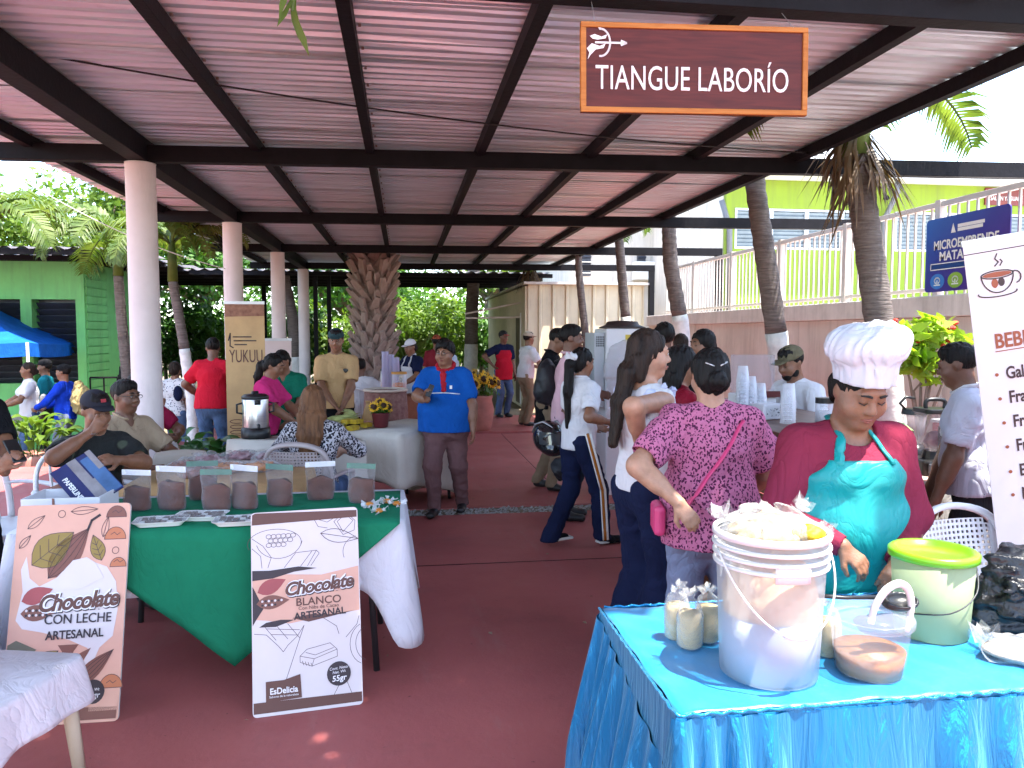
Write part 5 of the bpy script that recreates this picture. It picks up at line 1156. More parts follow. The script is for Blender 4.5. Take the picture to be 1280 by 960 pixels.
for (x, y, L, q, a) in ((.235, h * .965, .12, .017, 4), (.05, h * .89, .09, .016, 38), (.385, h * .84, .09, .015, 78), (.02, h * .80, .07, .014, 50)): outline_leaf(b, x, y, L, q, a)
b.lines([cir(.195, h * .955, .016, 1), cir(.445, h * .775, .015, 1)], .0026, PL, 3)
pod(b, .05, h * .555, .14, .036, 20, PR, 5, False); pod(b, .05, h * .50, .15, .034, 0, PPOD, 6, False)
for i in range(14): b.shape(arc(.075 + .0145 * (i % 7), h * .50 + (.011 if i < 7 else -.009), .0058, .0058, 0, 360, 8)[:-1], PD if i % 2 else PW, 7, 'bean_print')
script(b, .295, h * .545, .098, R(3), .35); b.text('CON LECHE', .30, h * .465, .056, PD, 6, bold=.0006, sx=.95); b.text('ARTESANAL', .29, h * .395, .05, PD, 6, bold=.001, rot=R(1), sx=.92)
b.shape([(.005, h * .28), (.10, h * .31), (.13, h * .335), (.04, h * .38), (.005, h * .36)], PG, 3, 'leaf_print'); outline_leaf(b, .12, h * .26, .12, .03, 30, 3, True, PO); b.shape([(.22, h * .35), (.31, h * .35), (.29, h * .32), (.28, h * .29), (.25, h * .29), (.24, h * .32)], PPOD, 3, 'bow_print')
pod(b, .30, h * .16, .22, .036, 42, PPOD, 3); pod(b, .26, h * .23, .14, .02, 42, PPOD, 3, False); b.shape([(.37, h * .05), (w - .006, h * .05), (w - .006, h * .115), (.37, h * .12)], PP, 3, 'peach_band'); b.shape([(.30, .012), (w - .01, .012), (w - .008, h * .065), (.30, h * .07)], PPOD, 3, 'brown_band'); b.shape(arc(.385, h * .135, .05, .05, 0, 360, 20)[:-1], PD, 4, 'weight_badge'); b.text('55gr', .385, h * .12, .034, PWW, 6, shear=.15); b.text('Net. Wt', .385, h * .145, .016, PWW, 6, shear=.2)
# ---------------------------------------------------------------- goods on the chocolate stall
FILM = clearmat('clear_pouch_film', (0.42, 0.41, 0.43), .06, .06, .45, 16); M_COCOA = mat('cocoa_powder', (0.12, 0.042, 0.028), .9, .2, 20, .5, 40); M_SEAL = mat('white_zip_seal', (0.72, 0.72, 0.74), .35, .05); M_SEALG = mat('green_zip_seal', (0.10, 0.22, 0.17), .35, .05)
def pouch(label, p, rz, seal, fill=.58, s=1.0, group='cocoa pouches on the stall'):
    t = thing('cocoa_pouch', label, 'pouch', p, rz, group); W, H = .075 * s, .20 * s
    def shell(g, z0, z1, n=12):
        pr = []; 
        m = MB(); 
        def fn(a, v):
            z = z0 + (z1 - z0) * v; f = z / H; th = a * 2 * math.pi; dep = (.042 * s * max(0.06, 1 - f) ** .75) * (1 if f > .02 else .9) - g; ww = W * (1 - .12 * (1 - f) ** 3) - g + .003 * math.sin(f * 9)
            return (math.copysign(abs(math.cos(th)) ** .8, math.cos(th)) * ww, math.sin(th) * max(.0012, dep) + .003 * math.sin(f * 14 + th * 2), z)
        m.grid(fn, 28, n, wrap=True); return m
    m = shell(0, 0, H); m.build('film', FILM, t, smooth=True)
    m = shell(.0045, .004, H * fill); m.v = [(x, y, z * (1 - .16 * (abs(x) / W) ** 2 + .05 * math.sin(x * 60 + p.x * 40)) if z > H * .3 else z) for x, y, z in m.v]; k = len(m.v); top = [i * 13 + 12 for i in range(28)]; bot = [i * 13 for i in range(28)]; m.f += [tuple(top), tuple(reversed(bot))]; m.build('cocoa_powder', M_COCOA, t, smooth=True)
    m = MB(); m.bb(-W - .002, W + .002, -.0028, .0028, H - .026 * s, H + .001); m.build('zip_seal', seal, t)
    return t
for i, (x, y, sl, lab) in enumerate(((172, 637, M_SEAL, 'white-sealed cocoa pouch next to the printed paper box'), (215, 636, M_SEAL, 'white-sealed cocoa pouch second along from the printed paper box'), (254, 624, M_SEALG, 'green-sealed cocoa pouch half hidden behind another pouch'), (271, 637, M_SEALG, 'green-sealed cocoa pouch standing in front of a hidden one'), (306, 635, M_SEAL, 'white-sealed cocoa pouch beside the pair with green seals'), (350, 631, M_SEALG, 'lone green-sealed cocoa pouch in front of the kraft paper edge'), (401, 624, M_SEAL, 'white-sealed cocoa pouch behind the pale chocolate poster'), (452, 628, M_SEALG, 'cocoa pouch nearest the wrapped sweets at the table corner'))):
    p = atZ(x, y, .764); pouch(lab, p, R(random.uniform(-24, 24) - 8), sl, random.uniform(.58, .72), random.uniform(.98, 1.10))
M_TRAY = mat('white_foam_tray', (0.74, 0.74, 0.71), .6, .03); M_BAR = mat('dark_chocolate', (0.075, 0.035, 0.028), .4, .2, 20); FILM2 = clearmat('cling_film', (0.6, 0.6, 0.6), .0, .08, .8, 30)
def tray(label, p, rz, s=1.0):
    t = thing('foam_tray', label, 'tray', p, rz, 'foam trays of chocolate'); W, D, H = .115 * s, .07, .024
    m = MB(); ro = rrect(2 * W, 2 * D, .025); 
    lv = [(.80, 0), (1.0, H), (1.04, H), (1.02, H - .003), (.80, .004)]; vs = []; n = len(ro)
    for sc, z in lv: vs += [((x - W) * sc, (y - D) * sc, z) for x, y in ro]
    m.add(vs, [(k * n + i, k * n + (i + 1) % n, (k + 1) * n + (i + 1) % n, (k + 1) * n + i) for k in range(4) for i in range(n)] + [tuple(range(n - 1, -1, -1)), tuple(range(4 * n, 5 * n))]); m.build('tray_shell', M_TRAY, t, smooth=False)
    for i in range(6):
        for j in range(3):
            q = MB(); q.box((-.078 + .031 * i, -.038 + .038 * j, .015 + random.uniform(0, .004)), (.026, .032, .012), (0, 0, random.uniform(-.1, .1))); q.build('chocolate_piece', M_BAR if (i + j) % 4 else M_TRAY, t, bevel=.003)
    m = MB(); m.grid(lambda a, v: ((a * 2 - 1) * W * .99, (v * 2 - 1) * D * .99, H + .002 + .002 * math.sin(a * 17 + v * 9)), 12, 8); m.build('cling_film', FILM2, t, smooth=True)
for x, y, lab in ((202, 655, 'foam tray of chocolates beside the peach poster'), (252, 648, 'middle foam tray of chocolates set back from the other two'), (300, 654, 'foam tray of chocolates tucked by the pale poster')): tray(lab, atZ(x, y, .764), R(random.uniform(-6, 6)))
# wrapped sweets cluster
M_SWEET = mat('orange_sweet', (0.55, 0.19, 0.03), .4, .2, 20); CEL = clearmat('cellophane', (0.93, 0.93, 0.95), .30, .1, .8, 40)
for i, (x, y, lab) in enumerate(((474, 641, 'orange sweet in clear cellophane at the front corner of the green cloth'), (484, 629, 'orange sweet in cellophane lying behind the corner one'), (496, 632, 'cellophane-wrapped sweet over the white cloth edge'), (462, 633, 'cellophane-wrapped sweet touching the last cocoa pouch'))):
    p = atZ(x, y, .766); t = thing('wrapped_sweet', lab, 'sweet', p, i, 'wrapped sweets at the table corner'); m = MB(); m.ball((0, 0, .012), (.022, .022, .012), 10, 6); m.build('sweet', M_SWEET, t, smooth=True)
    m = MB()
    for k in range(11):
        a = k * .571; L = random.uniform(.035, .06); c, s_ = math.cos(a), math.sin(a); m.add([(c * .012, s_ * .012, .012), (c * L - s_ * .012, s_ * L + c * .012, random.uniform(.0, .035)), (c * L * 1.15, s_ * L * 1.15, random.uniform(.0, .03)), (c * L + s_ * .012, s_ * L - c * .012, random.uniform(.0, .035))], [(0, 1, 2, 3)])
    m.build('cellophane', CEL, t)
# bags of candy on the rear table
def lump(name, c, r, material, seed, parent, vox=.010, amp=.006, fr=9, cutz=None):
    F = Field(np.array(c) - np.array(r) * 1.2, np.array(c) + np.array(r) * 1.2, vox); F.add(ell(c, r), .01); F.noise(amp, fr, seed)
    if cutz is not None: F.cut(V3(0, 0, cutz), V3(0, 0, -1))
    v, f = F.mesh(); return obj(name, npmesh(name, v, f, material), parent)
M_CANDY = [mat('brown_candy', (0.16, 0.065, 0.05), .5, .5, 30, .8, 30, col2=(.40, .20, .16)), mat('amber_candy', (0.40, 0.14, 0.05), .45, .4, 30, .8, 30, col2=(.6, .28, .12)), mat('mauve_candy', (0.20, 0.09, 0.10), .5, .5, 30, .8, 30, col2=(.42, .25, .26))]
for i, (x, y, mi, lab) in enumerate(((232, 583, 0, 'clear bag of brown sweets at the column end of the paper'), (262, 575, 2, 'clear bag of mauve sweets behind the brown ones'), (300, 571, 2, 'flat clear bag of mauve sweets along the back of the paper'), (338, 572, 2, 'clear bag of sweets at the far corner of the kraft paper'), (285, 585, 1, 'open bag of amber sweets in the middle of the paper'), (325, 584, 1, 'bag of amber sweets next to the open amber one'), (250, 592, 0, 'bag of brown sweets behind the front pouches'))):
    p = atZ(x, y + 4, .756); t = thing('candy_bag', lab, 'candy bag', p, R(random.uniform(-20, 20)), 'bags of sweets on the kraft paper')
    lump('sweets', (0, 0, .025), (.10, .075, .032), M_CANDY[mi], i, t, .008, .008, 12, .001); lump('film', (0, 0, .028), (.125, .095, .042), FILM2, i + 20, t, .010, .012, 7, .0005)
# paper box with printed lid
M_CARD = mat('white_card', (0.62, 0.61, 0.64), .7, .05); M_CARDB = mat('brown_card', (0.22, 0.10, 0.075), .8, .1); M_NAVY = mat('print_navy', (0.022, 0.030, 0.105), .35, .15, 5); M_STONE = mat('print_stone', (0.23, 0.21, 0.22), .4, .25, 12); M_SEA = mat('print_sea_blue', (0.06, 0.13, 0.27), .35, .3, 6)
p = Vector((-1.55, 3.85, .757)); bx = thing('paper_box', 'open white carton with dark blue printed lid propped up', 'box', p); X0, Y0 = -1.74, 3.76
m = MB(); m.bb(X0, X0 + .34, Y0, Y0 + .24, .762, .775); m.bb(X0, X0 + .34, Y0, Y0 + .008, .775, .892); m.bb(X0, X0 + .34, Y0 + .232, Y0 + .24, .775, .892); m.bb(X0, X0 + .008, Y0 + .0082, Y0 + .2318, .775, .892); m.bb(X0 + .332, X0 + .34, Y0 + .0082, Y0 + .2318, .775, .892); m.build('carton', M_CARD, bx, True)
m = MB(); m.bb(X0 + .135, X0 + .145, Y0 - .003, Y0 - .0005, .775, .892); m.build('carton_seam', M_CARDB, bx, True)
m = MB(); m.poly([(X0 + .01, Y0 + .24, .893), (X0 + .22, Y0 + .24, .893), (X0 + .21, Y0 + .31, .965)], .004, (0, -1, .5)); m.build('flap', M_CARDB, bx, True)
q0 = atY(62, 592, 4.02); q1 = atY(112, 562, 4.12); q3 = atY(104, 640, 3.86); u_ = q1 - q0; v_ = q0 - q3
b = Board(bx, q3, (q1 - q0), (q0 - q3), .0012); w = u_.length * 1.02; h = v_.dot(b.v)
b = Board(bx, q3, q3 - q0, q1 - q0, .0012); b.o = q0; w = (q3 - q0).length; hv = (q1 - q0); h = hv.dot(b.v)
if b.n.y > 0: b.n = -b.n
def quadp(x0, x1, y0, y1, material, k, name): return b.shape([(x0, y0), (x1, y0), (x1, y1), (x0, y1)], material, k, name)
m = MB(); m.bb(0, w, 0, h, -.008, 0); m.xf(b.M(0, 0, 0)); m.build('printed_lid', M_NAVY, bx, True)
quadp(.0, w * .55, h * .40, h * .62, M_STONE, 1, 'stone_print'); quadp(w * .55, w, h * .40, h * .80, M_STONE, 1, 'stone_print'); quadp(w * .10, w * .98, h * .66, h * .98, M_SEA, 2, 'sea_print'); quadp(.0, w * .45, h * .86, h * .99, M_STONE, 3, 'stone_print')
b.text('PAPERLINE', w * .52, h * .15, .034, M_WHITE, 3, bold=.0008); b.text('15', w * .90, h * .15, .03, M_WHITE, 3)
# water jug beside poster
M_JUG = mat('milky_plastic', (0.66, 0.68, 0.76), .35, .04); p = Vector((-1.85, 3.46, 0)); t = thing('water_jug', 'milky plastic water jug with blue cap behind the peach poster', 'jug', p)
m = MB(); m.lathe([(.12, 0), (.135, .02), (.135, .30), (.128, .33), (.135, .36), (.135, .56), (.11, .64), (.04, .69), (.035, .74)], 24); m.build('jug_body', M_JUG, t, smooth=True)
m = MB(); m.lathe([(.042, .735), (.042, .79), (.036, .795)], 18); m.build('cap', mat('blue_cap', (.02, .16, .50), .4, .05), t, smooth=True)
# covered chair in the corner
M_COVER = fabric('pinkish_white_cover', (0.68, 0.60, 0.63), .04, bump=.4); M_BEIGE = mat('beige_plastic', (0.60, 0.50, 0.36), .4, .06)
t = thing('covered_chair', 'beige chair with white cloth cover beside the peach poster', 'chair', (-1.50, 2.80, 0), R(-14))
for sx in (-1, 1):
    for sy in (-1, 1):
        m = MB(); m.tube([(sx * .21, sy * .21, .43), (sx * .235, sy * .245, 0)], [.030, .022], 8); m.build('leg', M_BEIGE, t, smooth=True)
m = MB(); m.poly([Vector((x - .235, y - .245, .41)) for x, y in rrect(.47, .49, .06)], .03); m.build('seat', M_BEIGE, t)
c = cloth('seat_cover', -.255, .255, -.265, .265, .455, .15, .022, 2.0, .02, .1, M_COVER, None, seed=5, flare=.03); c.parent = t
m = MB(); m.grid(lambda a, v: (-.27 - .07 * v + .01 * math.sin(v * 9 + a * 5), -.24 + .48 * a, .45 + .42 * v), 14, 12); m.build('back_cover', M_COVER, t, smooth=True, solid=.03)
# tan folding chair
M_TAN = mat('tan_painted_steel', (0.36, 0.30, 0.25), .4, .06); p = Vector((-1.55, 5.62, 0)); t = thing('folding_chair', 'tan metal folding chair behind the sweets table', 'chair', p, R(6))
m = MB(); m.grid(lambda a, v: (-.215 + .43 * a, .03 * math.sin(a * math.pi) - .03 * (1 - v), .58 + (.235 + .02 * math.sin(a * math.pi)) * v * (1 if .12 < a < .88 else .8)), 16, 6); m.build('backrest', M_TAN, t, smooth=True, solid=.012)
m = MB(); m.poly([Vector((x - .2, y - .40, .43)) for x, y in rrect(.4, .38, .05)], .02); m.build('seat', M_TAN, t)
for s in (-1, 1): m = MB(); m.tube([(s * .215, .02, .80), (s * .215, 0, .55), (s * .21, -.42, 0)], .012, 8); m.build('leg', M_TAN, t, smooth=True); m = MB(); m.tube([(s * .19, -.3, .44), (s * .19, .06, 0)], .012, 8); m.build('leg', M_TAN, t, smooth=True)

# ---------------------------------------------------------------- moulded plastic chairs
M_PWHITE = mat('white_plastic', (0.68, 0.67, 0.69), .35, .04); M_PGREY = mat('mauve_grey_plastic', (0.40, 0.33, 0.32), .4, .05)
def plastic_chair(label, p, rz, material, holes=True, group='moulded plastic chairs', arms=True):
    """faces local -Y"""
    t = thing('plastic_chair', label, 'chair', p, rz, group)
    F = Field(V3(-.33, -.34, 0), V3(.33, .38, .92), .012)
    F.add(econe(V3(0, -.02, .43), V3(0, -.02, .435), (.25, .24), (.25, .24), V3(1, 0, 0)), .02)
    x, y, z = F.ax[0][:, None, None], F.ax[1][None, :, None], F.ax[2][None, None, :]
    dish = .43 - .018 * np.exp(-((x / .15) ** 2 + ((y + .02) / .15) ** 2)); F.F = np.maximum(np.sqrt((np.maximum(np.abs(x) - .18, 0)) ** 2 + (np.maximum(np.abs(y + .02) - .17, 0)) ** 2) - .06, np.abs(z - dish) - .012).astype(np.float32)
    v, f = F.mesh(); obj('seat', npmesh('seat', v, f, material), t)
    for sx in (-1, 1):
        m = MB(); m.tube([(sx * .21, -.20, .43), (sx * .25, -.25, 0)], [.034, .022], 8, flat=.8); m.build('leg', material, t, smooth=True)
        m = MB(); m.tube([(sx * .20, .16, .43), (sx * .24, .27, 0)], [.034, .022], 8, flat=.8); m.build('leg', material, t, smooth=True)
        if arms: m = MB(); m.tube([(sx * .235, .20, .66), (sx * .27, .06, .67), (sx * .275, -.12, .655), (sx * .265, -.21, .62), (sx * .245, -.225, .43)], [.022, .024, .026, .024, .024], 8, flat=.55, sm=4); m.build('armrest', material, t, smooth=True)
    def bp(x, z): return Vector((x, .175 + .20 * (z - .43) + .045 * (1 - (x / .25) ** 2) - .04, z))
    m = MB(); m.tube([bp(-.22, .44), bp(-.235, .60), bp(-.225, .76), bp(-.16, .865), bp(0, .90), bp(.16, .865), bp(.225, .76), bp(.235, .60), bp(.22, .44)], [.026] * 9, 8, flat=.6, sm=4); m.build('back_rim', material, t, smooth=True)
    pb = MB()
    if holes:
        nx, nz = 15, 15
        for i in range(nx):
            for j in range(nz):
                cx = -.175 + .35 * (i + .5) / nx; cz = .50 + .345 * (j + .5) / nz
                if abs(cx) / .205 > math.sqrt(max(0, 1 - max(0, (cz - .70) / .20) ** 2)): continue
                s, q = .35 / nx / 2, .345 / nz / 2; k = .52
                o = [bp(cx + a * s, cz + b_ * q) for a, b_ in ((-1, -1), (1, -1), (1, 1), (-1, 1))]; n_ = [bp(cx + a * s * k, cz + b_ * q * k) for a, b_ in ((-1, -1), (1, -1), (1, 1), (-1, 1))]
                pb.add(o + n_, [(0, 1, 5, 4), (1, 2, 6, 5), (2, 3, 7, 6), (3, 0, 4, 7)])
        pb.build('perforated_back', material, t, solid=.006)
        for s in (-1, 1):
            q = MB(); q.grid(lambda a, v: bp(s * (.175 + .055 * a), .46 + .38 * v * (1 - .15 * a)), 3, 8); q.build('back_side', material, t, smooth=True, solid=.008)
        q = MB(); q.grid(lambda a, v: bp(-.18 + .36 * a, .43 + .07 * v), 6, 2); q.build('back_foot', material, t, smooth=True, solid=.008)
    else:
        for i in range(5): q = MB(); x_ = -.14 + .07 * i; q.tube([bp(x_, .44), bp(x_, .65), bp(x_, .88 - .2 * abs(x_))], .022, 6, flat=.35); q.build('back_slat', material, t, smooth=True)
    return t
plastic_chair('white perforated plastic chair behind the green-lidded tub', (2.40, 2.74, 0), R(8), M_PWHITE)
# ---------------------------------------------------------------- coffee stall
folding_table('folding table under the cream cloth carrying the coffee urn', -1.36, -.42, 6.2, 6.9, .755, R(24))
tag(cloth('tablecloth', -1.37, -.41, 6.19, 6.91, .762, .62, .02, 1.8, .05, .12, M_CLOTHC, rz=R(24), seed=12), 'cream tablecloth under the coffee urn', 'tablecloth')
folding_table('folding table set at an angle behind the woman in blue polo', -.55, .55, 7.10, 7.75, .755, R(56))
tag(cloth('tablecloth', -.56, .56, 7.09, 7.76, .762, lambda x, y: .42 + .30 * (x + .56) / 1.12, .025, 1.3, .06, .12, M_CLOTHC, rz=R(56), seed=13), 'cream tablecloth with sunflowers and yellow boxes falling towards the floor', 'tablecloth')
M_STEEL = mat('brushed_steel', (0.62, 0.60, 0.60), .28, .1, 3, metal=.95, stretch=(1, 1, 30)); M_BLK = mat('black_plastic', (0.012, 0.012, 0.013), .35, .1)
p = atZ(320, 547, .764); t = thing('coffee_urn', 'steel coffee urn with black lid and base on the cream table', 'urn', p, R(20))
m = MB(); m.lathe([(.118, .0), (.122, .01), (.118, .085), (.108, .09)], 32); m.build('base', M_BLK, t, smooth=True); m = MB(); m.lathe([(.106, .088), (.108, .10), (.108, .33), (.105, .335)], 32); m.build('tank', M_STEEL, t, smooth=True)
m = MB(); m.lathe([(.112, .333), (.112, .355), (.09, .372), (.03, .378), (.03, .395), (.018, .40)], 32); m.build('lid', M_BLK, t, smooth=True)
for s in (-1, 1): m = MB(); m.tube([(s * .105, 0, .30), (s * .15, 0, .29), (s * .15, 0, .22), (s * .105, 0, .21)], .010, 6); m.build('handle', M_BLK, t, smooth=True)
m = MB(); m.tube([(0, -.10, .12), (0, -.15, .12), (0, -.155, .09)], .012, 8); m.box((0, -.105, .31), (.05, .02, .04)); m.build('spigot', M_BLK, t, smooth=True)
M_YEL = mat('yellow_box_print', (0.62, 0.44, 0.02), .45, .3, 25, col2=(.35, .22, .03))
for i, (x, y, z) in enumerate(((425, 536, 0), (441, 538, 0), (458, 534, 0), (434, 536, .045), (446, 536, .045))):
    p = atZ(x, y, .766); t = MB(); t.box((0, 0, .022), (.115, .07, .042)); o = t.build('yellow_box', M_YEL, None, bevel=.004); o.location = p + Vector((0, .02 if z else 0, z)); o.rotation_euler = (0, 0, R(56 + random.uniform(-8, 8))); tag(o, ['yellow printed box at the seated woman end of the row', 'yellow printed box in the middle of the bottom row', 'yellow printed box below the maroon sunflower pot', 'yellow printed box on top of the row near the corn', 'yellow printed box on top of the row near the paper cone'][i], 'box', 'yellow boxes on the cream table')
# sunflower arrangements
M_PETAL = mat('sunflower_petal', (0.75, 0.42, 0.01), .6, .2, 20); M_DISC = mat('sunflower_disc', (0.05, 0.022, 0.01), .9, .3, 40); M_POTM = mat('maroon_pot', (0.13, 0.018, 0.022), .5, .1); M_CLAY = mat('pink_clay_pot', (0.42, 0.17, 0.13), .7, .15)
def flower_me(r):
    m = MB(); 
    for k in range(18):
        a = k * 6.283 / 18; c, s = math.cos(a), math.sin(a); z = random.uniform(-.01, .015) * r * 20
        m.add([(c * r * .4, s * r * .4, 0), (c * r * .75 - s * r * .13, s * r * .75 + c * r * .13, z * .5), (c * r, s * r, z), (c * r * .75 + s * r * .13, s * r * .75 - c * r * .13, z * .5)], [(0, 1, 2, 3)])
    d = MB(); d.lathe([(r * .46, -.005), (r * .45, .012), (r * .25, .02), (.002, .018)], 14); return m.mesh('petals', M_PETAL), d.mesh('disc', M_DISC, True)
def sunflowers(label, p, potprof, pot_mat, n, spread, hz, r, seed):
    rs = random.Random(seed); t = thing('sunflower_pot', label, 'flower pot', p); m = MB(); m.lathe(potprof, 24); m.build('pot', pot_mat, t, smooth=True); zt_ = potprof[-1][1]; pm, dm = flower_me(r)
    for i in range(n):
        a = rs.uniform(0, 6.28); q = spread * math.sqrt(rs.random()); d = Vector((math.cos(a) * q, math.sin(a) * q - .02, zt_ + hz * (1 - .5 * (q / spread) ** 2) * rs.uniform(.8, 1.05)))
        s = MB(); s.tube([(d.x * .3, d.y * .3, zt_ - .05), (d.x * .7, d.y * .7, zt_ + hz * .5), d], .004, 5); st = s.build('stem', L_MID, t)
        nrm = Vector((d.x * 2.2, d.y * 1.2 - .10, .10)).normalized(); rot = nrm.to_track_quat('Z', 'Y').to_euler()
        for nm, me_ in (('flower', pm), ('disc', dm)):
            o = bpy.data.objects.new(nm, me_); o.location = d; o.rotation_euler = rot
            if nm == 'flower': link(o, t); fl = o
            else: o.location = (0, 0, 0); o.rotation_euler = (0, 0, 0); link(o, fl)
    obj('foliage', leaves_mesh('foliage', [(0, 0, zt_ + hz * .3, spread * .9, spread * .9, hz * .4)], 160, .05, L_MID, seed), t); return t
sunflowers('maroon pot of small sunflowers at the end of the yellow boxes', atZ(476, 534, .766), [(.06, 0), (.065, .005), (.085, .13), (.09, .135), (.085, .14)], M_POTM, 9, .085, .10, .055, 3)
sunflowers('clay floor pot full of large sunflowers on the red slab', Vector((atZ(600, 540, 0).x, atZ(600, 540, 0).y, 0)), [(.16, 0), (.20, .1), (.24, .38), (.20, .55), (.22, .60), (.21, .62)], M_CLAY, 26, .36, .36, .11, 4)
# corn cobs
M_HUSK = mat('corn_husk', (0.42, 0.46, 0.16), .6, .25, 14, .4, 30, stretch=(1, 1, 6)); 
for i, (x, y) in enumerate(((424, 516), (432, 520), (420, 526), (436, 513))):
    p = atZ(x, y + 8, .80); t = thing('corn_cob', ['green corn cob on top of the heap', 'pale corn cob leaning outwards over the heap', 'corn cob at the foot of the heap by the boxes', 'corn cob behind the heap by the kraft cone'][i], 'corn', (p.x, p.y, .766 + .04 * (i % 2)), R(40 * i), 'corn cobs on the cream table')
    m = MB(); m.tube([(-.13, 0, .03), (-.07, 0, .035), (0, 0, .038), (.08, 0, .036), (.15, 0, .03)], [.014, .032, .036, .028, .006], 12); m.build('cob', M_HUSK, t, smooth=True)
    for s in (-1, 0, 1): m = MB(); m.grid(lambda a, v: (-.12 + .30 * a, s * .02 + (v - .5) * .05 * math.sin(math.pi * a) + s * .03 * a, .045 + .03 * a * (1 - abs(s) * .6)), 8, 3); m.build('husk', M_HUSK, t, smooth=True, solid=.002)
p = atZ(457, 527, .766); t = MB(); t.lathe([(.075, 0), (.07, .02), (.035, .13), (.018, .17), (.03, .20)], 9); o = t.build('paper_cone', M_KRAFT, None); o.location = p + Vector((.02, .12, 0)); tag(o, 'upright kraft paper bundle behind the yellow boxes', 'paper bag')
# woven high chair back / basket and juice table behind
M_WICK = mat('woven_maroon', (0.16, 0.055, 0.05), .8, .4, 18, .9, 30, col2=(.30, .16, .13)); p = Vector((atY(482, 500, 9.0).x, 9.0, 0)); t = thing('woven_basket', 'tall woven basket with pale rim behind the sunflower pot', 'basket', p)
m = MB(); m.lathe([(.20, 0), (.24, .3), (.26, .7), (.24, 1.0), (.235, 1.0), (.22, .9)], 28); m.build('basket_body', M_WICK, t, smooth=True); m = MB(); m.tube([(.245 * math.cos(a), .245 * math.sin(a), 1.0) for a in [R(i * 15) for i in range(25)]], .016, 8); m.build('rim', mat('pale_rim', (.6, .5, .42), .6), t, smooth=True)
t = folding_table('juice table beyond the woven basket', -.35, .75, 10.2, 10.9, .80); 
tag(cloth('tablecloth', -.36, .76, 10.19, 10.91, .807, .5, .02, 1.8, .05, .12, fabric('brick_cloth', (.28, .10, .06)), seed=31), 'brick coloured cloth on the juice table', 'tablecloth')
M_OR = mat('orange_juice', (0.62, 0.16, 0.015), .3, .1); FILM3 = clearmat('clear_jar', (0.9, 0.9, 0.95), .2, .08, .1, 5)
def jar(label, p, r, h, fillc, lid, name='juice_jar'):
    t = thing(name, label, 'jar', p, 0, 'jars on the juice table'); m = MB(); m.lathe([(r, 0), (r, h)], 20); m.build('jar_glass', FILM3, t, smooth=True); m = MB(); m.lathe([(r * .93, .006), (r * .93, h * .62)], 20); m.build('juice', fillc, t, smooth=True); m = MB(); m.lathe([(r * 1.03, h), (r * 1.03, h + .03)], 20); m.build('lid', lid, t); return t
M_KLID = mat('mustard_lid', (.55, .26, .05), .5, .05)
jar('orange juice jar with mustard lid on the juice table', atY(497, 484, 10.35) * Vector((1, 1, 0)) if False else Vector((atY(499, 484, 10.35).x, 10.35, .812)), .10, .30, M_OR, M_KLID); jar('orange juice jar behind the mustard-lidded one', Vector((atY(485, 484, 10.6).x, 10.6, .812)), .10, .33, M_OR, M_BLK)
t = thing('plastic_sleeve_stack', 'tall lavender stack of plastic cups by the date palm', 'cups', Vector((atY(488, 440, 10.4).x, 10.4, .812)))
for i, (dx_, dy_) in enumerate(((-.07, 0), (.0, .02), (.07, 0), (.03, .09))): m = MB(); m.lathe([(.045, 0), (.042, .05), (.047, .06), (.043, .30), (.05, .31), (.046, .58 - .04 * i), (.052, .60 - .04 * i)], 14, (dx_, dy_, 0)); m.build('cup_stack', clearmat('lavender_cup', (.55, .52, .72), .55, .2, .2, 8), t, smooth=True)
# banners on the left
def rollup(label, x0, x1, y0, y1, Y, material, top_mat=None, name='roll_up_banner', rz=0):
    a = atY(x0, y1, Y); bb_ = atY(x1, y0, Y); w = bb_.x - a.x; H_ = bb_.z; t = thing(name, label, 'banner', (a.x + w / 2, Y, 0), rz); m = MB(); m.bb(-w / 2, w / 2, -.004, .004, .08, H_ - .02); m.build('banner_sheet', material, t)
    m = MB(); m.bb(-w / 2 - .02, w / 2 + .02, -.07, .07, 0, .08); m.build('base', M_ALU, t, bevel=.01); m = MB(); m.bb(-w / 2 - .005, w / 2 + .005, -.012, .012, H_ - .02, H_ + .01); m.build('top_rail', M_ALU, t); m = MB(); m.tube([(0, .03, .08), (0, .03, H_ - .01)], .01, 8); m.build('pole', M_ALU, t)
    return t, Board(t, wmat(t) @ Vector((-w / 2, -.004, .08)), wmat(t).to_3x3() @ Vector((1, 0, 0)), (0, 0, 1), .002), w, H_ - .1
t, b, w, h = rollup('kraft coloured banner reading YUKUU behind the coffee stall', 284, 330, 378, 520, 8.3, mat('banner_kraft', (.50, .33, .15), .6, .12, 4))
b.shape([(0, h - .13), (w, h - .12), (w, h), (0, h)], mat('banner_beans', (.16, .06, .035), .6, .6, 14, col2=(.34, .17, .10)), 1, 'bean_print')
b.text('YUKUU', w * .52, h * .71, .19, PB, 2, sx=w * .80 / .60, name='lettering')
b.lines([[(w * (.2 + .02 * i), h * .82 - .04 * (i % 3)), (w * (.3 + .12 * i), h * .82 - .04 * (i % 3))] for i in range(5)], .012, PD, 2, 'small_print'); b.lines([[(w * .08, h * .80), (w * .13, h * .84), (w * .12, h * .77), (w * .2, h * .76)]], .012, PD, 2, 'emblem'); b.lines([arc(w * .25, h * (.2 + .03 * i), .07, .02, 0, 300, 8) for i in range(6)], .008, PB, 2, 'spiral_print')
t, b, w, h = rollup('pinkish banner with brown emblem partly hidden by the kraft one', 328, 364, 424, 520, 9.2, mat('banner_pink', (.62, .50, .46), .6, .06, 4))
b.shape(arc(w * .35, h * .80, .11, .11, 0, 360, 20)[:-1], PP, 1, 'emblem'); b.lines([arc(w * .35, h * .80, .07, .07, 0, 360, 14)], .02, POR, 2, 'emblem')
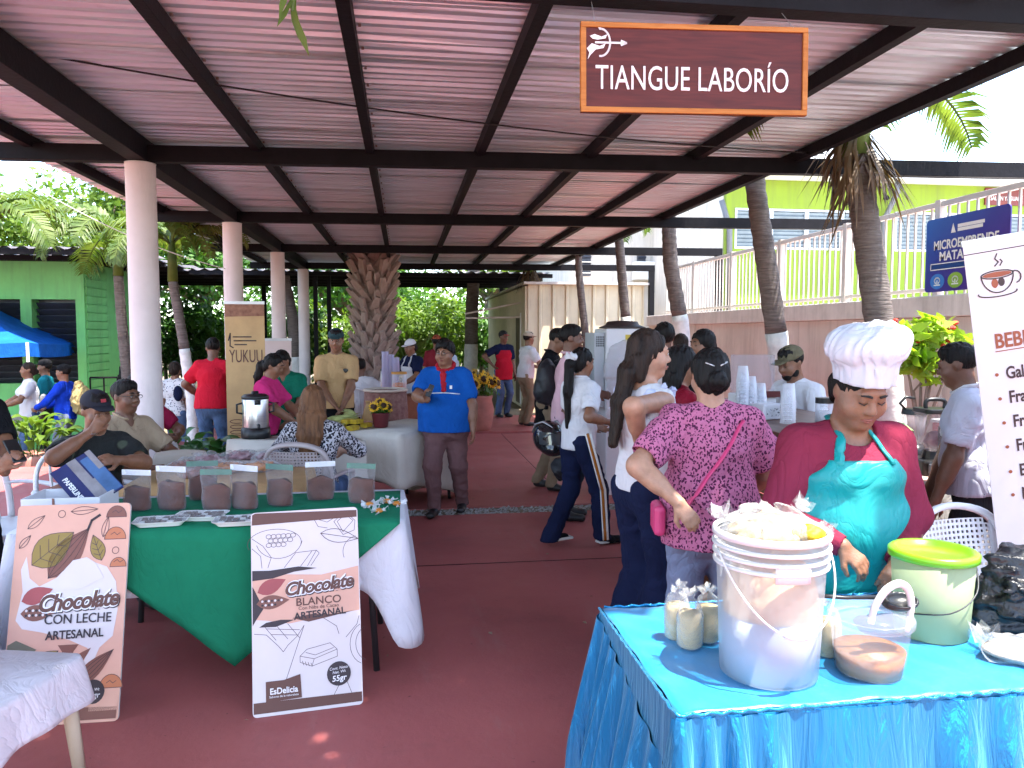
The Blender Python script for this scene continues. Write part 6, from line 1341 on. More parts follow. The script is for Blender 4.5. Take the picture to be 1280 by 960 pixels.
# leafy planter at the column
M_LEAF2 = leafmat('broad_leaf', (0.03, 0.11, 0.03), (0.09, 0.22, 0.06), .2, .35)
def leafy(label, p, n, r, hz, seed, name='broad_leaf_plant', lm=None, L=.2, w=.05, pot=None):
    rs = random.Random(seed); t = thing(name, label, 'plant', p); m = MB()
    if pot: q = MB(); q.lathe(pot, 20); q.build('pot', M_CLAY, t, smooth=True); zb_ = pot[-1][1]
    else: zb_ = 0
    lf = MB(); lf.grid(lambda a, v: (L * a, (v - .5) * 2 * w * math.sin(math.pi * min(1, a * .97 + .03)) ** .8, .35 * L * math.sin(a * 2.2) - .05 * L * (1 - abs(v - .5) * 2) - .55 * L * a * a), 6, 2); me_ = lf.mesh('leaf', lm or M_LEAF2, True)
    for i in range(n):
        a = rs.uniform(0, 6.28); q = r * math.sqrt(rs.random()); z = zb_ + hz * rs.uniform(.25, 1) * (1 - .4 * (q / r)); o = bpy.data.objects.new('leaf', me_); o.location = (math.cos(a) * q, math.sin(a) * q, z); s = rs.uniform(.7, 1.25); o.scale = (s, s, s); o.rotation_euler = (rs.uniform(-.4, .4), rs.uniform(-.9, .1), a + rs.uniform(-.8, .8)); link(o, t)
        if i % 3 == 0: m.tube([(math.cos(a) * q * .3, math.sin(a) * q * .3, zb_ - .02 if pot else 0), (math.cos(a) * q * .7, math.sin(a) * q * .7, z * .6 + .02), (math.cos(a) * q, math.sin(a) * q, z)], .006, 5)
    m.build('stems', L_MID, t); return t
for i, (x, Y, hz, lab) in enumerate(((232, 7.3, .62, 'dark broad-leaved plant right against the first pink column'), (262, 7.5, .72, 'broad-leaved plant growing under the red shirted man'), (288, 7.3, .58, 'broad-leaved plant beside the coffee urn table'), (215, 8.6, .7, 'broad-leaved plant behind the pink column'))):
    leafy(lab, Vector((atY(x, 520, Y).x, Y, 0)), 85, .30, hz, i + 5, L=.24, w=.055)
m = MB(); m.ball((0, 0, .5), (.06, .06, .09), 10, 8); m.tube([(0, 0, 0), (0, 0, .45)], .012, 6); o = m.build('ginger_flower', mat('cream_flower', (.62, .42, .22), .6, .2), None, smooth=True); o.location = (atY(286, 520, 7.1).x, 7.1, 0); tag(o, 'cream cone flower standing among the broad leaves', 'flower')
# flowers by the right wall
LB = leafmat('lime_leaf', (.16, .28, .02), (.36, .48, .05), .45); bc = [tuple(atY(x, y, 5.1)) + (r, r, r * .8) for x, y, r in ((1130, 425, .16), (1160, 412, .15), (1190, 425, .11), (1150, 445, .16), (1165, 462, .13), (1130, 450, .10))]
t = tree('sunlit yellow green bush with red blooms at the retaining wall', (atY(1152, 480, 5.2).x, 5.2, 0), bc, 420, .07, LB, .025, 55, 'flowering_bush', 'bush')
for i, (x, y) in enumerate(((1118, 402), (1183, 412), (1182, 430), (1148, 425), (1190, 405))): m = MB(); p = atY(x, y, 5.05); [m.ball(p + Vector((random.uniform(-.03, .03), random.uniform(-.03, .03), random.uniform(-.03, .03))), (.02, .02, .016), 6, 4) for _ in range(7)]; m.build('red_bloom', mat('red_bloom', (.60, .05, .03), .6, .3, 30), t, True)
# ================================================================== right side : blue satin table and drinks bar
def satin():
    m = bpy.data.materials.new('blue_satin'); m.use_nodes = True; nt = m.node_tree; n = nt.nodes; l = nt.links; b = n['Principled BSDF']
    b.inputs['Base Color'].default_value = (0.0, 0.20, 0.46, 1); b.inputs['Roughness'].default_value = .22; b.inputs['Metallic'].default_value = .65; b.inputs['Specular IOR Level'].default_value = .8; b.inputs['Anisotropic'].default_value = .5
    b.inputs['Sheen Weight'].default_value = .5; b.inputs['Sheen Tint'].default_value = (.3, .8, 1, 1)
    tc = n.new('ShaderNodeTexCoord'); mp = n.new('ShaderNodeMapping'); mp.inputs['Scale'].default_value = (1, 1, .10); nz = n.new('ShaderNodeTexNoise'); nz.inputs['Scale'].default_value = 30; nz.inputs['Detail'].default_value = 4; nz.inputs['Distortion'].default_value = 1.5
    bp = n.new('ShaderNodeBump'); bp.inputs['Strength'].default_value = .45; bp.inputs['Distance'].default_value = .02
    l.new(tc.outputs['Object'], mp.inputs['Vector']); l.new(mp.outputs['Vector'], nz.inputs['Vector']); l.new(nz.outputs['Fac'], bp.inputs['Height']); l.new(bp.outputs['Normal'], b.inputs['Normal']); return m
M_SATIN = satin(); M_SATINT = mat('blue_satin_top', (0.002, 0.20, 0.42), .34, .16, 7, .5, 14, spec=1.0, stretch=(1, .3, 1), sheen=.2)
BX0, BX1, BY0, BY1, BZ = .63, 2.25, 1.665, 2.36, .76
folding_table('folding table hidden under the blue satin cover', BX0 + .03, BX1 - .03, BY0 + .03, BY1 - .03, BZ - .01)
st = thing('satin_cover', 'shiny blue satin table cover with gathered skirt under the buckets', 'tablecloth', ((BX0 + BX1) / 2, (BY0 + BY1) / 2, 0))
m = MB(); nx, ny = 70, 34
def topz(x, y): return BZ + .003 + .0030 * math.sin(x * 37 + y * 11 + 2 * math.sin(y * 9)) * math.sin(y * 29 + x * 5) + .0025 * math.sin(x * 13 - y * 31 + 1.5 * math.sin(x * 7)) + .0012 * math.sin(x * 71 + y * 47)
m.grid(lambda a, v: (BX0 + (BX1 - BX0) * a, BY0 + (BY1 - BY0) * v, topz(BX0 + (BX1 - BX0) * a, BY0 + (BY1 - BY0) * v)), nx, ny); m.build('cover_top', M_SATINT, st, True, smooth=True, solid=.002)
# smooth side band then gathered skirt
per = []; step = .0065
def add_edge(a, b):
    a = Vector(a); b = Vector(b); n = int((b - a).length / step); d = (b - a).normalized(); nn = Vector((d.y, -d.x))
    for i in range(n): per.append((a.lerp(b, i / n), nn))
e = .004
for a, b in (((BX0 - e, BY1 + e), (BX0 - e, BY0 - e)), ((BX0 - e, BY0 - e), (BX1 + e, BY0 - e)), ((BX1 + e, BY0 - e), (BX1 + e, BY1 + e)), ((BX1 + e, BY1 + e), (BX0 - e, BY1 + e))): add_edge(a, b)
n = len(per); rs = random.Random(4); ph = []; p_ = 0
for i in range(n): p_ += .33 * (1 + .6 * math.sin(i * .021) + .55 * math.sin(i * .057 + 1)); ph.append(p_)
rows = 16; vs = []; fs = []
for j in range(rows + 1):
    v = j / rows
    for i in range(n):
        p, nn = per[i]; bandd = .006 if i > (BY1 - BY0) / step else .02 + .15 * (i * step / (BY1 - BY0)) ; z = BZ + .002 - bandd - (BZ - .03 - bandd) * v
        f = math.sin(ph[i] + .5 * math.sin(v * 3 + i * .03)) ; f2 = math.sin(ph[i] * .37 + 1.3 + v)
        o = .003 + (.010 + .052 * min(1, v * 1.7)) * (.55 + .5 * f + .25 * f2) + .055 * v
        vs.append((p.x + nn.x * o, p.y + nn.y * o, z))
for j in range(rows):
    for i in range(n): a = j * n + i; b = j * n + (i + 1) % n; fs.append((a, a + n, b + n, b))
m = MB(); m.add(vs, fs); m.build('gathered_skirt', M_SATIN, st, True, smooth=True)
vs = []; fs = []
for j in range(4):
    for i in range(n):
        p, nn = per[i]; bandd = .006 if i > (BY1 - BY0) / step else .02 + .15 * (i * step / (BY1 - BY0)); o = .0035 + (.002 if j == 3 else 0) + .003 * math.sin(ph[i]) * (j == 3); vs.append((p.x + nn.x * o, p.y + nn.y * o, BZ + .0035 - (bandd + .006) * j / 3))
for j in range(3):
    for i in range(n): a = j * n + i; b = j * n + (i + 1) % n; fs.append((a, a + n, b + n, b))
m = MB(); m.add(vs, fs); m.build('side_band', M_SATIN, st, True, smooth=True)
m = MB(); pts = [(per[i][0] + per[i][1] * (.005 + .0018 * math.sin(i * .83) + .0015 * math.sin(i * 2.3)), i) for i in range(0, n, 2)]; m.tube([Vector((p.x, p.y, BZ + .005 + .002 * math.sin(i * .9))) for p, i in pts], .0045, 6); m.build('ruched_edge', M_SATIN, st, True, smooth=True)
# ---- white bucket
TZ = BZ + .008
def frosted(name, col, a=.75, rough=.35):
    m = bpy.data.materials.new(name); m.use_nodes = True; nt = m.node_tree; n = nt.nodes; l = nt.links; n.clear(); out = n.new('ShaderNodeOutputMaterial')
    d = n.new('ShaderNodeBsdfPrincipled'); d.inputs['Base Color'].default_value = (*col, 1); d.inputs['Roughness'].default_value = rough
    tl = n.new('ShaderNodeBsdfTranslucent'); tl.inputs['Color'].default_value = (*col, 1); m1 = n.new('ShaderNodeMixShader'); m1.inputs[0].default_value = .55
    tr = n.new('ShaderNodeBsdfTransparent'); m2 = n.new('ShaderNodeMixShader'); m2.inputs[0].default_value = a
    l.new(d.outputs[0], m1.inputs[1]); l.new(tl.outputs[0], m1.inputs[2]); l.new(tr.outputs[0], m2.inputs[1]); l.new(m1.outputs[0], m2.inputs[2]); l.new(m2.outputs[0], out.inputs['Surface']); return m
M_BUCK = frosted('milky_bucket_plastic', (.58, .61, .64), .52); M_RIMW = mat('white_bucket_rim', (.58, .57, .56), .35, .03)
bk = thing('bucket', 'large milky white bucket with wire handle on the blue satin table', 'bucket', atZ(960, 838, TZ))
m = MB(); m.lathe([(.118, .0), (.124, .004), (.128, .10), (.136, .29), (.137, .295)], 40, cap1=False); m.build('bucket_wall', M_BUCK, bk, smooth=True)
for z, r in ((.295, .141), (.318, .142), (.342, .144)): m = MB(); m.lathe([(.137, z - .004), (r + .004, z - .003), (r + .005, z), (r + .004, z + .004), (.137, z + .006)], 40, cap0=False, cap1=False); m.build('rib', M_RIMW, bk, smooth=True)
m = MB(); m.lathe([(.137, .295), (.140, .37)], 40, cap0=False, cap1=False); m.build('collar', M_BUCK, bk, smooth=True); m = MB(); m.lathe([(.137, .362), (.147, .363), (.149, .372), (.146, .380), (.138, .381), (.136, .372)], 40, cap0=False, cap1=False); m.build('rim', M_RIMW, bk, smooth=True)
m = MB(); m.grid(lambda a, v: (.1425 * math.sin(R(-22 + 36 * a)), -.1425 * math.cos(R(-22 + 36 * a)), .275 + .045 * v), 8, 2); m.build('moulded_label', M_RIMW, bk, smooth=True, solid=.003)
m = MB(); hp = [Vector((.15 * math.cos(a), -.15 * abs(math.sin(a)) * (1.0) - .012, .335 - .185 * abs(math.sin(a)) ** 1.2)) for a in [R(-180 + 180 * i / 24) for i in range(25)]]; m.tube(hp, .0028, 6); m.build('wire_handle', M_RIMW, bk, smooth=True); m = MB(); m.tube(hp[10:15], .0075, 8); m.build('grip', M_RIMW, bk, smooth=True)
lump('contents', (0, 0, .20), (.118, .118, .13), mat('peach_food', (.58, .42, .26), .7, .25, 14), 4, bk, .009, .004, 8); 
m = MB(); m.lathe([(.114, .006), (.121, .10), (.123, .16)], 30); m.build('liquid', mat('pale_liquid', (.34, .40, .50), .3, .1), bk, smooth=True)
BAG = clearmat('crumpled_bag', (.50, .50, .49), .10, .10, .8, 22); fb = thing('food_bag', 'crumpled clear bag of yellow food heaped in the bucket mouth', 'bag', bk.location + Vector((0, 0, .30)))
lump('food', (.0, .0, .065), (.105, .10, .045), mat('cream_food', (.34, .25, .13), .7, .25, 20, .6, 30), 8, fb, .008, .008, 10); lump('yellow_food', (.062, -.075, .082), (.04, .03, .024), mat('yellow_food', (.55, .34, .005), .6, .25, 30, .6, 40), 2, fb, .005, .004, 18); lump('bag_film', (.0, .01, .075), (.122, .115, .060), BAG, 9, fb, .008, .011, 7)
def knot(parent, p, s=1.0, seed=0, material=BAG):
    rs = random.Random(seed); m = MB()
    for i in range(6):
        d = Vector((rs.uniform(-1, 1), rs.uniform(-1, 1), rs.uniform(.1, .9))).normalized() * .045 * s; q = d.orthogonal().normalized() * .017 * s
        m.add([p, p + d * .5 - q, p + d + q * rs.uniform(-1, 1), p + d * .55 + q], [(0, 1, 2, 3)]); m.add([p, p + d * .5 + q.cross(d).normalized() * .016 * s, p + d * .95, p + d * .5 - q.cross(d).normalized() * .012 * s], [(0, 1, 2, 3)])
    m.build('knot', material, parent, smooth=True)
knot(fb, Vector((-.115, .02, .10)), 1.3, 1); knot(fb, Vector((.10, .05, .11)), 1.2, 2); knot(fb, Vector((.135, -.02, .07)), .9, 3)
# ---- bags of corn drink
M_ATOL = mat('cream_drink', (.48, .38, .21), .6, .08); 
for i, (x, y, lab) in enumerate(((846, 797, 'knotted bag of cream drink at the table corner'), (862, 808, 'knotted bag of cream drink in front of the pair'), (884, 800, 'knotted bag of cream drink touching the white bucket'), (1033, 818, 'bag of cream drink between bucket and clear tub'))):
    p = atZ(x, y, TZ); t = thing('drink_bag', lab, 'bag', p, 0, 'knotted bags of cream drink'); m = MB(); m.lathe([(.026, 0), (.034, .008), (.036, .05), (.034, .085), (.030, .10)], 16); m.build('drink', M_ATOL, t, smooth=True)
    m = MB(); m.lathe([(.028, -.001), (.037, .008), (.039, .05), (.038, .09), (.028, .125), (.010, .142), (.014, .150)], 16, cap1=False); m.build('film', clearmat('bag_film_thin', (.6, .6, .6), .08, .12, .7, 35), t, smooth=True); knot(t, Vector((0, 0, .145)), .8, i + 5)
# ---- clear tub with sauce, ladle
M_TUB = frosted('clear_tub_plastic', (.58, .58, .63), .28, .15); p = atZ(1086, 838, TZ); t = thing('sauce_tub', 'clear plastic tub of orange sauce with upright handle', 'tub', p)
m = MB(); m.lathe([(.080, 0), (.084, .004), (.098, .135), (.099, .138)], 36, cap1=False); m.build('tub_wall', M_TUB, t, smooth=True); m = MB(); m.lathe([(.099, .13), (.106, .132), (.107, .146), (.098, .150)], 36, cap0=False, cap1=False); m.build('rim', M_TUB, t, smooth=True); m = MB(); m.lathe([(.079, .003), (.0875, .062)], 32); m.build('sauce', mat('orange_sauce', (.42, .17, .05), .4, .35, 20, .3, 40, col2=(.26, .14, .08)), t, smooth=True)
m = MB(); m.lathe([(.106, .150), (.100, .160), (.06, .172), (.0, .176)], 32, cap0=False, cap1=False); m.build('domed_lid', M_TUB, t, smooth=True)
m = MB(); m.tube([(-.035, -.055, .15), (-.03, -.06, .19), (-.005, -.065, .235), (.03, -.065, .252), (.06, -.06, .235), (.075, -.055, .19), (.07, -.05, .12)], [.009, .009, .010, .010, .010, .009, .006], 10, sm=5); m.build('handle', M_RIMW, t, smooth=True)
t = thing('ladle', 'black serving spoon lying across the clear tub lid', 'spoon', p + Vector((0, 0, .18))); m = MB(); m.tube([(-.17, .0, .03), (-.08, -.01, .022), (.02, -.02, .022)], [.006, .005, .006], 8); m.build('shaft', M_BLK, t, smooth=True)
F = Field(V3(0, -.08, -.04), V3(.12, .04, .06), .004); F.add(ell(V3(.06, -.03, .012), (.05, .034, .024)), .01); F.sub(ell(V3(.06, -.045, .028), (.042, .030, .022)), .004); v_, f_ = F.mesh(); obj('bowl', npmesh('bowl', v_, f_, M_BLK), t)
# ---- green lidded tub
M_GT = frosted('pale_green_tub', (.50, .58, .36), .93, .4); M_GLID = mat('lime_lid', (.14, .40, .008), .3, .05); p = atZ(1163, 790, TZ); t = thing('lidded_tub', 'pale green tub with bright lime lid and wire handle', 'tub', p)
m = MB(); m.lathe([(.096, 0), (.100, .004), (.112, .235)], 40); m.build('tub_wall', M_GT, t, smooth=True); m = MB(); m.lathe([(.116, .226), (.121, .228), (.122, .246), (.114, .252), (.098, .250), (.094, .240), (.0, .243)], 40, cap0=False, cap1=False); m.build('lid', M_GLID, t, smooth=True); m = MB(); m.tube([(.114, -.03, .215), (.06, -.105, .15), (-.03, -.118, .10), (-.112, -.03, .075)], .0022, 6, sm=6); m.build('wire_handle', M_DKMETAL, t, smooth=True)
# ---- black bag, tortilla bag
t = thing('black_bag', 'crumpled black plastic bag beside the lime-lidded tub', 'bag', atZ(1262, 782, TZ)); F = Field(V3(-.17, -.15, -.01), V3(.2, .15, .27), .008); F.add(ell(V3(0.02, 0, .08), (.14, .11, .11)), .03); F.add(ell(V3(.04, .0, .18), (.11, .08, .06)), .04); F.noise(.013, 6, 4); F.noise(.006, 14, 5); F.cut(V3(0, 0, .001), V3(0, 0, -1)); v_, f_ = F.mesh(); obj('bag', npmesh('bag', v_, f_, mat('black_bag_plastic', (.010, .010, .012), .28, .1, 5, .8, 35)), t)
t = thing('tortilla_bag', 'thin clear bag of pale tortillas at the table front', 'bag', atZ(1272, 822, TZ)); lump('tortillas', (0, 0, .018), (.09, .075, .018), mat('tortilla', (.40, .32, .26), .8, .1, 9), 3, t, .007, .003, 8, .001); lump('film', (0, 0, .02), (.10, .085, .026), FILM2, 4, t, .008, .006, 9, .0005); knot(t, Vector((-.05, .06, .02)), 1.6, 9)
# ---------------------------------------------------------------- wooden bar with cups
M_WOODB = woodmat('brown_bar_wood', (.16, .065, .03), (.30, .14, .065), .5, (1, 1, 9), .1); M_WOODT = woodmat('bar_top_wood', (.09, .035, .02), (.17, .07, .04), .45, (9, 1, 1), .15)
br = thing('wooden_bar', 'brown wooden plank bar counter holding cups', 'counter', (2.2, 4.4, 0)); bxa, bxb, bya, byb, bz = 1.86, 2.5, 3.55, 5.5, 1.13
m = MB(); m.bb(bxa - .04, bxb + .04, bya - .04, byb + .04, bz, bz + .035); m.build('bar_top', M_WOODT, br, True, bevel=.005)
for k in range(7):
    z0 = .04 + k * .155; m = MB(); m.bb(bxa, bxa + .022, bya, byb, z0, z0 + .145); m.build('plank', M_WOODB, br, True, bevel=.003); m = MB(); m.bb(bxa + .024, bxb, bya, bya + .022, z0, z0 + .145); m.build('plank', M_WOODB, br, True, bevel=.003)
for x, y in ((bxa + .06, bya + .06), (bxb - .03, bya + .06), (bxa + .06, byb - .03), (bxb - .03, byb - .03)): m = MB(); m.bb(x - .03, x + .03, y - .03, y + .03, 0, bz - .001); m.build('leg', M_WOODB, br, True)
CUP = clearmat('clear_cup', (.90, .90, .93), .22, .1, .25, 12)
def cups(label, p, n, h0, r=.042, group='stacks of clear cups on the bar'):
    t = thing('cup_stack', label, 'cups', p, 0, group)
    for i in range(n): m = MB(); z = i * h0; m.lathe([(r, z), (r * .72, z + .105)], 18, cap0=False); m.build('cup', CUP, t, smooth=True); q = MB(); q.tube([(r * math.cos(a), r * math.sin(a), z) for a in [R(k * 24) for k in range(16)]], .0022, 5); q.build('cup_rim', CUP, t)
for x, y, n, lab in ((928, 500, 9, 'tallest stack of upturned clear cups on the bar'), (938, 502, 6, 'middle stack of upturned clear cups on the bar'), (950, 503, 4, 'shorter stack of upturned cups by the water dispenser'), (985, 517, 6, 'stack of clear cups at the bar end near the olive cap')):
    p = atY(x, y, 4.6); cups(lab, Vector((p.x if p.x < 2.45 else 2.44, 4.6 if x < 980 else 3.75, bz + .036)) if x < 980 else Vector((atY(x, y, 3.9).x - .0, 3.9, bz + .036)), n, .022)
t = thing('water_dispenser', 'translucent square drink dispenser with dark red tap lid on the bar', 'dispenser', Vector((2.36, 4.95, bz + .036))); m = MB(); m.poly([Vector((x - .13, y - .10, .08)) for x, y in rrect(.26, .2, .05)], .26); m.build('tank', M_TUB, t); m = MB(); m.bb(-.13, .13, -.10, .10, 0, .078); m.build('base', M_PWHITE, t, bevel=.01); m = MB(); m.bb(-.06, .14, -.13, -.102, .06, .10); m.tube([(.02, -.12, .06), (.02, -.14, .03)], .012, 8); m.build('tap', mat('dark_red_tap', (.09, .015, .015), .4), t)
t = thing('napkin_box', 'white printed napkin packet on the bar', 'box', Vector((2.05, 4.1, bz + .036)), R(15)); m = MB(); m.bb(-.07, .07, -.05, .05, 0, .09); m.build('packet', M_CARD, t, bevel=.008); m = MB(); m.bb(-.05, .05, -.0525, -.0505, .02, .07); m.build('print', spotmat('napkin_print', (.6, .6, .62), (.1, .1, .12), 60, .3), t)
jar('small drink glass jar with dark cap on the bar', Vector((2.25, 3.85, bz + .036)), .045, .11, mat('clear_water', (.5, .5, .52), .2), M_BLK, 'glass_jar')['group'] = 'jars on the bar'
# ---------------------------------------------------------------- blender table
M_GREYC = fabric('grey_cloth', (.30, .29, .27), .15); folding_table('folding table under the grey cloth by the retaining wall', 2.75, 3.75, 3.95, 4.65, .80)
tag(cloth('tablecloth', 2.74, 3.76, 3.94, 4.66, .807, .6, .02, 1.8, .05, .12, M_GREYC, seed=22), 'grey cloth on the blender table', 'tablecloth')
M_SMOKE = frosted('smoky_jar', (.55, .50, .55), .30, .1); p = Vector((atY(1166, 590, 4.12).x, 4.12, .813)); t = thing('blender', 'black blender with clear square jar and thick side handle', 'blender', p, R(-8))
m = MB(); m.poly([Vector((x - .11, y - .11, 0)) for x, y in rrect(.22, .22, .03)], .10); m.build('motor_base', M_BLK, t, bevel=.012); m = MB(); m.bb(-.09, .09, -.122, -.111, .03, .085); m.build('control_panel', mat('dark_grey_panel', (.07, .075, .085), .3), t, bevel=.004); m = MB(); m.lathe([(.07, .10), (.06, .135), (.055, .15)], 16); m.build('coupling', M_BLK, t)
F = MB(); vs = []; 
for z, r in ((.15, .062), (.20, .072), (.37, .088)): vs += [((x - .5) * 2 * r, (y - .5) * 2 * r, z) for x, y in rrect(1, 1, .16)]
n_ = len(rrect(1, 1, .16)); F.add(vs, [(k * n_ + i, k * n_ + (i + 1) % n_, (k + 1) * n_ + (i + 1) % n_, (k + 1) * n_ + i) for k in range(2) for i in range(n_)] + [tuple(range(n_ - 1, -1, -1))]); F.build('jar', M_SMOKE, t, smooth=True)
lump('fruit_mix', (0, 0, .21), (.055, .055, .05), mat('purple_mix', (.10, .02, .05), .3, .5, 20, col2=(.3, .12, .15)), 5, t, .008, .006, 12); m = MB(); m.bb(-.012, .012, -.064, -.060, .16, .30); m.build('scale_strip', M_BLK, t)
m = MB(); m.poly([Vector((x - .095, y - .095, .37)) for x, y in rrect(.19, .19, .03)], .028); m.build('lid', M_BLK, t, bevel=.006); m = MB(); m.tube([(-.055, 0, .395), (-.05, 0, .445), (.05, 0, .445), (.055, 0, .395)], .012, 8, sm=4); m.build('lid_handle', M_BLK, t, smooth=True); m = MB(); m.tube([(.085, 0, .375), (.14, 0, .36), (.145, 0, .27), (.125, 0, .21), (.075, 0, .17)], [.015, .018, .018, .016, .014], 8, sm=4); m.build('side_handle', M_BLK, t, smooth=True)
p = Vector((atY(1143, 585, 4.4).x, 4.42, .813)); t = thing('small_blender', 'second black blender with curved handle behind the first', 'blender', p); m = MB(); m.lathe([(.085, 0), (.075, .10), (.06, .14)], 18); m.build('motor_base', M_BLK, t, smooth=True); m = MB(); m.lathe([(.055, .14), (.07, .33)], 18); m.build('jar', M_SMOKE, t, smooth=True); m = MB(); m.lathe([(.075, .33), (.07, .365)], 18); m.build('lid', M_BLK, t); m = MB(); m.tube([(-.06, 0, .36), (-.10, 0, .40), (-.06, 0, .44), (.0, 0, .43)], .009, 8); m.build('handle', M_BLK, t, smooth=True)
t = thing('red_crate', 'translucent red plastic box behind the blender', 'box', Vector((atY(1192, 540, 4.5).x, 4.5, .813))); m = MB(); m.bb(-.10, .10, -.08, .08, 0, .26); m.build('crate_body', mat('red_plastic', (.50, .03, .03), .3, .1), t, bevel=.015); m = MB(); m.bb(-.105, .105, -.085, .085, .261, .28); m.build('crate_lid', M_PWHITE, t, bevel=.004)
t = thing('green_lid_tub', 'white tub with light green lid behind the cook shoulder', 'tub', Vector((2.62 + .16, 4.05, .813))); m = MB(); m.lathe([(.10, 0), (.11, .27)], 24); m.build('tub_wall', M_RIMW, t, smooth=True); m = MB(); m.lathe([(.118, .268), (.120, .285), (.07, .325), (.02, .335)], 24); m.build('lid', mat('pale_green_lid', (.33, .58, .18), .4), t, smooth=True)
t = thing('cutting_board', 'pink cutting board laid at the front of the blender table', 'board', Vector((2.93, 4.0, .812)), R(8)); m = MB(); m.bb(-.12, .12, -.045, .045, 0, .012); m.build('board', mat('pink_board', (.62, .38, .33), .6, .05), t, bevel=.004)
t = thing('dark_bundle', 'dark bag lying on the floor under the blender table', 'bag', Vector((2.78, 3.55, 0))); lump('bundle', (0, 0, .2), (.24, .18, .26), mat('dark_cloth_bag', (.012, .013, .022), .8, .2, 6, .4, 12), 7, t, .014, .015, 5, .001)
# ---------------------------------------------------------------- menu banner, poster
a = atY(1203, 303, 2.92); bt_ = atY(1246, 652, 2.98); c = atY(1280, 286, 2.80)
uu = Vector((.95, -.27, .16)).normalized(); H_ = a.z - .03; W_ = .80; bot = a + Vector((.14, 0, -1)) * H_
t = thing('menu_banner', 'white drinks menu banner with coffee cup emblem beside the blender', 'banner', (bot.x, bot.y, 0)); b = Board(t, bot, uu, a - bot, .0012); hh = H_; b.o = a - b.v * hh; PMENU = mat('banner_white', (.66, .60, .59), .5, .02); PTX = mat('menu_text', (.045, .022, .022), .5, 0); PTR = mat('menu_heading', (.30, .075, .03), .5, .1)
m = MB(); m.bb(0, W_, 0, hh, -.004, 0); m.xf(b.M(0, 0, 0)); m.build('banner_sheet', PMENU, t, True); m = MB(); m.bb(-.005, W_ + .005, hh - .02, hh + .004, -.010, .003); m.xf(b.M(0, 0, 0)); m.build('top_rail', M_ALU, t, True); m = MB(); m.bb(-.02, W_ + .02, -.03, .05, -.06, .06); m.xf(b.M(0, 0, 0)); m.build('base', M_ALU, t, True)
b.lines([[(.0, hh - .055), (W_, hh - .05)]], .004, PTX, 1, 'rule')
def bpx(x, y):   # photo pixel -> board coordinates
    d = ray(x, y); o = Vector((0, 0, CAM_H)); k_ = (b.o - o).dot(b.n) / d.dot(b.n); q = o + d * k_ - b.o; return q.dot(b.u), q.dot(b.v)
cx, cy = bpx(1247, 352); s = .001 * 3.0
cup_ = [arc(cx, cy + .03, .062, .016, 0, 360, 22), arc(cx, cy + .03, .062, .075, 180, 360, 16), arc(cx + .068, cy + .01, .022, .025, -80, 110, 8), arc(cx - .005, cy - .045, .075, .016, 170, 370, 14), [(cx - .005, cy + .065), (cx + .01, cy + .08), (cx - .002, cy + .095), (cx + .008, cy + .115)], [(cx + .015, cy + .065), (cx + .025, cy + .08), (cx + .018, cy + .09)]]
b.lines(cup_, .005, PTX, 2, 'cup_emblem'); b.shape(arc(cx, cy + .03, .056, .011, 0, 360, 18)[:-1], PTR, 1, 'cup_emblem'); b.shape(arc(cx - .012, cy - .005, .013, .02, 0, 360, 12)[:-1], PTR, 1, 'cup_emblem'); b.shape(arc(cx + .014, cy - .003, .013, .018, 0, 360, 12)[:-1], PTX, 1, 'cup_emblem')
x_, y_ = bpx(1243, 428); b.text('BEBI', x_, y_, .085, PTR, 2, bold=.002, align='LEFT', sx=.78); b.lines([[(x_, y_ - .04), (x_ + .3, y_ - .035)]], .004, PTR, 2, 'rule')
for (x, y, tx) in ((1257, 467, 'Gal'), (1261, 497, 'Fra'), (1266, 527, 'Fr'), (1270, 557, 'Fr'), (1274, 588, 'E'), (1277, 617, 'N')):
    x_, y_ = bpx(x, y); b.text(tx, x_, y_, .072, PTX, 2, bold=.0016, align='LEFT', sx=.72); b.shape(arc(x_ - .035, y_, .0075, .0075, 0, 360, 10)[:-1], PTR, 2, 'bullet')
# microenterprise poster on the fence
p0 = atX(1158, 366, 4.95); p1 = atX(1262, 366, 4.95); pt = atX(1158, 277, 4.95)
t = thing('event_poster', 'blue and purple poster reading MICROEMPRENDE tied to the terrace fence', 'poster', p0); W_ = abs(p1.y - p0.y); H_ = pt.z - p0.z
def gradmat():
    m = bpy.data.materials.new('poster_gradient'); m.use_nodes = True; nt = m.node_tree; n = nt.nodes; l = nt.links; b_ = n['Principled BSDF']; b_.inputs['Roughness'].default_value = .4; tc = n.new('ShaderNodeTexCoord'); mp = n.new('ShaderNodeMapping'); mp.inputs['Rotation'].default_value = (0, 0, R(35)); gr = n.new('ShaderNodeTexGradient'); rp = n.new('ShaderNodeValToRGB'); e = rp.color_ramp.elements; e[0].color = (.015, .11, .42, 1); e[1].color = (.09, .012, .16, 1); q = e.new(.5); q.color = (.035, .03, .26, 1)
    sp = n.new('ShaderNodeSeparateXYZ'); ma = n.new('ShaderNodeMath'); ma.operation = 'MULTIPLY_ADD'; ma.inputs[1].default_value = -.55; mb_ = n.new('ShaderNodeMath'); mb_.operation = 'MULTIPLY_ADD'; mb_.inputs[1].default_value = -.5; mb_.inputs[2].default_value = 1.05
    l.new(tc.outputs['Generated'], sp.inputs[0]); l.new(sp.outputs['Z'], mb_.inputs[0]); l.new(sp.outputs['Y'], ma.inputs[0]); l.new(mb_.outputs[0], ma.inputs[2]); l.new(ma.outputs[0], rp.inputs['Fac']); l.new(rp.outputs['Color'], b_.inputs['Base Color']); return m
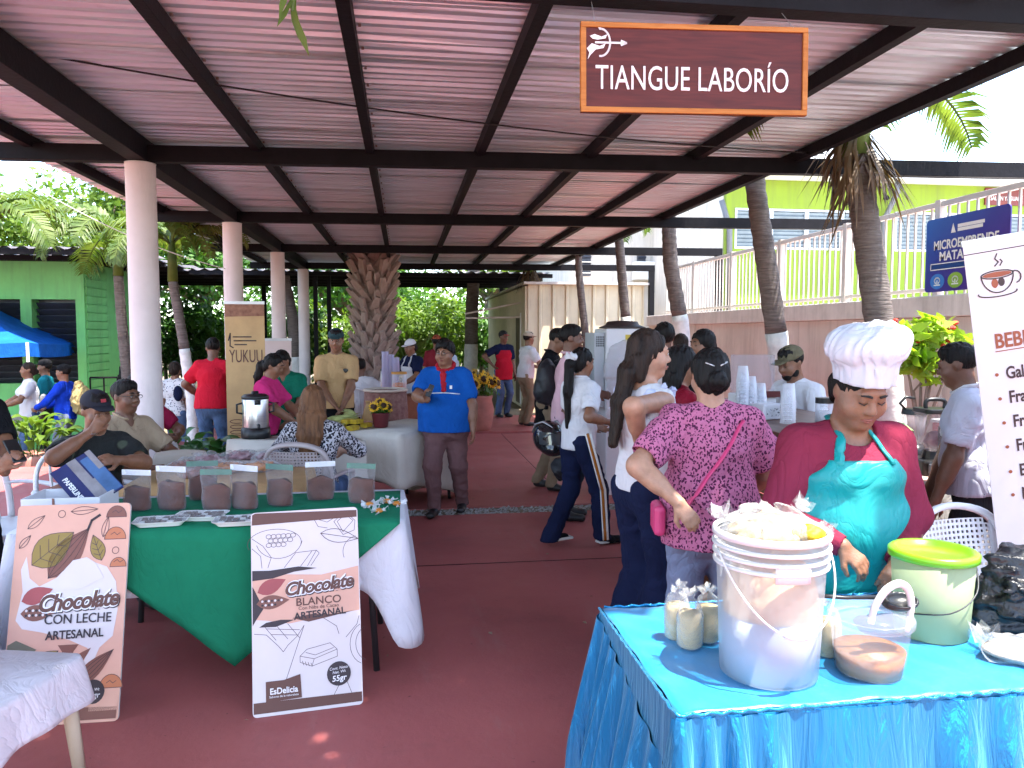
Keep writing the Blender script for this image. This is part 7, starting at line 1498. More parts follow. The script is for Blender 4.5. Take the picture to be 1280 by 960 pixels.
b = Board(t, p0 + Vector((-.02, 0, 0)), (p1 - p0) * Vector((0, 1, 0)), (0, 0, 1), .002); m = MB(); m.poly([Vector((x, y, -.012)) for x, y in rrect(W_, H_, .04)], .012); m.xf(b.M(0, 0, 0)); gm = gradmat(); m.build('panel', gm, t, True)
for o_ in t.children:
    pass
b.text('MICROEMPRENDE', W_ * .5, H_ * .625, .115, M_WHITE, 2, bold=.003, sx=W_ * .84 / 1.0); b.text('MATAG', W_ * .38, H_ * .47, .115, M_WHITE, 2, bold=.003, sx=W_ * .36 / .37)
b.lines([[(W_ * .08, H_ * .30), (W_ * .9, H_ * .30), (W_ * .9, H_ * .38), (W_ * .08, H_ * .38), (W_ * .08, H_ * .30)]], .008, M_WHITE, 2, 'frame_line'); b.shape([(W_ * .085, H_ * .305), (W_ * .895, H_ * .305), (W_ * .895, H_ * .375), (W_ * .085, H_ * .375)], mat('print_deep_blue', (.01, .05, .2), .4, 0), 1, 'text_bar')
for i, (fx, col) in enumerate(((.17, (.05, .20, .55)), (.40, (.25, .42, .05)), (.64, (.5, .05, .3)), (.86, (.6, .25, .03)))): b.shape(arc(W_ * fx, H_ * .14, W_ * .095, H_ * .105, 0, 360, 20)[:-1], mat('badge_%d' % i, col, .4, .05), 1, 'badge'); b.lines([arc(W_ * fx, H_ * .15, W_ * .035, H_ * .04, -60, 240, 10), [(W_ * fx - .04, H_ * .09), (W_ * fx + .04, H_ * .09)], [(W_ * fx, H_ * .15), (W_ * fx, H_ * .10)]], .012, M_WHITE, 2, 'badge_icon')
b.lines([[(W_ * .42, H_ * .80), (W_ * .70, H_ * .80)], [(W_ * .42, H_ * .85), (W_ * .72, H_ * .85)]], .03, M_WHITE, 2, 'small_print'); b.shape([(W_ * .33, H_ * .77), (W_ * .39, H_ * .77), (W_ * .37, H_ * .84), (W_ * .355, H_ * .90), (W_ * .34, H_ * .83)], M_WHITE, 2, 'emblem')
# ---------------------------------------------------------------- white drinks machine among the crowd
p = Vector((atY(778, 450, 7.6).x, 7.75, 0)); t = thing('drinks_machine', 'tall white drinks machine with round dark lid behind the standing women', 'machine', p, R(4))
m = MB(); m.bb(-.20, .24, -.2, .2, .0, 1.70); m.build('cabinet', M_PWHITE, t, bevel=.015); m = MB(); m.bb(-.315, -.203, -.16, .16, .9, 1.66); m.build('side_unit', mat('grey_panel', (.45, .47, .49), .4, .05), t, bevel=.008); m = MB(); m.lathe([(.24, 1.703), (.25, 1.715), (.18, 1.74), (.16, 1.775), (.05, 1.785)], 28, (.04, 0, 0), sx=1.0, sy=.8); m.build('round_lid', mat('dark_brown_lid', (.035, .022, .02), .5, .1), t, smooth=True)
m = MB(); m.bb(.0, .08, -.204, -.201, 1.56, 1.64); m.build('sticker', mat('yellow_sticker', (.55, .42, .05), .5), t); 
for i in range(5):
    for j in range(5): m = MB(); m.bb(-.295 + .018 * i, -.285 + .018 * i, -.164, -.161, 1.52 + .022 * j, 1.535 + .022 * j); m.build('vent_slot', M_BLK, t)
lump('plastic_wrap', (.02, -.2, 1.25), (.24, .05, .35), frosted('cloudy_wrap', (.75, .74, .76), .6, .3), 4, t, .016, .012, 5)
# blue canopy and stall on the lower ground
tc_ = thing('blue_canopy', 'blue pop-up canopy with thin white poles on the lower ground', 'canopy', (-7.2, 14, -.45)); NR = atY(34, 428, 13.2); M_BLUE = fabric('canopy_blue', (.012, .12, .50), .15, .6, .3); ez = NR.z; x1, y0 = NR.x, 13.2; x0, y1 = x1 - 2.9, y0 + 2.6; apex = Vector(((x0 + x1) / 2 - .1, (y0 + y1) / 2, ez + .85))
cs = [Vector((x1, y0, ez)), Vector((x1 - .15, y1, ez)), Vector((x0, y1, ez)), Vector((x0, y0, ez))]
for i in range(4):
    a, c_ = cs[i], cs[(i + 1) % 4]; m = MB(); m.grid(lambda u_, v_: a.lerp(c_, u_).lerp(apex, v_) - Vector((0, 0, .10 * math.sin(math.pi * v_) + .05 * math.sin(math.pi * u_) * (1 - v_))), 8, 6); m.build('roof_panel', M_BLUE, tc_, True, smooth=True); m = MB(); m.grid(lambda u_, v_: a.lerp(c_, u_) - Vector((0, 0, .05 * math.sin(math.pi * u_) + .22 * v_)), 8, 1); m.build('valance', M_BLUE, tc_, True, smooth=True)
    m = MB(); m.tube([a, Vector((a.x, a.y, -.45))], .022, 8); m.build('pole', M_PWHITE, tc_, True, smooth=True)
folding_table('low stall table beneath the blue canopy', x0 + .9, x1 - .35, 13.5, 14.1, .30 + .0) if False else None
t = thing('stall_table', 'white-clothed stall table beneath the blue canopy', 'table', (x1 - .9, 13.6, -.45)); m = MB(); m.bb(-.7, .45, -.3, .3, .70, .73); m.build('tabletop', M_TTOP, t); m = MB(); m.bb(-.71, .46, -.31, .31, .02, .735); m.build('cloth', M_CLOTHW, t)
p = Vector((atY(42, 545, 11.3).x, 11.3, -.45)); leafy('large clay pot of drooping yellow green leaves by the canopy pole', p, 90, .42, .62, 3, 'potted_plant', L_LIGHT, L=.22, w=.05, pot=[(.30, 0), (.36, .1), (.42, .42), (.40, .46), (.38, .46)])
# black rail fence with shirts beyond
t = thing('rail_fence', 'black metal rail beyond the green kiosk corner', 'fence', (atY(140, 480, 14).x, 14, -.45)); m = MB(); m.tube([(-.35, 0, 1.35), (.75, 0, 1.35)], .018, 6); m.tube([(-.35, 0, .55), (.75, 0, .55)], .018, 6); m.build('rail', M_BLACK, t)
for i in range(6): m = MB(); m.tube([(-.35 + .22 * i, 0, 0), (-.35 + .22 * i, 0, 1.35)], .014, 6); m.build('bar', M_BLACK, t)
# folding metal stand legs and helmet come with the people
# ================================================================== the people
def PXx(px, Y, y=470): return atY(px, y, Y).x
def LP(x, y, Yd, X, Y, rz, h, z0=0.0):
    w = atY(x, y, Yd); k = h / 1.7; a = R(-rz); dx, dy = w.x - X, w.y - Y
    return ((dx * math.cos(a) - dy * math.sin(a)) / k, (dx * math.sin(a) + dy * math.cos(a)) / k, (w.z - z0) / k)
def strap(pi, pts, dirn, material, name, wd=.012, flat=.3, off=.001):
    m = MB(); m.tube([pi['Fs'].push(p, dirn, off) for p in pts], wd, 8, flat=flat); return m.build(name, material, pi['t'], smooth=True)
JEANS = fabric('blue_jeans', (.075, .12, .22), .3); JEANSL = fabric('light_grey_jeans', (.20, .23, .33), .2); KHAKI = fabric('khaki_cotton', (.27, .20, .13), .1); NAVY = fabric('navy_cotton', (.010, .014, .042), .15); BLACKC = fabric('black_cotton', (.010, .010, .012), .2); DKGREY = fabric('charcoal_cotton', (.03, .03, .035), .2); WHITEC = fabric('white_cotton', (.66, .64, .66), .04)
# ---- cook with white hat
X, Y, rz, h = PXx(1052, 2.6), 2.6, -3, 1.56
MAROON = fabric('maroon_knit', (.20, .022, .045), .1); TEAL = mat('teal_apron', (.004, .26, .25), .42, .10, 5, spec=.5); wrinkles(TEAL, .3)
a0 = LP(1052, 682, 2.36, X, Y, rz, h); a1 = LP(1122, 702, 2.34, X, Y, rz, h)
pi = person('cook in tall white hat, maroon top and teal apron tying a bag', X, Y, rz, h, .0068, 'tan', 1.66, .8, .9, 6, head=(2, 27), arms=[(a0, (-1, .5, -.35)), (a1, (1, .5, -.35))], hair=('bun', 'black'), shirt=MAROON, sleeve='long', pants=NAVY, neck='scoop', eyes='down', apron=dict(mat=TEAL, top=.41, half=.135, bottom=.42), headscale=1.12, hands=({'f': (.55, -.45, -.6), 'n': (.3, .35, -.85), 'curl': 30, 'thumb': 1}, {'f': (-.6, -.5, -.55), 'n': (-.3, .3, -.85), 'curl': 35, 'thumb': -1}), curl=30, sw=1.14, fold=.003)
H, hs, hR = pi['H'], pi['hs'], pi['hR']; WHAT = fabric('white_hat_cloth', (.56, .54, .58), .03, bump=.35)
tl = rotx(R(-14)); q = lambda x, y, z: H(*(tl @ V3(x, y, z) + V3(0, .002, .044)))
band = sdf_part(pi, 'chef_hat', [econe(q(0, 0, -.004), q(0, .002, .045), (.093 * hs, .108 * hs), (.096 * hs, .110 * hs), hR @ V3(1, 0, 0)), ell(q(0, .012, .115), np.array((.128, .130, .070)) * hs, hR @ tl), ell(q(.045, -.01, .15), np.array((.085, .085, .05)) * hs, hR @ tl), ell(q(-.075, .0, .095), np.array((.06, .08, .045)) * hs, hR @ tl)], WHAT, .007, cuts=[(q(0, 0, -.004), hR @ tl @ V3(0, 0, -1))], noise=(.0042, 13, 3, .22), subs=[], k=.02)
# ---- woman in leopard blouse
X, Y, rz, h = PXx(890, 3.12), 3.12, 168, 1.575
LEO = spotmat('pink_leopard_print', (.46, .135, .24), (.075, .012, .045), 92, .40, .9, .06, (1, 1, .75)); PINK = mat('hot_pink_leather', (.62, .055, .17), .4, .08)
a1 = LP(848, 628, 2.92, X, Y, rz, h); a0 = (-.22, -.30, .98)
pi = person('woman in pink leopard blouse with hot pink shoulder bag seen from behind', X, Y, rz, h, .0068, 'light', 1.28, .6, .7, 2, head=(8, 6), arms=[(a0, (-1, .3, -.6)), (a1, (1, .25, -.3))], hair=('bun', 'black', .004), shirt=LEO, sleeve='short', pants=JEANSL, neck='crew', hem=.13, hands=(None, {'f': (-.55, .35, -.75), 'n': (-.1, -.9, -.3), 'curl': 30, 'thumb': 1}), fold=.006, sw=1.08)
for s, dz in ((-1, .035), (1, .025)): m = MB(); m.tube([pi['H'](s * .012, .112, .03 + dz * .2), pi['H'](s * .05, .098, .045 + dz * .3)], .007, 6, flat=.5); m.build('hair_clip', M_STEEL, pi['t'], smooth=True)
P_ = pi['P']; k = pi['k']; strap(pi, [P_ + V3(-.13 + .30 * t, 0, .46 - .44 * t) * k for t in [i / 14 for i in range(15)]], (0, 1, 0), PINK, 'bag_strap', .017, .35)
g_ = pi['Fs'].push(P_ + V3(.185, .02, .02) * k, (1, .25, 0), .0); m = MB(); m.box(g_ + Vector((.02, .0, -.02)), (.05, .16, .13)); m.build('shoulder_bag', PINK, pi['t'], bevel=.02)
# ---- woman in white sleeveless top, hand on hip
X, Y, rz, h = PXx(806, 3.62), 3.62, 108, 1.66
a0 = LP(800, 556, 3.42, X, Y, rz, h); a1 = (.20, -.28, 1.08)
pi = person('woman in white sleeveless top and wide navy trousers with hand on hip', X, Y, rz, h, .0075, 'light', .98, .1, .8, 0, head=(-24, 4), arms=[(a0, (-.45, 1, -.05)), (a1, (1, .2, -.6))], hair=('long', 'dkbrown', .002, [(0, .03, 0), (0, .10, -.10), (-.01, .13, -.25), (-.03, .15, -.46)]), shirt=WHITEC, sleeve='none', pants=NAVY, neck='square', hem=.02, pleg=1.25, hands=({'f': (.35, -.75, -.45), 'n': (.9, .1, -.1), 'curl': 22, 'thumb': 1}, None), sw=.96, hips=1.05)
RUF = fabric('pale_blue_ruffle', (.52, .55, .72), .1)
for i, s in ((0, -1), (1, 1)):
    S_ = pi['SH'][i]; pts = [S_ + V3(-s * .055, -.085, -.06), S_ + V3(-s * .03, -.055, .035), S_ + V3(-s * .02, 0, .062), S_ + V3(-s * .03, .06, .03), S_ + V3(-s * .05, .10, -.07)]
    sdf_part(pi, 'ruffle', [econe(a, b, (.034, .015), (.034, .015), V3(s, 0, .5)) for a, b in zip(pts[:-1], pts[1:])], RUF, .007, noise=(.008, 11, 4, 1), k=.015)
# ---- older woman in maroon blouse
X, Y, rz, h = PXx(838, 4.35), 4.35, 92, 1.57
pi = person('older woman in dark red blouse seen in profile at the bar', X, Y, rz, h, .009, 'tan', 1.12, .4, .6, 6, head=(0, 6), arms=[(LP(880, 505, 4.2, X, Y, rz, h), (-1, .4, -.6)), ((.14, -.36, 1.12), (1, .4, -.6))], hair=('shoulder', 'black', .006), shirt=fabric('dark_red_satin', (.20, .008, .02), .2, .5), sleeve='long', pants=BLACKC, neck='v')
# ---- woman in black top facing back
X, Y, rz, h = PXx(880, 5.9), 5.9, -78, 1.67
person('woman in black top with long black hair facing the queue', X, Y, rz, h, .010, 'tan', 1.0, 0, .6, 0, head=(0, 4), arms=[((-.18, -.3, 1.05), (-1, .4, -.6)), ((.18, -.3, 1.05), (1, .4, -.6))], hair=('long', 'black', .006), shirt=BLACKC, sleeve='none', pants=BLACKC, neck='square', eyes='down')
X, Y = PXx(830, 6.5), 6.5; person('man in white shirt behind the women at the bar, back turned', X, Y, 165, 1.73, .011, 'dark', 1.05, shirt=WHITEC, pants=NAVY, hair=('short', 'black', .008), face=False)
X, Y = PXx(850, 7.6), 7.6; person('short person with tied hair half hidden behind the white shirted man', X, Y, 175, 1.64, .012, 'tan', 1.0, shirt=WHITEC, pants=JEANS, hair=('bun', 'dkbrown'), face=False)
# ---- girl with long ponytail
X, Y, rz, h = PXx(724, 5.78), 5.78, 112, 1.53
pi = person('girl in white polo with long ponytail and striped navy track trousers', X, Y, rz, h, .009, 'tan', .95, 0, .3, 2, head=(6, 4), arms=[(LP(762, 528, 5.6, X, Y, rz, h), (-.5, 1, -.4)), ((.2, -.30, 1.02), (1, .3, -.6))], hair=('pony', 'black', .004, [(0, .09, .03), (0, .145, -.02), (0, .15, -.26), (0, .135, -.56)]), shirt=WHITEC, sleeve='short', pants=NAVY, collar=WHITEC, feet=[(-.09, -.24, 0), (.08, .20, .03)], pleg=.25, hem=.09, shoes=BLACKC, eyes='down')
H = pi['H']; sdf_part(pi, 'hair_bow', [ell(H(-.03, .135, .04), (.045, .022, .03)), ell(H(.035, .135, .04), (.045, .022, .03)), ell(H(0, .14, .005), (.03, .018, .05))], WHITEC, .007, noise=(.006, 14, 3, 1))
for nm, off, col, wd in (('white_stripe', -.014, M_WHITE, .013), ('orange_stripe', .008, mat('orange_stripe', (.42, .14, .015), .7, .1), .012), ('white_stripe', .026, M_WHITE, .006)):
    pts = []
    for (p, q, r0, r1) in ((pi['HP'][0] + V3(0, .02, .08), pi['KN'][0], .098, .082), (pi['KN'][0], pi['AN'][0] + V3(0, .012, -.02), .082, .070)):
        for i in range(7): f = i / 6; c = p + (q - p) * f; pts.append(Vector(c + V3(-(r0 + (r1 - r0) * f) - .004, off + .02, 0)))
    m = MB(); m.tube(pts, wd, 6, flat=.9); m.build(nm, col, pi['t'], smooth=True)
for i in (0, 1): m = MB(); a = pi['AN'][i]; m.box(Vector(a) + Vector((0, -.075, -.058 * 1)) * .9, (.085, .245, .022)); m.build('shoe_sole', M_SOLE, pi['t'], bevel=.01)
# ---- man in pink shirt with backpack
X, Y, rz, h = PXx(712, 6.65), 6.65, 72, 1.72
a0 = LP(698, 560, 6.35, X, Y, rz, h)
pi = person('man in pink shirt with black backpack standing behind the ponytail girl', X, Y, rz, h, .0095, 'dark', 1.15, .3, 0, 0, head=(8, 2), arms=[(a0, (-.4, 1, -.3)), ((.25, -.25, 1.1), (1, .3, -.6))], shirt=fabric('pale_pink_cotton', (.62, .38, .42), .05), sleeve='long', pants=fabric('dark_teal_jeans', (.025, .04, .06), .2), collar=fabric('pale_pink_cotton', (.62, .38, .42)), neck='v')
sdf_part(pi, 'backpack', [ell(pi['chest'] + V3(0, .20, -.06), (.155, .10, .21)), ell(pi['chest'] + V3(0, .26, -.13), (.12, .06, .11))], mat('black_nylon', (.012, .012, .015), .55, .2, 8, .3, 60), .012, noise=(.004, 6, 2, 1), k=.04)
for s in (0, 1): m = MB(); S_ = pi['SH'][s]; sg_ = (1, -1)[s]; m.tube([S_ + V3(sg_ * .05, .12, .03), S_ + V3(sg_ * .05, .02, .075), S_ + V3(sg_ * .05, -.085, .0), S_ + V3(sg_ * .04, -.115, -.16), S_ + V3(-sg_ * .0, .02, -.34)], .017, 6, flat=.45); m.build('backpack_strap', mat('black_nylon'), pi['t'], smooth=True)
# helmet hanging from his hand
hp = atY(686, 548, 6.22); t = thing('motorcycle_helmet', 'black and silver motorcycle helmet carried low beside the ponytail girl', 'helmet', hp, R(25)); M_HEL = mat('helmet_black', (.012, .012, .014), .12, .1, coat=.5); M_HELS = mat('helmet_silver', (.42, .42, .43), .22, .05, metal=.5)
F = Field(V3(-.16, -.18, -.17), V3(.16, .18, .17), .008); F.add(ell(V3(0, 0, .01), (.125, .15, .14)), .02); F.add(ell(V3(0, -.07, -.08), (.10, .09, .06)), .04); F.sub(ell(V3(0, -.13, .01), (.10, .07, .045)), .008); F.sub(ell(V3(0, .03, -.16), (.09, .10, .09)), .008); v_, f_ = F.mesh(); obj('shell', npmesh('shell', v_, f_, M_HEL), t)
m = MB(); m.grid(lambda a, v: (.127 * math.sin(R(-75 + 150 * a)), -.150 * math.cos(R(-75 + 150 * a)) * (1 - .1 * v), -.035 + .10 * v), 14, 4); m.build('visor', mat('smoked_visor', (.05, .055, .06), .06, 0, coat=1), t, smooth=True)
for s in (-1, 1): m = MB(); m.tube([(s * .05, -.12, .105), (s * .065, -.02, .145), (s * .075, .08, .115), (s * .085, .12, .04)], [.004, .016, .02, .006], 8, flat=.5); m.build('silver_graphic', M_HELS, t, smooth=True)
t = thing('glove_bundle', 'black glove bundle hanging below the helmet', 'gloves', atY(702, 585, 6.25)); lump('gloves', (0, 0, 0), (.085, .07, .10), mat('black_nylon'), 4, t, .011, .012, 8)
# ---- man in black shirt
X, Y, rz, h = PXx(686, 7.95), 7.95, 70, 1.71
person('man in long black shirt and khaki trousers looking down', X, Y, rz, h, .0105, 'tan', 1.02, 0, 0, 3, head=(6, 26), arms=[((-.10, -.33, 1.18), (-1, .5, -.6)), ((.08, -.33, 1.18), (1, .5, -.6))], shirt=BLACKC, sleeve='long', pants=KHAKI, hem=.26, collar=BLACKC, eyes='down', feet=[(-.1, -.08, 0), (.1, .10, 0)])
# ---- man with red apron, man with beige cap
X, Y = PXx(629, 14.7), 14.7; pi = person('man in red apron, navy shirt and dark cap standing by the hut', X, Y, 22, 1.66, .0135, 'dark', 1.0, z0=.035, arms=[((-.30, -.10, 1.05), (-1, .6, 0)), ((.24, -.05, .85), (.3, 1, 0))], shirt=NAVY, pants=JEANS, apron=dict(mat=fabric('red_apron_cloth', (.42, .012, .03)), top=.40, half=.11, bottom=.18, strap=False), head=(10, 0)); cap(pi, mat('black_cap', (.012, .012, .014), .8), brim_mat=mat('red_brim', (.35, .03, .02), .7))
X, Y = PXx(657, 13.3), 13.3; pi = person('man in white striped shirt and beige cap with khaki trousers', X, Y, 110, 1.64, .0135, 'tan', 1.05, z0=.035, lean=6, arms=[((-.12, -.34, 1.05), (-1, .5, -.5)), ((.12, -.34, 1.05), (1, .5, -.5))], shirt=WHITEC, pants=KHAKI, face=False); cap(pi, fabric('beige_cap_cloth', (.42, .35, .26)))
# ---- woman in spotted blouse
X, Y, rz, h = PXx(752, 8.7), 8.7, 165, 1.57
pi = person('woman in white blouse with black spots and red scarf in her hair', X, Y, rz, h, .012, 'tan', 1.0, 0, .4, shirt=spotmat('white_black_spots', (.66, .64, .64), (.02, .02, .02), 26, .30), pants=BLACKC, hair=('long', 'black'), face=False)
sdf_part(pi, 'red_scarf', [ell(pi['H'](.03, .07, -.05), (.07, .05, .08))], fabric('wine_scarf', (.16, .01, .03)), .012, noise=(.006, 9, 2, 1)); sdf_part(pi, 'hair_bow', [ell(pi['H'](-.05, .10, .0), (.035, .02, .025))], WHITEC, .010)
# ---- woman in blue polo walking
X, Y, rz, h = PXx(557, 6.98), 6.98, -14, 1.575
a0 = LP(534, 500, 6.62, X, Y, rz, h); a1 = LP(592, 540, 6.80, X, Y, rz, h); BLUE = fabric('royal_blue_polo', (.008, .085, .36), .1); MAUVE = fabric('mauve_brown_twill', (.17, .088, .088), .12)
pi = person('person in royal blue polo with red neckerchief walking with a phone', X, Y, rz, h, .0085, 'tan', 1.62, .95, .5, 0, head=(-12, 4), arms=[(a0, (-1, .5, -.5)), (a1, (1, .6, 0))], hair=('short', 'black', .016), shirt=BLUE, sleeve='short', pants=MAUVE, collar=NAVY, neck='v', hem=.10, feet=[(-.10, -.12, 0), (.13, .14, 0)], hands=({'f': (.05, -.25, .95), 'n': (.6, -.6, .2), 'curl': 40, 'thumb': 1}, None), sw=1.08)
w_ = pi['WR'][0]; m = MB(); m.box(Vector(w_) + Vector((.035, -.055, .085)), (.045, .012, .11), (R(-15), R(20), 0)); m.build('phone', M_BLK, pi['t'], bevel=.004)
P_, k = pi['P'], pi['k']; m = MB(); m.tube([pi['Fs'].push(P_ + V3(.16 * t, 0, .285 - .012 * t * t) * k, (0, -1, 0), -.002) for t in [-1 + i / 8 for i in range(17)]], .010, 6, flat=.5); m.build('chest_stripe', M_WHITE, pi['t'], smooth=True)
REDN = fabric('red_neckerchief', (.38, .018, .03), .15); nb = pi['nb']; sdf_part(pi, 'neckerchief', [cone(nb + V3(math.sin(a) * .075, -math.cos(a) * .07, .03 - .05 * math.cos(a)) * k, nb + V3(math.sin(a + .5) * .075, -math.cos(a + .5) * .07, .03 - .05 * math.cos(a + .5)) * k, .022, .022) for a in [i * .5 for i in range(13)]] + [cone(nb + V3(0, -.12, -.04) * k, nb + V3(.02, -.19, -.19) * k, .028, .020)], REDN, .008, noise=(.004, 12, 3, 1))
H = pi['H']
for s in (-1, 1): m = MB(); m.tube([H(s * .031 + .022 * math.cos(a), -.101, .006 + .015 * math.sin(a)) for a in [i * 6.283 / 14 for i in range(15)]], .0016, 5); m.build('spectacle_rim', M_BLK, pi['t'], smooth=True); m = MB(); m.tube([H(s * .053, -.099, .01), H(s * .077, -.04, .012), H(s * .079, .01, .008)], .0018, 5); m.build('spectacle_arm', M_BLK, pi['t'])
m = MB(); m.box(pi['Fs'].push(P_ + V3(.085, 0, .34) * k, (0, -1, 0), .001), (.022, .004, .03)); m.build('chest_badge', M_WHITE, pi['t'])
# ---- man in tan t-shirt
X, Y, rz, h = PXx(421, 8.3), 8.3, 6, 1.69
pi = person('young man in tan t-shirt and dark cap standing behind the cream table', X, Y, rz, h, .0105, 'tan', 1.0, arms=[((-.03, -.22, .92), (-1, .3, 0)), ((.05, -.23, .90), (1, .3, 0))], shirt=fabric('tan_tshirt', (.50, .31, .15), .06), sleeve='short', pants=BLACKC, head=(-6, 6)); cap(pi, mat('dark_teal_cap', (.012, .045, .05), .8, .1))
m = MB(); m.ball(pi['Fs'].push(pi['P'] + V3(.085, 0, .34) * pi['k'], (0, -1, 0), -.002), (.034, .006, .025), 14, 8); m.build('chest_logo', M_BLK, pi['t'])
# ---- women at the coffee table
X, Y, rz, h = PXx(326, 7.25), 7.25, 78, 1.47
person('woman in hot pink blouse with black ponytail bending over the coffee table', X, Y, rz, h, .0105, 'tan', 1.1, .2, .5, 10, head=(0, 18), arms=[((-.12, -.42, .98), (-1, .4, -.5)), ((.12, -.42, .98), (1, .4, -.5))], hair=('pony', 'black', .004, [(0, .09, .0), (0, .13, -.04), (0, .13, -.16), (0, .12, -.28)]), shirt=fabric('hot_pink_blouse', (.55, .03, .16), .1), pants=BLACKC, eyes='down')
X, Y, rz, h = PXx(360, 7.75), 7.75, -14, 1.50
person('woman in green polo looking down behind the coffee table', X, Y, rz, h, .0105, 'tan', 1.12, .2, .5, 10, head=(-10, 22), arms=[((-.14, -.38, .95), (-1, .4, -.5)), ((.14, -.38, .95), (1, .4, -.5))], hair=('bun', 'black'), shirt=fabric('green_polo', (.008, .14, .085), .1), pants=BLACKC, neck='v', eyes='down')
# ---- seated woman with long hair
X, Y, rz, h = PXx(392, 5.62), 5.62, 176, 1.62; plastic_chair('mauve grey perforated plastic chair holding the long haired woman', (X - .05, Y - .03, 0), R(168), M_PGREY)
person('seated woman with long light brown hair and speckled blouse, back turned', X, Y, rz, h, .0095, 'light', 1.02, 0, 0, -4, sit=.45, feet=[(-.12, -.45, 0), (.12, -.45, 0)], arms=[((-.16, -.34, .80), (-1, .2, -.4)), ((.16, -.34, .80), (1, .2, -.4))], hair=('long', 'brown', .004, [(0, .03, 0), (0, .095, -.10), (.01, .125, -.24), (.015, .14, -.42)]), shirt=spotmat('speckled_blouse', (.50, .47, .50), (.012, .012, .02), 75, .50, .9, .05, (1, 1, .8)), sleeve='three', pants=JEANS, face=False, hem=.03)
# ---- people behind the juice table
X, Y = PXx(450, 11.0), 11.0; plastic_chair('white plastic chair under the person seated by the date palm', (X, Y, 0), R(165), M_PWHITE, False); person('person in white shirt seated with back turned near the date palm', X, Y - .02, 170, 1.66, .013, 'dark', 1.1, 0, 0, 4, sit=.45, feet=[(-.12, -.42, 0), (.12, -.42, 0)], arms=[((-.2, -.3, .8), (-1, .2, -.4)), ((.2, -.3, .8), (1, .2, -.4))], shirt=WHITEC, pants=BLACKC, hair=('short', 'black'), face=False)
X, Y = PXx(517, 11.4), 11.4; pi = person('vendor in white cap and white apron at the juice table', X, Y, -48, 1.56, .012, 'tan', 1.05, 0, .4, 4, head=(0, 10), arms=[((-.14, -.36, 1.0), (-1, .4, -.5)), ((.14, -.36, 1.0), (1, .4, -.5))], hair=('bun', 'black'), shirt=NAVY, pants=BLACKC, apron=dict(mat=WHITEC, top=.36, half=.11, bottom=.4)); cap(pi, WHITEC)
X, Y = PXx(570, 12.2), 12.2; person('woman in pale blue shirt with black hair bending beyond the sunflower pot', X, Y, -70, 1.60, .013, 'tan', 1.0, 0, .4, 18, head=(0, 20), arms=[((-.14, -.40, .95), (-1, .4, -.5)), ((.14, -.40, .95), (1, .4, -.5))], hair=('shoulder', 'black', .008), shirt=fabric('pale_blue_shirt', (.42, .52, .62)), pants=JEANS, face=False)
X, Y = PXx(546, 12.9), 12.9; pi = person('person in wine red top and rust cap behind the vendor', X, Y, 160, 1.58, .014, 'tan', 1.0, z0=.035, shirt=fabric('wine_top', (.2, .02, .03)), pants=JEANS, hair=('short', 'black'), face=False); cap(pi, fabric('rust_cap', (.25, .06, .03)))
# ---- left side
X, Y = PXx(264, 9.0), 9.0; person('man in bright red t-shirt and jeans with his back turned', X, Y, 172, 1.60, .0115, 'dark', 1.12, 0, 0, 8, head=(22, 12), arms=[((-.26, -.22, .98), (-1, .3, -.3)), ((.24, -.24, .98), (1, .3, -.3))], shirt=fabric('bright_red_tshirt', (.50, .012, .03), .08), pants=JEANS, face=False, hem=.08)
X, Y = PXx(219, 12.3), 12.3; pi = person('woman in white dotted top and jeans with small dark backpack', X, Y, 165, 1.66, .0135, 'tan', .98, 0, 0, z0=-.45, shirt=spotmat('white_small_dots', (.64, .62, .64), (.06, .06, .1), 34, .26), pants=JEANS, hair=('bun', 'dkbrown', .008), face=False)
m = MB(); m.ball((-.12, .14, 1.2), (.07, .06, .12), 12, 8); m.build('small_backpack', NAVY, pi['t'], smooth=True)
X, Y = PXx(158, 12.9), 12.9; person('woman in black dress with long black hair beyond the seated men', X, Y, 70, 1.62, .0135, 'tan', 1.0, 0, .3, z0=-.45, shirt=BLACKC, pants=BLACKC, hair=('long', 'black', .006), face=False)
X, Y = PXx(36, 12.5), 12.5; pi = person('girl in white top with pale bag under the blue canopy', X, Y, -60, 1.66, .013, 'tan', 1.0, 0, .2, z0=-.45, arms=[((-.14, -.36, 1.05), (-1, .4, -.5)), ((.14, -.36, 1.05), (1, .4, -.5))], shirt=WHITEC, pants=JEANS, hair=('bun', 'dkbrown'), face=False)
m = MB(); m.ball((.10, .17, 1.08), (.10, .06, .11), 12, 8); m.build('cloth_bag', fabric('pale_bag', (.5, .45, .42)), pi['t'], smooth=True)
X, Y = PXx(57, 13.1), 13.1; pi = person('person in teal shirt and dark cap under the blue canopy', X, Y, -80, 1.68, .0135, 'dark', 1.0, 0, 0, z0=-.45, shirt=fabric('teal_shirt', (.01, .16, .20)), pants=DKGREY, face=False); cap(pi, BLACKC)
X, Y = PXx(80, 12.1), 12.1; pi = person('person in bright blue jacket with tan sack backpack near the canopy pole', X, Y, -95, 1.64, .013, 'tan', 1.0, 0, 0, z0=-.45, arms=[((-.14, -.36, 1.05), (-1, .4, -.5)), ((.14, -.36, 1.05), (1, .4, -.5))], shirt=fabric('bright_blue_jacket', (.008, .04, .42)), sleeve='long', pants=JEANSL, face=False)
sdf_part(pi, 'sack_backpack', [ell(pi['chest'] + V3(0, .24, -.10), (.15, .14, .23)), ell(pi['chest'] + V3(0, .2, .12), (.08, .06, .08))], fabric('tan_sack', (.40, .29, .13)), .014, noise=(.01, 7, 2, 1), k=.05); cap(pi, BLACKC)
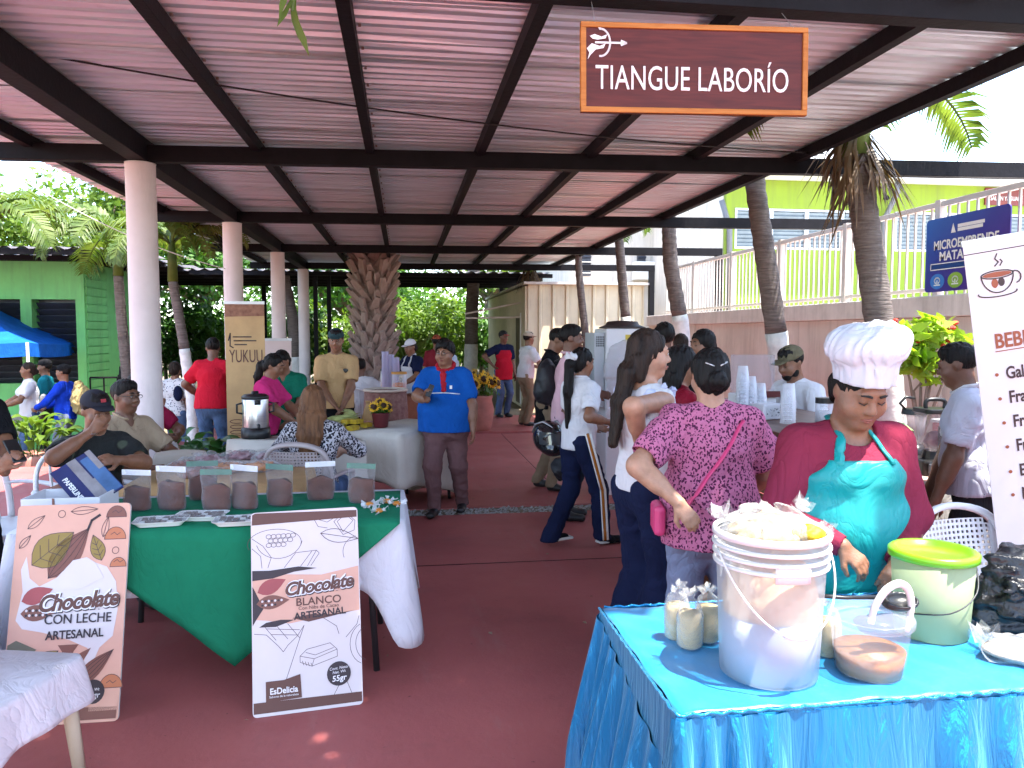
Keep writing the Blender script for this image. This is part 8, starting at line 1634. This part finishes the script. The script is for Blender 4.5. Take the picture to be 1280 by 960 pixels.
# seated men
X, Y, rz, h = PXx(112, 5.1), 5.1, 38, 1.68; plastic_chair('white plastic chair under the man in dark cap', (X - .05, Y + .03, 0), R(38), M_PWHITE, False)
pi = person('seated man in dark cap and printed dark t-shirt drinking from his hand', X, Y, rz, h, .0095, 'tan', 1.02, .4, 0, 6, sit=.44, feet=[(-.14, -.44, 0), (.14, -.44, 0)], head=(6, 10), arms=[(LP(114, 540, 4.84, X, Y, rz, h), (-1, -.1, -.6)), (LP(148, 575, 4.75, X, Y, rz, h), (1, .3, -.4))], shirt=spotmat('dark_printed_tshirt', (.020, .022, .022), (.07, .085, .06), 9, .30, .9, .1), pants=fabric('dark_denim', (.02, .03, .05), .2), hands=({'f': (.55, -.2, .75), 'n': (.2, .9, .1), 'curl': 45, 'thumb': 1}, None), eyes='down'); c_ = cap(pi, mat('navy_cap', (.012, .012, .022), .85, .1))
m = MB(); m.box(pi['H'](.0, -.088, .085), (.028, .006, .02), (R(-20), 0, 0)); m.build('cap_emblem', mat('red_emblem', (.35, .03, .04), .7, 0), c_)
w_ = pi['WR'][0]; m = MB(); m.tube([Vector(w_) + Vector((.028 * math.cos(a), .028 * math.sin(a), -.01)) for a in [i * .6 for i in range(12)]], .006, 5); m.build('wristwatch', M_STEEL, pi['t'])
X, Y, rz, h = PXx(152, 5.85), 5.85, 58, 1.70; plastic_chair('white plastic chair under the man in beige shirt', (X - .05, Y + .03, 0), R(58), M_PWHITE, False)
pi = person('seated man with glasses in beige shirt looking across the stall', X, Y, rz, h, .0095, 'dark', 1.02, .3, 0, 2, sit=.45, feet=[(-.14, -.44, 0), (.14, -.44, 0)], head=(4, 2), arms=[((-.12, -.34, .72), (-1, .2, -.5)), ((.10, -.36, .72), (1, .2, -.5))], shirt=fabric('beige_shirt', (.38, .28, .19), .06), pants=JEANS, collar=fabric('beige_shirt', (.38, .28, .19)), neck='v')
H = pi['H']
for s in (-1, 1): m = MB(); m.tube([H(s * .031 + .022 * math.cos(a), -.101, .006 + .013 * math.sin(a)) for a in [i * 6.283 / 14 for i in range(15)]], .0016, 5); m.build('spectacle_rim', M_BLK, pi['t'], smooth=True); m = MB(); m.tube([H(s * .053, -.099, .01), H(s * .077, -.04, .012), H(s * .079, .01, .008)], .002, 5); m.build('spectacle_arm', M_BLK, pi['t'])
X, Y, rz, h = PXx(172, 7.2), 7.2, 60, 1.70; plastic_chair('white plastic chair under the man in crimson shirt', (X - .05, Y + .03, 0), R(60), M_PWHITE, False)
person('seated man in crimson shirt partly hidden by the pink column', X, Y, rz, h, .0115, 'dark', 1.1, .3, 0, 2, sit=.45, feet=[(-.14, -.44, 0), (.14, -.44, 0)], arms=[((-.12, -.34, .76), (-1, .2, -.5)), ((.10, -.36, .76), (1, .2, -.5))], shirt=fabric('crimson_shirt', (.26, .012, .05), .1), pants=JEANS)
X, Y, rz, h = PXx(-58, 4.35), 4.35, 60, 1.56
pi = person('dark haired person at the picture edge holding a phone by the stall', X, Y, rz, h, .0095, 'tan', 1.05, 0, 0, 10, head=(0, 20), arms=[(LP(0, 585, 4.05, X, Y, rz, h), (-1, .3, -.6)), (LP(6, 590, 4.12, X, Y, rz, h), (1, .3, -.6))], shirt=BLACKC, pants=BLACKC, hair=('short', 'black', .01), hands=({'f': (.2, -.6, .6), 'n': (.8, .2, .2), 'curl': 45, 'thumb': 1}, {'f': (-.2, -.6, .6), 'n': (-.8, .2, .2), 'curl': 45, 'thumb': -1}), eyes='down'); pi['t']['label'] = 'dark haired person in black holding a phone beside the chocolate stall'
w_ = pi['WR'][0]; m = MB(); m.box(Vector(w_) + Vector((.05, -.04, .08)), (.07, .012, .13), (R(-35), 0, 0)); m.build('phone', M_BLK, pi['t'], bevel=.005)
# ---- behind the bar
X, Y, rz, h = PXx(1012, 5.0), 5.0, -72, 1.58
pi = person('bearded man in white shirt and olive cap bending behind the bar', X, Y, rz, h, .009, 'tan', 1.05, 0, 0, 16, head=(0, 18), arms=[((-.16, -.38, .98), (-1, .4, -.5)), ((.16, -.38, .98), (1, .4, -.5))], shirt=WHITEC, pants=JEANS, eyes='down'); cap(pi, fabric('olive_cap_cloth', (.13, .11, .065)))
sdf_part(pi, 'beard', [pi['hell']((0, -.062, -.085), (.040, .030, .034)), pi['hell']((.048, -.02, -.06), (.018, .035, .04)), pi['hell']((-.048, -.02, -.06), (.018, .035, .04))], HR['black'], .006, k=.02)
X, Y, rz, h = PXx(1226, 3.62), 3.62, -128, 1.60
person('man in pale polo working beside the menu banner, back half turned', X, Y, rz, h, .009, 'dark', 1.12, .2, 0, 8, head=(-6, 14), arms=[((-.18, -.24, .82), (-1, .5, -.3)), ((.24, -.20, .82), (1, .5, -.3))], shirt=fabric('pale_lavender_polo', (.56, .56, .66), .05), pants=DKGREY, collar=WHITEC, hair=('short', 'black'), eyes='down')

plastic_chair('empty white plastic chair on the sunlit floor beside the person with phone', (PXx(-6, 5.2), 5.2, 0), R(70), M_PWHITE, False)
